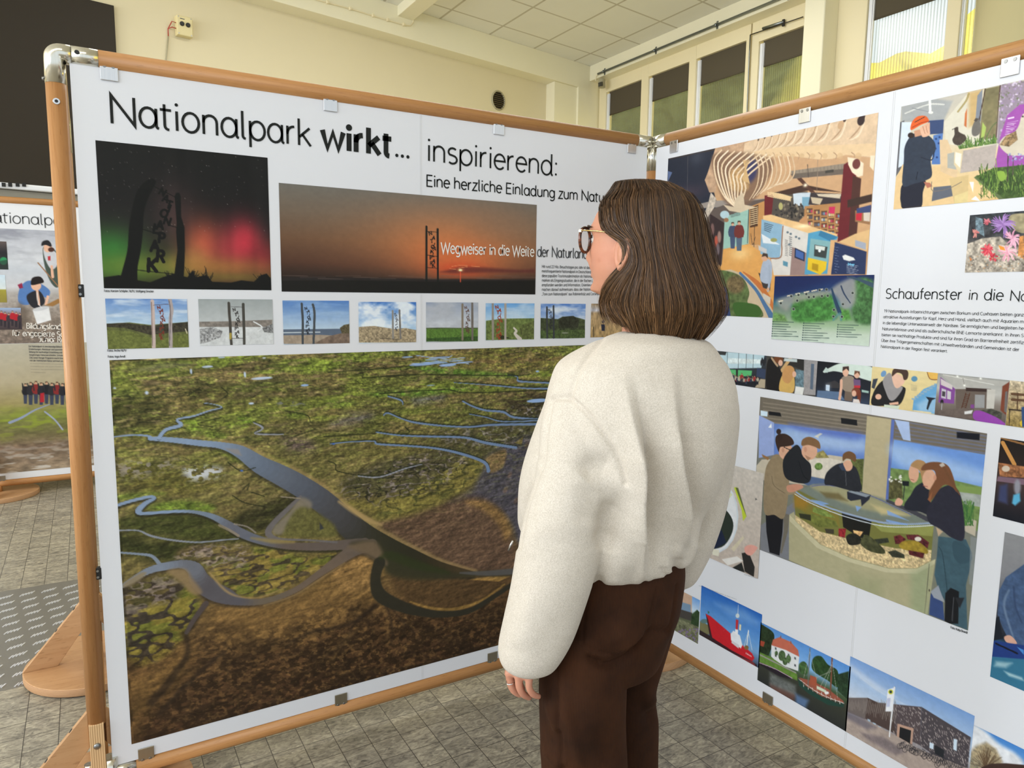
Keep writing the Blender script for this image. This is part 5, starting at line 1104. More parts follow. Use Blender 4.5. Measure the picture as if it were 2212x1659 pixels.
p.P([(360, 320), (560, 300), (700, 330), (760, 360), (720, 480), (640, 600), (540, 660), (440, 620), (390, 500)], (120, 92, 74), .85, soft=4, sm=True).E(610, 420, 42, 80, (64, 62, 92), 14, soft=5).P([(480, 420), (560, 400), (600, 520), (540, 560), (470, 520)], (196, 156, 104), .8, soft=4, sm=True, tex=.2, ts=8)
for i in range(9):
    t = i/8; x0 = 420+i*33; p.Ln([(x0+70*t, 285+i*4), (372+i*26, 350+14*i), (385+i*24, 470+8*i), (440+i*14, 590+4*i), (520+i*4, 665)], [9, 11, 11, 9, 6], BN3 if i % 2 else (226, 200, 166))
for i in range(9):
    x0 = 640+i*30; p.Ln([(x0, 325), (x0+24-i, 400+i*3), (x0+10-i*4, 520-i*4), (x0-40-i*6, 610-i*14)], [8, 9, 9, 5], (226, 202, 170) if i % 2 else (206, 178, 144))
for i in range(6): p.Ln([(560+i*8, 350), (580-i*4, 420+i*10), (600-i*2, 500-i*2)], [5, 7, 6], (206, 170, 120))
p.P([(510, 600), (560, 560), (570, 640), (640, 655), (540, 692), (470, 680), (430, 640), (500, 655)], (206, 186, 158)).P([(350, 560), (385, 600), (370, 660), (330, 720), (310, 810), (300, 720), (330, 640)], (190, 176, 160), tex=.2)
for i in range(4): p.Ln([(720, 560+i*8), (800, 570+i*10), (870, 590+i*8)], 5, (226, 196, 150))
# relief table and visitor
p.P([(370, 1075), (480, 1062), (580, 1100), (680, 1200), (760, 1340), (740, 1385), (360, 1385)], (196, 176, 146), sm=False).P([(385, 1085), (470, 1075), (560, 1120), (600, 1210), (590, 1280), (660, 1300), (680, 1375), (480, 1370), (400, 1260)], (88, 104, 62), sm=True, tex=.25, ts=8).E(510, 1160, 60, 60, (112, 96, 66), tex=.3, soft=4).P([(500, 1280), (640, 1290), (680, 1340), (640, 1375), (520, 1365)], (62, 96, 44), sm=True)
p.Ln([(540, 1085), (640, 1190), (700, 1290), (745, 1370)], [16, 20, 26, 40], (78, 112, 150)).Ln([(560, 1078), (650, 1150), (720, 1240), (765, 1330)], [6, 30, 30, 20], (190, 112, 60)).P([(690, 1215), (740, 1245), (735, 1290), (690, 1250)], (200, 190, 176))
p.P([(390, 1150), (450, 1180), (480, 1370), (430, 1370)], (52, 66, 104)).P([(660, 1085), (745, 1100), (735, 1200), (690, 1180)], (60, 54, 52)).P([(690, 1010), (735, 1000), (750, 1060), (735, 1150), (672, 1130)], (166, 176, 192), sm=True).E(700, 985, 22, 24, (206, 160, 130)).P([(680, 980), (690, 955), (720, 960), (722, 990), (705, 975)], (70, 56, 46)).Ln([(730, 1040), (735, 1120), (722, 1200)], 16, (160, 170, 186)).E(722, 1190, 8, 10, (206, 160, 130))
p.done(PBN, 'picture of a whale skeleton hanging in a museum hall')
# ------------------------------------------------------------ board B: coast map
_a, _b = BB.to(1675, 597), BB.to(1878, 748); p = Pic(BB, (float(_a[0]), float(_a[1])), (float(_b[0]), float(_b[1])), 1.4, uv=True); p.Z(1420, 230, 3.016)
p.vg([(0, (30, 42, 88)), (.3, (36, 66, 110)), (.42, (70, 120, 130)), (.5, (110, 128, 116)), (.72, (150, 176, 140)), (.85, (188, 202, 184)), (1, (196, 210, 196))])
p.P([(770, 1100), (1100, 1100), (1000, 1180), (770, 1250)], (28, 38, 82), .8, soft=14, sm=True).P([(900, 1230), (1000, 1220), (1130, 1220), (1160, 1330), (1150, 1390), (900, 1400), (880, 1300)], (72, 128, 62), soft=4, sm=True, tex=.3, ts=8).P([(1290, 1130), (1420, 1150), (1420, 1400), (1290, 1400), (1270, 1280)], (70, 110, 64), soft=4, sm=True, tex=.35, ts=7).P([(760, 1340), (830, 1360), (850, 1400), (755, 1400)], (104, 142, 80), soft=4, tex=.3).P([(1195, 1310), (1250, 1320), (1270, 1390), (1200, 1395)], (84, 140, 66), soft=4, tex=.3)
p.P([(1140, 1190), (1230, 1130), (1290, 1130), (1290, 1280), (1220, 1320), (1180, 1260)], (150, 150, 148), .9, soft=5, sm=True).P([(780, 1265), (900, 1225), (1130, 1195), (1140, 1220), (900, 1280), (840, 1330)], (150, 150, 142), .85, soft=5, sm=True)
p.Ln([(1140, 1190), (1160, 1260), (1190, 1340)], [12, 20, 26], (44, 66, 92)).Ln([(1200, 1170), (1220, 1220), (1260, 1280)], [10, 9, 6], (44, 60, 86)).Ln([(1240, 1110), (1320, 1130), (1420, 1170)], [6, 16, 30], (60, 80, 96)).Ln([(1150, 1390), (1190, 1350), (1200, 1390)], 16, (90, 140, 140), .7)
for q in ([(795, 1270), (820, 1265)], [(850, 1235), (880, 1228)], [(905, 1222), (930, 1218)], [(960, 1212), (990, 1205)], [(1010, 1203), (1040, 1196)], [(1060, 1193), (1080, 1190)]): p.Ln(q, 7, (214, 206, 184))
for x, y in ((807, 1282), (875, 1236), (922, 1228), (973, 1222), (914, 1265), (990, 1243), (1022, 1240), (1060, 1197), (1105, 1193), (1075, 1235), (1113, 1233), (890, 1320), (1153, 1325), (1150, 1368), (1205, 1370), (1212, 1288), (1275, 1215)): p.E(x, y, 10, 10, (196, 200, 190)).E(x, y, 8, 8, (52, 58, 54))
for cx, y0, n in ((757, 1402, 7), (957, 1412, 9), (1180, 1422, 6)):
    for i in range(n): p.E(cx-i*1.2, y0+i*15.5, 4, 4, (30, 52, 60)).Ln([(cx+8-i*1.2, y0+i*15.5), (cx+(140, 105, 118, 90, 160, 130, 172, 96, 138)[i % 9]*.95, y0+i*15.5+4)], 4.5, (60, 84, 78), .85)
p.done(PBN, 'coast map picture with numbered visitor centres', h=.0022)
# ------------------------------------------------------------ board B: visitor with orange cap and stuffed birds
_a, _b = BB.to(1947.6, 230.5), BB.to(1927.5, 452.7); p = Pic(BB, (float(_a[0]), float(_a[1])), (float(_a[0])+.44, float(_b[1])), 1.5, uv=True); p.Z(1880, 150, 2.6325)
p.vg([(0, (190, 184, 172)), (.35, (206, 196, 172)), (.6, (222, 200, 160)), (1, (214, 180, 122))])
p.P([(178, 212), (360, 165), (470, 180), (420, 290), (340, 300), (178, 300)], (162, 164, 164), soft=3).Ln([(200, 250), (330, 200), (420, 200)], 8, (206, 206, 200)).E(345, 245, 14, 8, (222, 222, 214)).Ln([(340, 180), (342, 240)], 14, (226, 226, 220)).Ln([(240, 220), (330, 240)], 5, (140, 144, 146))
p.P([(170, 300), (195, 290), (180, 560), (140, 620)], (96, 96, 100)).P([(330, 292), (420, 285), (415, 365), (340, 370)], (58, 74, 112)).P([(360, 375), (415, 362), (400, 540), (350, 540)], (84, 120, 178)).P([(180, 300), (240, 300), (200, 540), (160, 560)], (206, 216, 226))
for x, y in ((375, 395), (390, 420), (372, 450), (395, 385), (380, 500)): p.E(x, y, 6, 6, (40, 60, 110))
p.P([(420, 300), (560, 130), (740, 90), (740, 440), (520, 440), (430, 420)], (212, 206, 188)).P([(560, 130), (640, 110), (600, 320), (560, 330)], (190, 150, 84), .7, soft=5).Ln([(500, 240), (545, 180), (560, 140)], 12, (150, 130, 70), .7).P([(540, 250), (552, 220), (548, 330), (535, 320)], (196, 110, 60)).P([(610, 150), (640, 110), (630, 300), (600, 280)], (128, 134, 144)).P([(650, 112), (740, 92), (712, 390), (620, 400), (630, 290)], (124, 116, 84), tex=.15, ts=14).Ln([(655, 112), (612, 330)], 6, (76, 58, 50)).Ln([(740, 92), (716, 390)], 6, (84, 62, 58))
p.P([(745, 90), (1100, 30), (1100, 500), (720, 420)], (150, 136, 150))
for i in range(420): x, y = r.uniform(735, 1090), r.uniform(40, 420); p.E(x, y, r.uniform(3, 9), r.uniform(3, 8), ((190, 168, 200), (214, 200, 220), (110, 120, 90), (162, 140, 178), (128, 118, 120))[i % 5], a=.85)
p.P([(705, 570), (740, 380), (780, 260), (850, 200), (960, 190), (1100, 200), (1100, 560)], (158, 84, 166), sm=False)
p.Ln([(786, 279), (816, 273)], 8, (236, 220, 238))
for i in range(7): p.Ln([(780-i*2, 305+i*11), (840-i*3-(i % 3)*8, 293+i*11)], 3, (216, 190, 220))
p.P([(128, 800), (150, 620), (185, 540), (330, 560), (400, 540), (480, 580), (520, 770)], (222, 190, 140)).P([(395, 400), (440, 400), (500, 560), (490, 620), (400, 580)], (214, 186, 148)).P([(450, 620), (560, 600), (560, 760), (480, 770)], (206, 180, 130)).P([(360, 670), (460, 660), (470, 720), (350, 750)], (96, 100, 110)).P([(480, 720), (560, 690), (560, 760), (480, 766)], (216, 196, 140)).P([(440, 480), (482, 470), (490, 570), (440, 560)], (168, 168, 160))
p.P([(480, 445), (530, 460), (510, 590), (476, 540)], (214, 196, 158)).P([(530, 462), (720, 425), (708, 560), (512, 590)], (178, 166, 158), tex=.05).P([(485, 470), (520, 480), (512, 560), (482, 530)], (232, 226, 210))
for i in range(160): x = r.uniform(505, 720); y = 452-(x-505)*.16; p.Ln([(x, y), (x+r.normal()*8, y-abs(r.normal())*26-6)], 3.5, ((64, 92, 46), (90, 124, 60), (116, 146, 72))[i % 3])
p.P([(640, 300), (660, 330), (650, 380), (630, 390)], (170, 190, 100)).Ln([(655, 400), (690, 330), (720, 300)], 5, (90, 110, 70))
p.P([(480, 335), (500, 328), (505, 355), (540, 375), (545, 400), (510, 430), (480, 425), (468, 400), (480, 370)], (72, 62, 54), sm=True, tex=.15).Ln([(480, 336), (468, 342)], 4, (50, 44, 40)).P([(600, 285), (615, 278), (628, 310), (625, 360), (600, 380), (580, 370), (580, 330)], (110, 106, 100), sm=True).P([(590, 292), (600, 276), (616, 282), (604, 298)], (80, 74, 70))
p.P([(560, 620), (600, 610), (740, 720), (620, 750), (555, 760)], (222, 192, 140)).P([(590, 615), (610, 600), (800, 740), (740, 745)], (96, 110, 72)).P([(565, 640), (590, 640), (585, 700)], (244, 240, 230)).P([(575, 740), (600, 720), (625, 748)], (244, 244, 240))
p.P([(600, 610), (700, 560), (900, 540), (1100, 560), (1100, 720), (760, 735)], (70, 92, 46), tex=.35, ts=7)
for i in range(260): x = r.uniform(620, 1090); y = r.uniform(590, 735); p.Ln([(x, y), (x+r.normal()*10, y-abs(r.normal())*36-8)], 4, ((54, 80, 38), (92, 126, 52), (128, 156, 74), (44, 62, 34))[i % 4])
p.P([(722, 585), (760, 580), (772, 620), (740, 635)], (138, 170, 70), sm=True).Ln([(785, 440), (782, 640)], 6, (70, 60, 56)).Ln([(815, 470), (812, 600)], 5, (90, 80, 76))
p.P([(735, 430), (760, 385), (820, 355), (845, 320), (860, 270), (880, 250), (930, 260), (930, 460), (840, 490), (780, 480)], (206, 196, 176), sm=True).P([(735, 430), (775, 375), (830, 350), (840, 400), (790, 440)], (140, 116, 84), tex=.5, ts=4).E(868, 268, 5, 5, (40, 36, 34))
for i in range(50): p.E(r.uniform(775, 1000), r.uniform(478, 520), 5, 4, ((150, 150, 196), (110, 110, 150), (184, 186, 214))[i % 3])
# visitor
p.P([(175, 760), (172, 720), (190, 650), (310, 628), (300, 700), (292, 780), (240, 790), (185, 790)], (36, 38, 50), sm=True).P([(190, 785), (290, 775), (288, 800), (188, 800)], (52, 46, 48)).P([(215, 400), (250, 365), (320, 370), (365, 410), (372, 460), (345, 510), (352, 600), (320, 630), (250, 650), (185, 660), (192, 520), (195, 450)], (50, 58, 72), sm=True, tex=.06, ts=8).Ln([(290, 500), (350, 515), (365, 470)], 6, (38, 44, 58)).Ln([(270, 585), (262, 625)], 5, (30, 34, 46)).E(232, 375, 18, 16, (52, 40, 36))
p.P([(250, 350), (285, 340), (292, 375), (255, 385)], (196, 146, 116)).P([(300, 320), (340, 300), (340, 350), (318, 372)], (214, 168, 140)).P([(285, 330), (320, 320), (340, 350), (335, 375), (300, 385), (288, 360)], (222, 176, 148), sm=True).Ln([(300, 325), (312, 365)], 3, (170, 120, 96)).Ln([(318, 322), (326, 360)], 3, (170, 120, 96))
p.P([(232, 345), (238, 300), (270, 268), (315, 265), (335, 290), (328, 300), (285, 318)], (218, 96, 44), sm=True).Ln([(240, 330), (290, 305), (330, 295)], 6, (176, 66, 30)).Ln([(255, 300), (310, 270)], 5, (70, 50, 44)).P([(305, 640), (340, 645), (355, 665), (325, 675)], (176, 110, 90)).Ln([(350, 640), (355, 690), (440, 680), (520, 640)], 4, (120, 110, 100))
p.done(PBN, 'picture of a visitor in an orange cap beside stuffed shore birds')
# ------------------------------------------------------------ board B: sea anemones
_a, _b = BB.to(2095.7, 465), BB.to(2084, 588.7); p = Pic(BB, (float(_a[0]), float(_a[1])), (float(_a[0])+.24, float(_b[1])), 1.4, uv=True).Z(1880, 150, 2.6325)
p.vg([(0, (52, 56, 60)), (.4, (66, 66, 68)), (.62, (120, 114, 108)), (1, (150, 140, 128))]); p.mul(p.nz(8, 8, 3, 3), .5)
p.P([(530, 1000), (640, 960), (740, 950), (874, 1080), (1000, 1100), (1000, 1170), (530, 1170)], (170, 160, 146), tex=.55, ts=9).P([(790, 840), (840, 820), (1000, 830), (1000, 920), (860, 930), (800, 890)], (150, 140, 110), tex=.35, ts=14, sm=True).P([(600, 840), (640, 850), (650, 950), (600, 920)], (110, 130, 140), tex=.4)
def anem(x, y, R_, c1, c2, n=26):
    for i in range(n):
        a = r.uniform(0, 6.28); q = R_*r.uniform(.6, 1); p.Ln([(x, y), (x+q*.6*math.cos(a), y+q*.6*math.sin(a)), (x+q*math.cos(a+.15), y+q*math.sin(a+.15)+q*.1)], [9, 8, 4], c1 if i % 2 else c2)
anem(755, 880, 74, (146, 108, 170), (172, 136, 196), 34); anem(810, 960, 58, (214, 150, 176), (232, 180, 200)); anem(780, 1035, 60, (226, 160, 178), (240, 196, 206)); anem(668, 1025, 42, (206, 60, 78), (226, 100, 108)); anem(700, 1068, 30, (190, 40, 60), (214, 80, 92), 18); anem(598, 930, 26, (190, 110, 108), (206, 140, 130), 16); anem(665, 862, 22, (206, 120, 130), (190, 90, 100), 14); anem(900, 1020, 70, (214, 150, 96), (226, 176, 130)); anem(960, 930, 60, (190, 120, 150), (214, 160, 180))
p.P([(730, 1000), (760, 1010), (770, 1030), (740, 1025)], (236, 150, 60)).P([(565, 1065), (580, 1080), (570, 1090)], (206, 120, 60)).P([(850, 950), (874, 945), (874, 1080), (840, 1060)], (206, 140, 80), tex=.2)
for i in range(160): p.E(r.uniform(540, 980), r.uniform(1060, 1160), r.uniform(2, 5), r.uniform(2, 4), ((210, 200, 186), (110, 100, 92), (190, 150, 110), (160, 150, 140))[i % 4])
p.done(PBN, 'picture of pink and violet sea anemones')
# ------------------------------------------------------------ board B: strip of six pictures
vt = float(np.mean([BB.to(1886, 790)[1], BB.to(2212, 826.6)[1]])); vb3 = float(np.mean([BB.to(1584, 830)[1], BB.to(2212, 925)[1]]))
def strip(xa, xb, lab, uend=None, ustart=None):
    a = float(BB.to(1540+xa[0]/3.2917, 740+xa[1]/3.2917)[0]) if ustart is None else ustart; b = float(BB.to(1540+xb[0]/3.2917, 740+xb[1]/3.2917)[0]) if uend is None else uend
    return Pic(BB, (a, vt), (b, vb3), 1.35, uv=True).Z(1540, 740, 3.2917)
SK = (222, 176, 150)
p = strip(None, (378, 200), '', ustart=.36); p.vg([(0, (60, 66, 72)), (1, (36, 38, 44))])
p.P([(0, 60), (370, 85), (345, 180), (100, 185), (0, 170)], (182, 206, 214)).P([(0, 60), (100, 66), (90, 90), (0, 84)], (60, 60, 60)).P([(110, 110), (350, 120), (340, 150), (105, 150)], (214, 226, 226), tex=.15)
for x in (105, 185, 240, 290): p.Ln([(x, 70), (x-4, 185)], 4, (70, 80, 84))
p.P([(105, 190), (280, 200), (275, 235), (110, 250)], (90, 176, 112)).P([(165, 190), (180, 192), (178, 290), (165, 288)], (50, 50, 48)).P([(315, 180), (378, 190), (372, 260), (310, 240)], (56, 66, 90)).P([(300, 320), (340, 258), (378, 262), (374, 325)], (178, 164, 140))
for i in range(26): p.person(120+i*8+r.normal()*4, 300+r.normal()*5, 60+r.normal()*8, ((60, 56, 60), (176, 170, 150), (150, 50, 50), (50, 60, 80))[i % 4])
for i in range(5): p.E(345+i*7, 140+r.normal()*8, 6, 22, (40, 40, 44))
p.done(PBN, 'strip picture of a crowd before a green aquarium wall')
p = strip((378, 200), (740, 250), ''); p.vg([(0, (72, 70, 66)), (1, (60, 56, 52))])
p.P([(500, 100), (660, 120), (650, 200), (520, 150)], (46, 44, 42)).Ln([(560, 100), (490, 200)], 22, (196, 160, 110)).P([(510, 110), (600, 118), (600, 140), (505, 132)], (190, 200, 200)).P([(590, 190), (650, 200), (645, 330), (585, 330)], (96, 120, 130), tex=.4, ts=6).P([(650, 120), (750, 130), (740, 375), (645, 370)], (150, 146, 146), tex=.1).P([(700, 150), (722, 152), (712, 335), (692, 330)], (90, 104, 122))
p.P([(385, 330), (385, 160), (410, 110), (450, 130), (500, 250), (480, 330), (470, 345)], (32, 30, 30), sm=True).E(465, 122, 36, 26, (110, 66, 40)).E(482, 145, 16, 22, SK).Ln([(420, 110), (440, 140), (460, 165)], 14, (176, 150, 120)).P([(490, 240), (540, 220), (580, 250), (570, 355), (475, 345)], (206, 168, 96), sm=True).P([(495, 215), (520, 170), (555, 165), (580, 190), (575, 240), (540, 290), (500, 270)], (196, 146, 92), sm=True).E(580, 225, 14, 22, SK).P([(590, 310), (650, 320), (640, 375), (580, 365)], (222, 222, 218))
p.done(PBN, 'strip picture of two visitors bending over a display')
p = strip((738, 250), (1125, 300), ''); p.vg([(0, (26, 27, 32)), (.7, (34, 38, 48)), (1, (54, 66, 88))])
p.P([(785, 205), (820, 185), (900, 150), (1000, 148), (1140, 180), (1145, 270), (1080, 262), (1000, 235), (880, 205), (830, 208), (795, 215)], (206, 220, 210), sm=True).P([(785, 205), (805, 175), (830, 195), (815, 215)], (190, 206, 200)).P([(800, 290), (870, 270), (960, 330), (830, 320)], (58, 56, 58)).P([(805, 300), (832, 302), (830, 345), (804, 340)], (222, 230, 236)).G(818, 322, 24, 34, (170, 196, 226), .6).P([(745, 340), (900, 350), (940, 410), (740, 390)], (104, 130, 164), .8)
p.P([(905, 300), (915, 255), (945, 235), (1000, 245), (1010, 310), (995, 360), (940, 345)], (150, 134, 118), sm=True).P([(940, 345), (1000, 355), (990, 420), (935, 410)], (112, 96, 84)).Ln([(915, 270), (912, 330), (902, 400)], 20, SK).E(945, 210, 22, 32, SK).P([(922, 205), (925, 172), (968, 168), (970, 205), (950, 185)], (66, 48, 42)).E(1025, 230, 20, 24, SK).P([(1005, 230), (1010, 200), (1045, 205), (1048, 235), (1030, 212)], (104, 70, 50)).P([(1000, 260), (1050, 265), (1052, 310), (1005, 310)], (110, 84, 120)).P([(1005, 305), (1050, 305), (1048, 325), (1005, 322)], (190, 50, 60)).E(1020, 350, 32, 30, (120, 62, 44)).E(1005, 362, 16, 22, SK).P([(1035, 340), (1055, 360), (1050, 430), (1025, 420)], (112, 56, 40)).P([(1000, 400), (1040, 405), (1050, 435), (995, 430)], (220, 210, 204)).P([(1060, 335), (1110, 345), (1108, 360), (1060, 352)], (160, 190, 180))
p.done(PBN, 'strip picture of a woman and children below a white whale model')
p = strip((1125, 300), (1590, 350), ''); p.vg([(0, (224, 206, 152)), (1, (218, 196, 140))])
p.P([(1140, 260), (1175, 255), (1150, 330), (1130, 320)], (60, 66, 76)).E(1215, 222, 18, 24, (110, 150, 190), 30).E(1434, 258, 22, 20, (92, 140, 170)).P([(1520, 205), (1610, 220), (1600, 265), (1540, 260)], (226, 180, 90)).Ln([(1525, 210), (1545, 258), (1600, 265)], 5, (120, 70, 50))
p.P([(1420, 480), (1430, 400), (1500, 330), (1600, 290), (1590, 510)], (104, 162, 206), sm=False).P([(1450, 440), (1520, 400), (1590, 380), (1590, 500), (1470, 490)], (176, 204, 226), .6, soft=5)
for i in range(9): p.Ln([(1420+i*20, 400-i*13), (1438+i*20, 402-i*13)], 12, (140, 170, 190))
p.P([(1515, 385), (1590, 395), (1560, 410), (1545, 440), (1530, 480), (1520, 470), (1535, 410)], (36, 40, 48))
for i in range(5): p.Ln([(1410, 300+i*9), (1450, 306+i*9)], 2, (170, 160, 130))
p.P([(1130, 440), (1150, 340), (1210, 270), (1260, 290), (1345, 310), (1372, 340), (1330, 440), (1230, 450)], (34, 33, 34), sm=True).P([(1210, 270), (1260, 215), (1300, 300), (1352, 320), (1300, 400), (1260, 410), (1230, 350)], (150, 146, 146), sm=True).P([(1275, 230), (1310, 220), (1365, 260), (1350, 300), (1310, 325), (1285, 295)], (226, 184, 160), sm=True).P([(1275, 240), (1285, 190), (1340, 178), (1388, 205), (1385, 255), (1360, 265), (1345, 225), (1310, 215)], (72, 54, 46), sm=True).E(1178, 385, 22, 20, SK).P([(1255, 430), (1320, 420), (1322, 440), (1260, 444)], SK).P([(1220, 440), (1330, 450), (1320, 475), (1215, 465)], (206, 216, 196)).P([(1430, 480), (1555, 495), (1550, 512), (1430, 500)], (220, 206, 170))
p.done(PBN, 'strip picture of a young visitor in a grey scarf')
p = strip((1592, 350), (2098, 400), ''); p.vg([(0, (156, 156, 152)), (.35, (186, 184, 178)), (.6, (130, 120, 112)), (1, (92, 82, 76))])
p.P([(1620, 225), (2110, 280), (2060, 310), (1740, 320)], (176, 174, 168)).Ln([(1640, 228), (2000, 300)], 5, (214, 214, 208)).Ln([(1780, 255), (1790, 310)], 3, (120, 116, 110)); 
for x, y in ((1740, 240), (1905, 255), (1790, 305)): p.G(x, y, 10, 9, (255, 255, 245), 1)
p.P([(1620, 245), (1725, 330), (1715, 435), (1605, 425)], (128, 74, 146)).P([(1622, 255), (1705, 305), (1703, 335), (1622, 300)], (206, 196, 196)).P([(1628, 325), (1660, 335), (1658, 400), (1624, 392)], (196, 190, 200)).P([(1668, 340), (1695, 350), (1692, 405), (1666, 400)], (200, 196, 200)).P([(1632, 345), (1655, 350), (1652, 385), (1630, 380)], (70, 66, 70)).E(1630, 420, 12, 16, (40, 36, 40)).Ln([(1630, 430), (1625, 500)], 6, (170, 170, 176))
p.P([(1725, 330), (1960, 330), (1950, 470), (1730, 470)], (104, 92, 84)).P([(1800, 320), (1980, 330), (1975, 352), (1800, 345)], (60, 46, 42)).P([(1865, 370), (1935, 372), (1932, 465), (1862, 465)], (150, 150, 150)).P([(1950, 330), (2010, 335), (2000, 470), (1945, 470)], (196, 192, 184)).P([(2060, 310), (2115, 275), (2090, 520), (2045, 480)], (122, 66, 48)).P([(2080, 350), (2098, 345), (2090, 500), (2072, 490)], (110, 106, 104))
for i in range(2): p.Ln([(1800+i*28, 360), (1770+i*28, 465)], 6, (84, 50, 36))
for i in range(8): p.Ln([(1798-i*4, 372+i*12), (1826-i*4, 374+i*12)], 4, (84, 50, 36))
p.P([(1600, 520), (1610, 480), (1860, 460), (1850, 545)], (104, 92, 86), tex=.1).P([(1790, 490), (1850, 480), (1840, 505), (1790, 510)], (214, 214, 214)).P([(1835, 440), (1860, 440), (1858, 468), (1832, 465)], (126, 70, 140)).P([(1865, 485), (1960, 500), (2060, 560), (2085, 590), (1960, 575), (1858, 545)], (146, 70, 166), sm=True).P([(1900, 480), (1980, 470), (2060, 500), (2050, 545), (1960, 505)], (70, 70, 62), tex=.5, ts=5)
p.done(PBN, 'strip picture of a purple exhibition room')
p = strip((2100, 400), None, '', uend=float(BB.to(2212, 880)[0])+.09); p.vg([(0, (190, 176, 150)), (.35, (176, 156, 124)), (1, (150, 128, 74))]); p.mul(p.nz(4, 4, 3, 4), .35)
for y in (365, 405): p.Ln([(2130, y), (2230, y+8)], 20, (96, 70, 50))
p.Ln([(2170, 360), (2165, 480)], 8, (84, 60, 44)).P([(2105, 470), (2212, 480), (2210, 490), (2105, 480)], (50, 40, 34)).Ln([(2112, 475), (2108, 600)], 6, (50, 40, 34)).E(2200, 575, 14, 22, (222, 190, 40)).P([(2195, 460), (2240, 450), (2240, 600), (2200, 600)], (50, 76, 120)); p.done(PBN, 'strip picture of wooden signposts in the dunes')
# ------------------------------------------------------------ board B: aquarium table
_a, _b, _c = BB.to(1642.8, 857), BB.to(2132.5, 939), BB.to(2091, 1362)
p = Pic(BB, (float(_a[0]), float(_a[1])), (float(_b[0]), float(_c[1])), 1.5, uv=True); p.Z(1540, 850, 3.0163)
p.vg([(0, (120, 112, 100)), (.2, (120, 116, 112)), (.6, (120, 124, 112)), (1, (120, 120, 104))])
p.P([(280, 20), (1800, 250), (1790, 400), (1180, 290), (1000, 270), (400, 190), (280, 120)], (112, 104, 92))
for i in range(6): p.Ln([(330, 60+i*24), (1000, 150+i*24)], 9, (140, 130, 114), .8, False).Ln([(1190, 175+i*26), (1790, 280+i*22)], 9, (110, 116, 140), .8, False)
p.P([(300, 140), (400, 190), (400, 400), (300, 420)], (150, 168, 216)).P([(312, 110), (358, 118), (356, 150), (312, 145)], (206, 226, 240)).P([(365, 115), (440, 125), (448, 150), (365, 140)], (26, 26, 30)).P([(835, 158), (940, 172), (942, 210), (838, 195)], (26, 27, 30)).P([(1590, 250), (1740, 262), (1738, 305), (1590, 290)], (24, 26, 34))
p.P([(400, 195), (1000, 270), (985, 440), (640, 410), (400, 400)], (100, 130, 196)).P([(430, 240), (600, 230), (900, 300), (980, 300), (980, 380), (700, 360), (430, 330)], (176, 200, 230), .75, soft=10, sm=True).P([(500, 200), (700, 230), (960, 260), (900, 290), (600, 250)], (84, 104, 184), .7, soft=8, sm=True)
p.P([(370, 210), (382, 195), (385, 225), (362, 222)], (236, 240, 246)).P([(660, 280), (700, 258), (716, 262), (690, 280), (690, 292)], (206, 206, 200))
p.P([(285, 470), (320, 430), (640, 420), (760, 400), (900, 420), (985, 430), (980, 640), (640, 600), (285, 560)], (196, 186, 166)).P([(630, 430), (760, 420), (840, 440), (800, 560), (640, 540)], (214, 206, 192), tex=.06).P([(900, 430), (985, 425), (975, 640), (920, 620)], (92, 100, 56), tex=.35, ts=7).E(690, 475, 26, 24, (96, 124, 64), tex=.4).P([(640, 400), (720, 370), (760, 420), (680, 420)], (150, 140, 86), tex=.3).P([(320, 395), (370, 420), (360, 435), (325, 412)], (150, 110, 70))
p.P([(1005, 145), (1165, 168), (1130, 720), (975, 640)], (182, 170, 136)).P([(1165, 168), (1185, 172), (1145, 720), (1125, 715)], (92, 112, 176)).P([(1185, 170), (1280, 185), (1290, 310), (1240, 300)], (170, 190, 226))
p.P([(1180, 300), (1790, 400), (1760, 620), (1160, 490)], (108, 148, 214)).P([(1180, 330), (1500, 420), (1780, 520), (1770, 600), (1300, 500), (1170, 420)], (176, 202, 234), .7, soft=10, sm=True).P([(1160, 485), (1280, 500), (1550, 560), (1760, 610), (1740, 900), (1150, 700)], (112, 136, 80), tex=.2, ts=9).P([(1560, 600), (1760, 610), (1750, 760), (1600, 720)], (126, 150, 84)).P([(1600, 640), (1750, 660), (1745, 740), (1640, 720)], (160, 166, 160), tex=.15, ts=12).P([(1640, 800), (1720, 830), (1710, 930), (1630, 890)], (190, 180, 160)).P([(1150, 560), (1230, 560), (1240, 680), (1145, 690)], (90, 88, 56), tex=.4, ts=6)
for i in range(40): p.Ln([(1650+r.uniform(-20, 50), 860), (1650+r.uniform(-35, 60), 690+r.uniform(0, 60))], 4, ((62, 104, 58), (88, 130, 66))[i % 2])
for i in range(14): p.E(1150+r.uniform(0, 80), 530+r.uniform(0, 50), 7, 5, (226, 226, 216))
p.P([(640, 540), (740, 560), (740, 600), (620, 600), (560, 575)], (84, 104, 140)).P([(310, 860), (540, 700), (540, 1080), (490, 1085), (310, 1020)], (122, 124, 130))
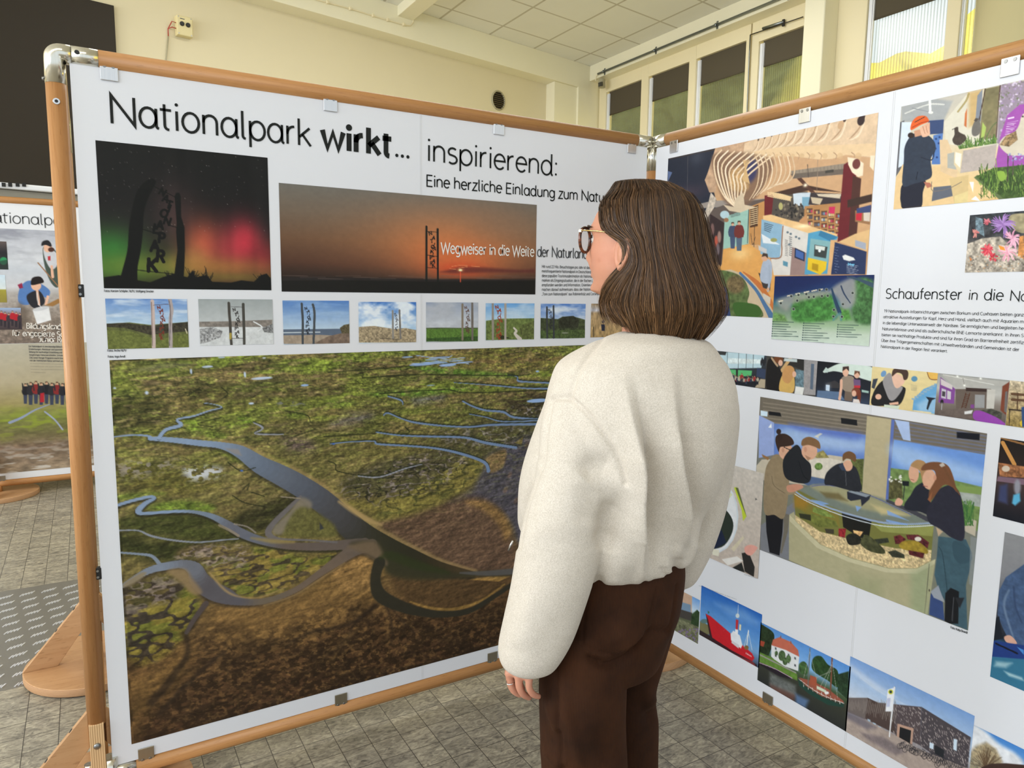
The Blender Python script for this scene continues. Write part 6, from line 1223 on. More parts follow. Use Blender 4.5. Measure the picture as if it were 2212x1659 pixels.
# cabinet and tank
p.P([(497, 790), (530, 770), (540, 830), (700, 980), (900, 1070), (1150, 1140), (1330, 1140), (1420, 1090), (1452, 1080), (1400, 1440), (1200, 1380), (900, 1260), (497, 1085)], (172, 166, 132)).P([(500, 790), (540, 830), (700, 985), (900, 1075), (1150, 1142), (1330, 1142), (1450, 1080), (1445, 1110), (1330, 1175), (1130, 1165), (880, 1095), (680, 1005), (500, 830)], (196, 190, 156)).P([(900, 1180), (1100, 1220), (1100, 1400), (900, 1300)], (150, 152, 116), .7, soft=14).P([(1290, 1170), (1420, 1110), (1400, 1440), (1290, 1420)], (146, 158, 122), .7, soft=8).Ln([(1412, 1110), (1380, 1430)], 3, (96, 96, 80)).E(1411, 1282, 4, 8, (60, 56, 50))
p.P([(530, 640), (560, 630), (700, 700), (900, 790), (1150, 860), (1330, 855), (1442, 840), (1422, 1090), (1330, 1138), (1150, 1138), (900, 1070), (700, 980), (540, 830)], (118, 118, 62))
p.P([(530, 640), (700, 720), (820, 780), (830, 870), (700, 850), (535, 730)], (128, 118, 54)).P([(1040, 850), (1442, 860), (1430, 930), (1100, 900)], (146, 150, 84)).P([(530, 650), (640, 700), (600, 750), (532, 740)], (160, 120, 44), .8, soft=6)
p.P([(535, 790), (700, 900), (900, 950), (1200, 1010), (1425, 1020), (1420, 1090), (1330, 1138), (1150, 1138), (900, 1070), (700, 980), (540, 830)], (206, 184, 140), tex=.32, ts=4)
p.P([(560, 780), (640, 790), (640, 830), (570, 810)], (52, 54, 38)).P([(640, 780), (800, 830), (820, 870), (690, 870), (640, 840)], (110, 116, 56), tex=.25, ts=9).P([(655, 740), (730, 760), (800, 810), (720, 800), (650, 770)], (122, 140, 70), tex=.3, ts=8).P([(730, 880), (790, 885), (790, 915), (740, 910)], (66, 62, 48)).P([(840, 770), (1035, 830), (1020, 930), (985, 920), (985, 950), (930, 920), (850, 870)], (30, 30, 26)).P([(820, 880), (870, 880), (860, 940), (820, 930)], (140, 40, 46), tex=.4, ts=5).P([(915, 890), (980, 900), (960, 930), (920, 920)], (222, 176, 120), tex=.3)
p.P([(870, 930), (920, 910), (965, 940), (960, 980), (890, 985)], (40, 40, 34), sm=True, tex=.25).P([(965, 960), (1000, 920), (1060, 960), (1120, 1020), (1110, 1045), (1030, 1030), (970, 990)], (74, 76, 50), sm=True, tex=.3, ts=8).P([(1140, 1030), (1190, 1020), (1250, 1050), (1250, 1075), (1170, 1065)], (56, 58, 46), tex=.3).P([(1050, 950), (1140, 940), (1150, 970), (1080, 980)], (52, 56, 44), tex=.3).P([(1180, 930), (1220, 920), (1260, 950), (1230, 980), (1190, 980)], (96, 40, 44), tex=.5, ts=5).P([(1260, 920), (1340, 920), (1410, 970), (1400, 1010), (1330, 960), (1270, 950)], (92, 40, 46), tex=.5, ts=5).E(1338, 948, 22, 15, (226, 220, 206)).P([(1215, 985), (1250, 960), (1340, 965), (1400, 1020), (1390, 1045), (1300, 1030), (1230, 1010)], (158, 134, 50), sm=True, tex=.22, ts=8).P([(1275, 1020), (1380, 1040), (1370, 1075), (1280, 1050)], (86, 36, 40), tex=.4, ts=5)
p.Ln([(540, 640), (620, 690), (760, 745), (900, 790), (1100, 840), (1280, 850), (1442, 842)], 12, (150, 168, 196)).Ln([(535, 655), (620, 705), (760, 765), (900, 812), (1100, 862), (1280, 868), (1440, 858)], 5, (214, 222, 230))
p.P([(560, 625), (640, 600), (740, 590), (1100, 680), (1300, 780), (1440, 835), (1280, 845), (1000, 805), (760, 735)], (120, 130, 120), .9, soft=3, sm=False).P([(640, 610), (760, 600), (1000, 660), (1200, 750), (1290, 790), (1180, 790), (900, 730)], (166, 160, 120), .85, soft=4, sm=True).P([(1030, 720), (1200, 770), (1280, 795), (1100, 790)], (206, 190, 140), .8, soft=4).P([(700, 640), (820, 650), (880, 700), (740, 680)], (104, 92, 58), .8, soft=3)
for q in ([(640, 690), (700, 700), (760, 720), (700, 730)], [(1135, 760), (1200, 790), (1280, 830), (1140, 790)], [(930, 730), (970, 740), (940, 770)], [(1130, 820), (1270, 850), (1270, 860), (1130, 835)]): p.P(q, (132, 168, 226), .85)
p.Ln([(645, 605), (760, 598), (1000, 655), (1200, 745), (1295, 790)], 5, (96, 100, 150)).Ln([(1140, 700), (1300, 770), (1400, 820)], [20, 26, 30], (70, 70, 78)).P([(875, 640), (905, 628), (1030, 660), (1020, 690), (970, 735), (965, 690), (900, 700), (878, 685)], (42, 46, 58)).P([(880, 640), (905, 630), (1028, 662), (1000, 676)], (140, 150, 160))
# people round the tank
def face(x, y, rx, ry, hair, hp, c=(216, 168, 140)): p.E(x, y, rx, ry, c).P(hp, hair, sm=True)
p.P([(345, 780), (460, 795), (455, 900), (435, 1056), (370, 1035), (350, 900)], (28, 28, 32)).P([(460, 780), (500, 790), (490, 900), (450, 1040), (440, 1040), (462, 900)], (112, 106, 94)).P([(340, 520), (375, 430), (415, 395), (465, 420), (500, 520), (470, 800), (400, 790), (335, 770)], (146, 128, 100), sm=True, tex=.05, ts=10).Ln([(380, 520), (400, 610), (480, 640), (530, 640)], [40, 40, 34, 24], (150, 132, 104)).Ln([(385, 540), (400, 600), (470, 650)], 4, (112, 98, 76)).P([(485, 600), (560, 590), (590, 612), (530, 640), (490, 640)], (196, 140, 116), sm=True)
face(475, 375, 46, 56, (58, 42, 36), [(408, 310), (420, 270), (470, 262), (515, 290), (528, 330), (480, 345), (440, 350), (430, 380)]); p.E(438, 285, 18, 20, (52, 38, 34)).E(430, 248, 16, 18, (52, 38, 34)).Ln([(465, 350), (520, 375)], 5, (34, 30, 32)).E(458, 368, 9, 16, (196, 146, 120))
p.P([(460, 430), (520, 350), (560, 340), (600, 420), (640, 470), (630, 575), (540, 580), (470, 540)], (36, 38, 42), sm=True).Ln([(560, 440), (590, 530), (620, 560)], 5, (22, 24, 28)); face(630, 375, 52, 58, (128, 96, 66), [(580, 340), (585, 300), (630, 282), (690, 310), (700, 360), (660, 345), (620, 335)]); p.E(604, 365, 10, 18, (206, 150, 124)).P([(600, 400), (640, 420), (620, 440)], (150, 110, 84), .7)
p.P([(730, 590), (740, 520), (800, 465), (860, 455), (930, 480), (960, 560), (955, 640), (780, 600)], (40, 42, 48), sm=True, tex=.1, ts=12).Ln([(865, 510), (870, 600)], 4, (90, 92, 96)); face(880, 470, 32, 36, (112, 80, 52), [(848, 440), (850, 395), (890, 376), (930, 400), (930, 445), (900, 430), (870, 425)]); p.P([(820, 470), (845, 450), (870, 505), (840, 500)], (54, 66, 86))
p.P([(1250, 720), (1290, 660), (1330, 600), (1400, 590), (1420, 780), (1350, 770), (1260, 755)], (40, 42, 52), sm=True).P([(1190, 700), (1210, 680), (1240, 700), (1225, 730), (1190, 725)], (222, 170, 146), sm=True); face(1310, 520, 34, 62, (172, 134, 92), [(1290, 470), (1330, 432), (1385, 450), (1400, 520), (1370, 580), (1345, 500)]); p.Ln([(1290, 560), (1312, 566)], 4, (150, 80, 76))
p.P([(1470, 930), (1560, 940), (1650, 950), (1690, 1040), (1680, 1130), (1650, 1250), (1660, 1540), (1530, 1490), (1520, 1360), (1470, 1280), (1445, 1180), (1460, 1060)], (66, 92, 104), sm=False, tex=.08, ts=12).P([(1570, 960), (1660, 1000), (1690, 1080), (1620, 1110), (1570, 1060)], (58, 82, 94), sm=True).Ln([(1475, 1000), (1500, 1060), (1530, 1300)], 6, (48, 70, 80)).P([(1455, 870), (1500, 900), (1470, 930)], (196, 170, 140))
p.P([(1395, 760), (1440, 680), (1480, 620), (1560, 600), (1620, 680), (1640, 940), (1560, 940), (1480, 880), (1410, 840)], (46, 46, 58), sm=True, tex=.07, ts=6); face(1412, 560, 46, 66, (118, 78, 54), [(1360, 500), (1380, 460), (1440, 445), (1520, 460), (1560, 520), (1590, 640), (1560, 610), (1500, 600), (1420, 700), (1410, 640), (1450, 560), (1440, 500)]); p.E(1448, 548, 10, 18, (206, 150, 124)).Ln([(1370, 600), (1400, 606)], 4, (140, 70, 70)).Ln([(1500, 470), (1560, 580), (1610, 660)], [16, 18, 6], (112, 76, 52)).P([(1475, 465), (1500, 448), (1515, 470), (1490, 480)], (190, 180, 170)).P([(1400, 690), (1430, 640), (1420, 710)], (150, 96, 64))
p.P([(1515, 1300), (1550, 1265), (1605, 1290), (1600, 1500), (1540, 1500), (1510, 1480)], (26, 27, 30)).P([(1580, 1330), (1640, 1330), (1610, 1400)], (40, 42, 46)).Ln([(1570, 1330), (1560, 1480)], 6, (70, 72, 76)).P([(1420, 1300), (1500, 1360), (1510, 1480), (1410, 1440)], (56, 74, 120)).P([(1420, 1290), (1470, 1250), (1510, 1360), (1440, 1330)], (150, 156, 166)).P([(1680, 930), (1790, 960), (1760, 1300), (1670, 1240)], (140, 146, 150), .6).P([(1235, 568), (1280, 572), (1278, 604), (1236, 600)], (30, 34, 38)).Ln([(1250, 604), (1242, 690)], 5, (40, 44, 48))
p.done(PBN, 'large picture of people around a rockpool aquarium', h=.0010)
# ------------------------------------------------------------ board B: round table picture beside the aquarium, right-hand ones, bottom row
_a, _b = BB.to(1651, 1024), BB.to(1638, 1250); p = Pic(BB, (.30, float(BB.to(1560, 998)[1])), (float(_a[0]), float(_b[1])), 1.4, uv=True); p.Z(1540, 850, 3.0163)
p.vg([(0, (200, 192, 182)), (1, (190, 176, 164))]); p.mul(p.nz(5, 5, 2, 6), .06)
p.E(20, 800, 150, 240, (206, 214, 220)).E(20, 800, 140, 230, (222, 224, 226)).P([(50, 560), (130, 660), (90, 700), (20, 640)], (206, 214, 176)).P([(-60, 700), (20, 700), (120, 800), (130, 900), (60, 1000), (-60, 980)], (44, 52, 44), sm=True).P([(0, 900), (60, 890), (90, 970), (20, 1010), (-20, 1000)], (32, 40, 62)).P([(140, 612), (160, 610), (222, 800), (200, 830), (190, 760)], (188, 204, 60)).P([(150, 612), (168, 615), (222, 800), (205, 760)], (70, 80, 50), .8)
p.P([(120, 1010), (200, 925), (205, 945), (140, 1030)], (206, 196, 170)).P([(0, 1010), (45, 1020), (40, 1060), (0, 1050)], (220, 216, 196)).P([(190, 1040), (235, 1030), (275, 1130), (270, 1195), (210, 1160)], (44, 42, 40)).P([(210, 1000), (250, 985), (292, 1000), (285, 1020), (250, 1055), (215, 1040)], (222, 160, 146), sm=True).P([(120, 1140), (190, 1100), (210, 1165)], (40, 42, 40)).P([(280, 680), (292, 690), (278, 695)], (80, 80, 76)).P([(60, 1080), (160, 1060), (200, 1090), (100, 1120)], (226, 222, 216))
p.done(PBN, 'picture of a round white table seen from above', h=.0022)
p = Pic(BB, (.44, float(BB.to(1576, 962)[1])), (float(BB.to(1576, 962)[0]), float(BB.to(1576, 982)[1])), 1.4, uv=True); p.vg([(0, (160, 110, 76)), (1, (176, 130, 92))]); p.done(PBN, 'narrow brown picture beside the jacket sleeve')
_a, _b = BB.to(2162, 945), BB.to(2147, 1115); p = Pic(BB, (float(_a[0]), float(_a[1])), (float(_a[0])+.22, float(_b[1])), 1.4, uv=True); p.Z(1540, 850, 3.0163); p.vg([(0, (30, 26, 24)), (.3, (44, 34, 30)), (.5, (70, 54, 52)), (1, (24, 26, 34))])
p.Ln([(1890, 320), (1965, 460)], 26, (196, 140, 76)).Ln([(1880, 290), (2212, 380)], 14, (140, 100, 60)).P([(1860, 450), (2060, 480), (2060, 550), (1870, 540)], (150, 100, 66), tex=.4, ts=6).E(1910, 490, 26, 20, (206, 190, 170)).P([(1860, 540), (2060, 560), (2060, 600), (1850, 570)], (120, 96, 110)).P([(1870, 600), (1920, 590), (1920, 720), (1860, 700)], (60, 66, 100), soft=4).E(1985, 610, 22, 50, (140, 140, 150), soft=3).P([(1960, 660), (2000, 650), (2005, 700), (1970, 730), (1950, 715)], (90, 170, 206), soft=2); p.done(PBN, 'dark picture with a blue glow at the right edge')
_a, _b = BB.to(2171, 1149), BB.to(2141, 1462); p = Pic(BB, (float(_a[0]), float(_a[1])), (float(_a[0])+.36, float(_b[1])), 1.5, uv=True); p.Z(1440, 1240, 2.8653); p.vg([(0, (138, 138, 140)), (.3, (128, 128, 132)), (.7, (30, 34, 44)), (.75, (46, 92, 130)), (1, (70, 130, 160))])
p.P([(2060, 100), (2100, 20), (2212, -60), (2400, -80), (2400, 480), (2212, 450), (2130, 430), (2080, 330), (2050, 250)], (66, 86, 118), sm=False, tex=.14, ts=9).Ln([(2120, 100), (2090, 200), (2150, 400)], [10, 14, 10], (110, 130, 156), .8, soft=3).Ln([(2150, 80), (2160, 200), (2200, 300)], 8, (44, 58, 86), .8, soft=3).P([(2090, 390), (2130, 380), (2170, 430), (2110, 425)], (206, 160, 140), sm=True)
p.P([(1980, 300), (2060, 260), (2080, 400), (1990, 420)], (28, 32, 40)).P([(2020, 410), (2400, 470), (2400, 540), (2010, 510)], (34, 58, 120)).Ln([(2040, 430), (2170, 490)], 12, (22, 26, 36)).P([(2005, 515), (2400, 545), (2400, 800), (2000, 640)], (52, 110, 138)).P([(2040, 540), (2140, 550), (2100, 580), (2030, 570)], (170, 200, 206), .8, soft=4).P([(2090, 600), (2200, 640), (2212, 660), (2120, 630)], (190, 214, 216), .8, soft=3).P([(2170, 450), (2212, 470), (2212, 500)], (70, 130, 196)); p.done(PBN, 'picture of a person in a denim jacket over a touch table')
def bot(tl, bl, br, lab): 
    a, b, c = BB.to(*tl), BB.to(*bl), BB.to(*br); return Pic(BB, (float(a[0]+b[0])/2, float(a[1])), (float(c[0]), float(b[1])), 1.4, uv=True).Z(1440, 1240, 2.8653)
a_ = BB.to(1511, 1296); b_ = BB.to(1508, 1391); p = Pic(BB, (.20, float(a_[1])), (float(b_[0]), float(b_[1])), 1.4, uv=True).Z(1440, 1240, 2.8653)
p.vg([(0, (110, 160, 220)), (.3, (200, 216, 230)), (.6, (90, 96, 70)), (1, (120, 114, 104))]).P([(-60, 60), (100, 90), (160, 125), (155, 250), (60, 220), (-60, 180)], (196, 164, 140)).P([(20, 150), (150, 190), (150, 240), (20, 200)], (120, 146, 170)).P([(60, 210), (160, 240), (150, 290), (60, 260)], (70, 66, 62)).P([(155, 250), (190, 220), (208, 240), (205, 360), (150, 320)], (46, 66, 40), tex=.3).P([(-60, 260), (60, 270), (205, 330), (202, 440), (-60, 330)], (110, 112, 86), tex=.4, ts=6)
for i in range(40): p.E(r.uniform(60, 200), r.uniform(340, 420), 5, 4, (130, 110, 150))
p.done(PBN, 'bottom row picture of a flat-roofed building behind flowers')
p = bot((1515, 1264), (1511.5, 1371), (1640, 1441), ''); p.vg([(0, (42, 100, 182)), (.6, (104, 156, 212)), (.75, (120, 160, 200)), (1, (60, 70, 90))]); p.P([(300, 180), (480, 220), (580, 300), (560, 320), (400, 260)], (140, 180, 224), .5, soft=9)
p.P([(207, 290), (270, 320), (280, 370), (205, 380)], (120, 116, 80)).E(235, 292, 24, 14, (90, 120, 120)).P([(205, 345), (275, 385), (460, 500), (560, 560), (560, 580), (205, 385)], (52, 40, 42)).P([(243, 245), (275, 262), (400, 370), (460, 430), (530, 490), (545, 520), (530, 540), (400, 470), (285, 395), (268, 340)], (196, 34, 44)).P([(243, 245), (258, 280), (285, 400), (268, 380)], (60, 30, 34)).P([(285, 395), (400, 470), (530, 540), (525, 552), (395, 485), (280, 410)], (60, 30, 36)).P([(430, 500), (540, 545), (555, 575), (440, 520)], (150, 60, 62), .7)
p.P([(397, 370), (415, 350), (455, 380), (470, 440), (460, 460), (400, 410)], (228, 230, 234)).P([(430, 280), (446, 285), (440, 365), (428, 355)], (190, 50, 56)).P([(426, 340), (444, 345), (442, 380), (424, 370)], (236, 236, 238)).E(440, 258, 12, 14, (206, 216, 216)).Ln([(446, 190), (442, 250)], 2.5, (220, 226, 232)).P([(452, 310), (463, 313), (460, 350), (450, 345)], (230, 220, 180)).Ln([(508, 350), (498, 440)], 7, (214, 222, 226)).Ln([(508, 360), (530, 470)], 3, (214, 222, 226)).Ln([(505, 360), (480, 450)], 3, (200, 210, 216)).E(495, 455, 14, 14, (130, 100, 60)).P([(405, 410), (450, 440), (446, 460), (402, 425)], (210, 206, 210)).P([(255, 228), (268, 235), (258, 246)], (50, 110, 70)).Ln([(350, 330), (362, 345), (350, 350)], 3, (200, 60, 70))
[p.Ln([(492+i*5, 486+i*3), (492+i*5, 493+i*3)], 2.5, (236, 226, 226)) for i in range(8)]; p.done(PBN, 'bottom row picture of a red lightship with a white tower')
p = bot((1643.5, 1344), (1636.5, 1468.6), (1828, 1580), ''); p.vg([(0, (86, 140, 206)), (.35, (130, 176, 224)), (.5, (70, 90, 60)), (.6, (60, 62, 50)), (1, (44, 46, 44))])
p.P([(570, 320), (620, 330), (665, 370), (660, 430), (620, 520), (570, 490)], (38, 52, 32), tex=.35, sm=True).P([(580, 410), (610, 420), (600, 450), (575, 440)], (160, 70, 50)).P([(650, 440), (680, 400), (790, 450), (822, 510), (815, 600), (700, 560), (648, 510)], (220, 222, 222)).P([(650, 440), (660, 405), (700, 390), (770, 420), (815, 470), (822, 512), (740, 470)], (190, 104, 82)).Ln([(708, 385), (706, 396)], 7, (150, 90, 70)).Ln([(770, 418), (770, 428)], 7, (150, 90, 70))
for i in range(4):
    for j in range(2): x, y = 672+i*40, 452+i*20+j*44; p.P([(x, y), (x+9, y+4), (x+9, y+18), (x, y+14)], (60, 66, 72))
for x, y, q in ((715, 505, 22), (755, 525, 16), (735, 540, 16), (680, 490, 10)): p.E(x, y, q, q*1.5, (74, 96, 60), tex=.4, ts=5)
p.P([(570, 480), (640, 510), (760, 590), (810, 620), (810, 660), (700, 610), (570, 540)], (98, 132, 56), tex=.15).Ln([(580, 500), (700, 560), (800, 610)], 8, (150, 146, 140)).P([(575, 545), (650, 575), (750, 625), (780, 650), (700, 635), (575, 560)], (40, 34, 40)).Ln([(575, 548), (680, 590), (778, 645)], 4, (190, 160, 180)).P([(900, 545), (920, 510), (960, 510), (1000, 560), (1060, 600), (1060, 700), (1000, 660), (910, 600)], (44, 70, 38), tex=.35, ts=7, sm=True).P([(820, 560), (850, 540), (875, 570), (870, 620), (830, 610)], (62, 90, 50), tex=.35, sm=True).P([(1060, 620), (1130, 600), (1125, 780), (1060, 720)], (40, 60, 40), tex=.35)
p.P([(640, 610), (800, 690), (800, 760), (640, 690)], (128, 132, 130), .7, soft=5, tex=.2).P([(640, 680), (800, 750), (790, 790), (650, 720)], (120, 80, 70), .7, soft=5).P([(800, 740), (880, 780), (860, 830), (800, 800)], (96, 126, 170), .8, soft=5).P([(815, 650), (860, 690), (960, 760), (1060, 800), (1100, 795), (1095, 825), (1000, 810), (880, 740), (820, 690)], (36, 66, 56)).P([(820, 640), (900, 660), (1000, 710), (1095, 785), (1098, 800), (960, 755), (860, 690)], (150, 84, 66)).P([(890, 625), (930, 640), (930, 700), (885, 680)], (162, 84, 60)).Ln([(820, 650), (950, 740), (1100, 800)], 3, (222, 220, 214)).P([(930, 690), (990, 720), (985, 735), (930, 710)], (206, 214, 190)).E(992, 735, 14, 9, (230, 230, 228))
p.Ln([(888, 460), (876, 690)], 6, (110, 110, 104)).Ln([(1026, 520), (1014, 760)], 9, (120, 76, 58))
for a, b in (((1024, 560), (950, 700)), ((1024, 560), (975, 720)), ((1026, 540), (1060, 770)), ((888, 480), (930, 650)), ((888, 480), (850, 640)), ((1022, 600), (930, 640))): p.Ln([a, b], 2, (170, 170, 160), .8)
for i in range(9): p.Ln([(850+i*28, 700+i*13), (848+i*28, 678+i*13)], 2.5, (220, 216, 206))
p.done(PBN, 'bottom row picture of a white house and a sailing boat on a canal')
p = bot((1837, 1417), (1825.5, 1579), (2094, 1665), ''); _l = BB.to(2095, 1640); p.v1 = float(BB.to(1825.5, 1579)[1]); p.vg([(0, (120, 156, 208)), (.3, (166, 190, 220)), (.5, (196, 206, 220)), (.6, (150, 146, 150)), (1, (140, 130, 126))])
p.P([(1140, 560), (1300, 680), (1420, 760), (1300, 720), (1140, 600)], (206, 216, 230), .7, soft=7).Ln([(1200, 640), (1340, 740), (1500, 820)], 6, (214, 222, 232), .6, soft=4)
p.P([(1125, 765), (1245, 765), (1230, 900), (1115, 850)], (110, 100, 96)).P([(1245, 765), (1430, 850), (1420, 990), (1230, 895)], (78, 64, 60)).P([(1315, 795), (1580, 822), (1570, 1060), (1530, 1040), (1420, 1000), (1400, 860)], (84, 74, 76)).P([(1580, 822), (1885, 1010), (1865, 1201), (1700, 1150), (1570, 1060)], (76, 70, 74))
for i in range(60): p.Ln([(1130+i*5, 772+r.uniform(0, 40)), (1128+i*5, 800+i*1.5+r.uniform(0, 40))], 1.6, (136, 126, 118), .7)
for i in range(420):
    x = r.uniform(1390, 1875); lo_, hi_ = (805+(x-1390)*.1, 1060) if x < 1580 else (835+(x-1580)*.62, 1065+(x-1580)*.42); y = r.uniform(lo_, hi_); p.Ln([(x, y), (x+3, y+9)], 3.2, (176, 164, 160) if i % 3 else (130, 118, 120))
p.P([(1430, 925), (1530, 955), (1520, 1060), (1425, 1010)], (186, 150, 130)).P([(1445, 945), (1515, 968), (1508, 1050), (1440, 1010)], (34, 34, 36)).P([(1630, 1040), (1655, 1050), (1652, 1085), (1628, 1075)], (206, 222, 236)).P([(1660, 1055), (1720, 1090), (1715, 1140), (1660, 1110)], (40, 42, 46)).P([(1778, 1018), (1800, 1025), (1796, 1095), (1775, 1085)], (206, 222, 236))
for i in range(4): x = 1245+i*33; p.P([(x, 895+i*22), (x+18, 903+i*22), (x+16, 930+i*22), (x, 920+i*22)], (170, 190, 206))
p.P([(1110, 870), (1230, 900), (1420, 1000), (1560, 1080), (1860, 1201), (1860, 1300), (1500, 1300), (1110, 975)], (168, 152, 142), tex=.08, ts=8).P([(1200, 980), (1350, 1010), (1480, 1100), (1420, 1120), (1240, 1020)], (110, 100, 104), .7, soft=4, tex=.2).P([(1112, 850), (1230, 900), (1300, 950), (1240, 960), (1112, 890)], (96, 92, 104), .7, soft=5)
p.Ln([(1412, 700), (1380, 1005)], 8, (222, 222, 222)).P([(1370, 715), (1415, 700), (1400, 850), (1355, 850)], (230, 232, 236), sm=False).E(1388, 729, 15, 15, (206, 206, 50)).E(1388, 729, 8, 9, (40, 60, 70)).P([(1365, 770), (1388, 765), (1382, 820), (1362, 822)], (190, 196, 220))
for i in range(34):
    x = 1440+i*12+r.normal()*4; y = 1060+i*5+r.normal()*10; th_ = np.linspace(0, 6.28, 9); p.Ln([(x+15*math.cos(t), y+18*math.sin(t)) for t in th_], 2.6, (40, 38, 42), .85, False).Ln([(x, y), (x+14, y-26), (x+24, y+4)], 2.6, (56, 54, 60))
p.done(PBN, 'bottom row picture of a dark patterned museum building with a white flag')
_a, _b = BB.to(2099, 1563), BB.to(2093, 1659); p = Pic(BB, (float(_b[0])+.002, float(_a[1])), (float(_b[0])+.26, float(_b[1])-.08), 1.4, uv=True).Z(1440, 1240, 2.8653); p.vg([(0, (70, 130, 200)), (.5, (150, 184, 220)), (1, (120, 110, 84))])
p.P([(1880, 930), (1960, 960), (2060, 1050), (2160, 1110), (2212, 1180), (2100, 1201), (1880, 1120)], (222, 224, 228), soft=6, sm=True, tex=.08, ts=14).P([(1880, 1100), (1920, 1060), (1980, 1040), (2040, 1080), (2080, 1160), (2060, 1220), (1870, 1220)], (150, 130, 92), .8, soft=4, tex=.4, ts=5)
for i in range(60): x = 1975+r.normal()*50; p.Ln([(1975, 1200), (x, 1060+abs(x-1975)*.7+r.uniform(0, 40))], 2, (96, 76, 56), .7)
p.P([(1930, 1300), (1950, 1195), (2010, 1172), (2100, 1170), (2212, 1180), (2300, 1300)], (66, 48, 42)); p.done(PBN, 'bottom row picture of a bare tree under a cloudy blue sky')
# ------------------------------------------------------------ board C
_a, _b = BC.to(-40, 495), BC.to(210, 740); p = Pic(BC, (-.62, float(BC.to(60, 496)[1])), (-.02, float(BC.to(80, 741)[1])), 1.5, uv=True); p.Z(0, 400, 2.369)
p.vg([(0, (170, 172, 182)), (.25, (206, 208, 214)), (.36, (190, 194, 202)), (.5, (196, 196, 200)), (.56, (170, 164, 160)), (.8, (140, 126, 114)), (1, (120, 106, 96))]); p.thr(p.nz(60, 14, 4, 5), .52, .2, (128, 130, 142), .7, np.clip(1-p.fy*2.6, 0, 1)); p.mul(p.nz(5, 4, 3, 6), .3, np.clip(p.fy*3-1.5, 0, 1))
p.P([(220, 320), (262, 318), (290, 345), (330, 420), (300, 520), (262, 500), (230, 420)], (70, 82, 74), sm=True).P([(222, 330), (240, 320), (290, 350), (292, 410), (262, 430), (232, 380)], (196, 196, 202), sm=True).P([(245, 365), (258, 362), (258, 385), (246, 385)], (180, 40, 50)).E(245, 320, 22, 24, SK).P([(212, 310), (218, 288), (245, 282), (262, 300), (262, 316), (235, 306)], (36, 36, 40), sm=True).E(262, 330, 16, 12, (72, 44, 36)).Ln([(195, 398), (300, 520)], 6, (150, 110, 80)).Ln([(265, 415), (270, 470)], 12, SK)
p.P([(96, 600), (100, 530), (140, 490), (200, 500), (255, 540), (240, 575), (190, 560), (150, 610)], (84, 120, 176), sm=True).P([(140, 560), (200, 540), (230, 600), (180, 630), (145, 600)], (40, 40, 46), sm=True).E(185, 515, 26, 24, SK).P([(160, 510), (165, 475), (205, 468), (225, 495), (200, 505)], (34, 28, 28), sm=True).P([(90, 510), (112, 500), (118, 525), (100, 530)], (140, 40, 70)).Ln([(190, 540), (200, 610)], 12, SK).Ln([(245, 570), (235, 610)], 12, SK).P([(300, 580), (230, 615), (270, 620), (310, 600)], (150, 110, 64)).P([(167, 640), (250, 622), (262, 690), (190, 712)], (222, 222, 224)).E(208, 632, 42, 10, (196, 196, 200), -10).Ln([(190, 550), (195, 600), (215, 630)], 4, (206, 206, 210)).P([(100, 600), (150, 640), (140, 720), (60, 700)], (96, 84, 74), .7, soft=5); p.done(PC, 'picture of two people digging on the beach with a white bucket')
p = Pic(BC, (-.62, float(BC.to(60, 742)[1])), (.02, float(BC.to(80, 1016)[1])), 1.5, uv=True); p.Z(0, 400, 2.369)
p.vg([(0, (176, 170, 154)), (.3, (172, 160, 132)), (.46, (150, 138, 92)), (.56, (126, 132, 66)), (.68, (110, 106, 66)), (.8, (120, 100, 82)), (1, (150, 132, 110))]); p.mul(p.nz(14, 5, 4, 8), .3, np.clip(p.fy*2-.6, 0, 1)); p.thr(p.nz(26, 8, 3, 9), .56, .1, (140, 156, 50), .7, np.clip(1-abs(p.fy-.62)*6, 0, 1)); p.thr(p.nz(30, 7, 3, 10), .6, .1, (206, 202, 196), .7, np.clip(p.fy*4-2.9, 0, 1))
p.Ln([(50, 1215), (110, 1190), (180, 1150), (260, 1120)], [14, 12, 8, 4], (140, 150, 176)).Ln([(230, 1160), (280, 1200), (320, 1250)], 8, (150, 158, 180))
for i in range(9): x = 130+i*27; p.person(x, 1118+(i % 2)*6, 104+(i*13) % 14, ((34, 34, 38), (44, 44, 48), (130, 44, 44), (40, 40, 46))[i % 4], (60, 66, 84)).Ln([(x-10, 1050), (x-16, 1015)], 6, (44, 42, 46))
p.P([(206, 1065), (226, 1062), (226, 1110), (204, 1112)], (170, 40, 50)); p.done(PC, 'picture of a waving group in the marsh', h=.0010)
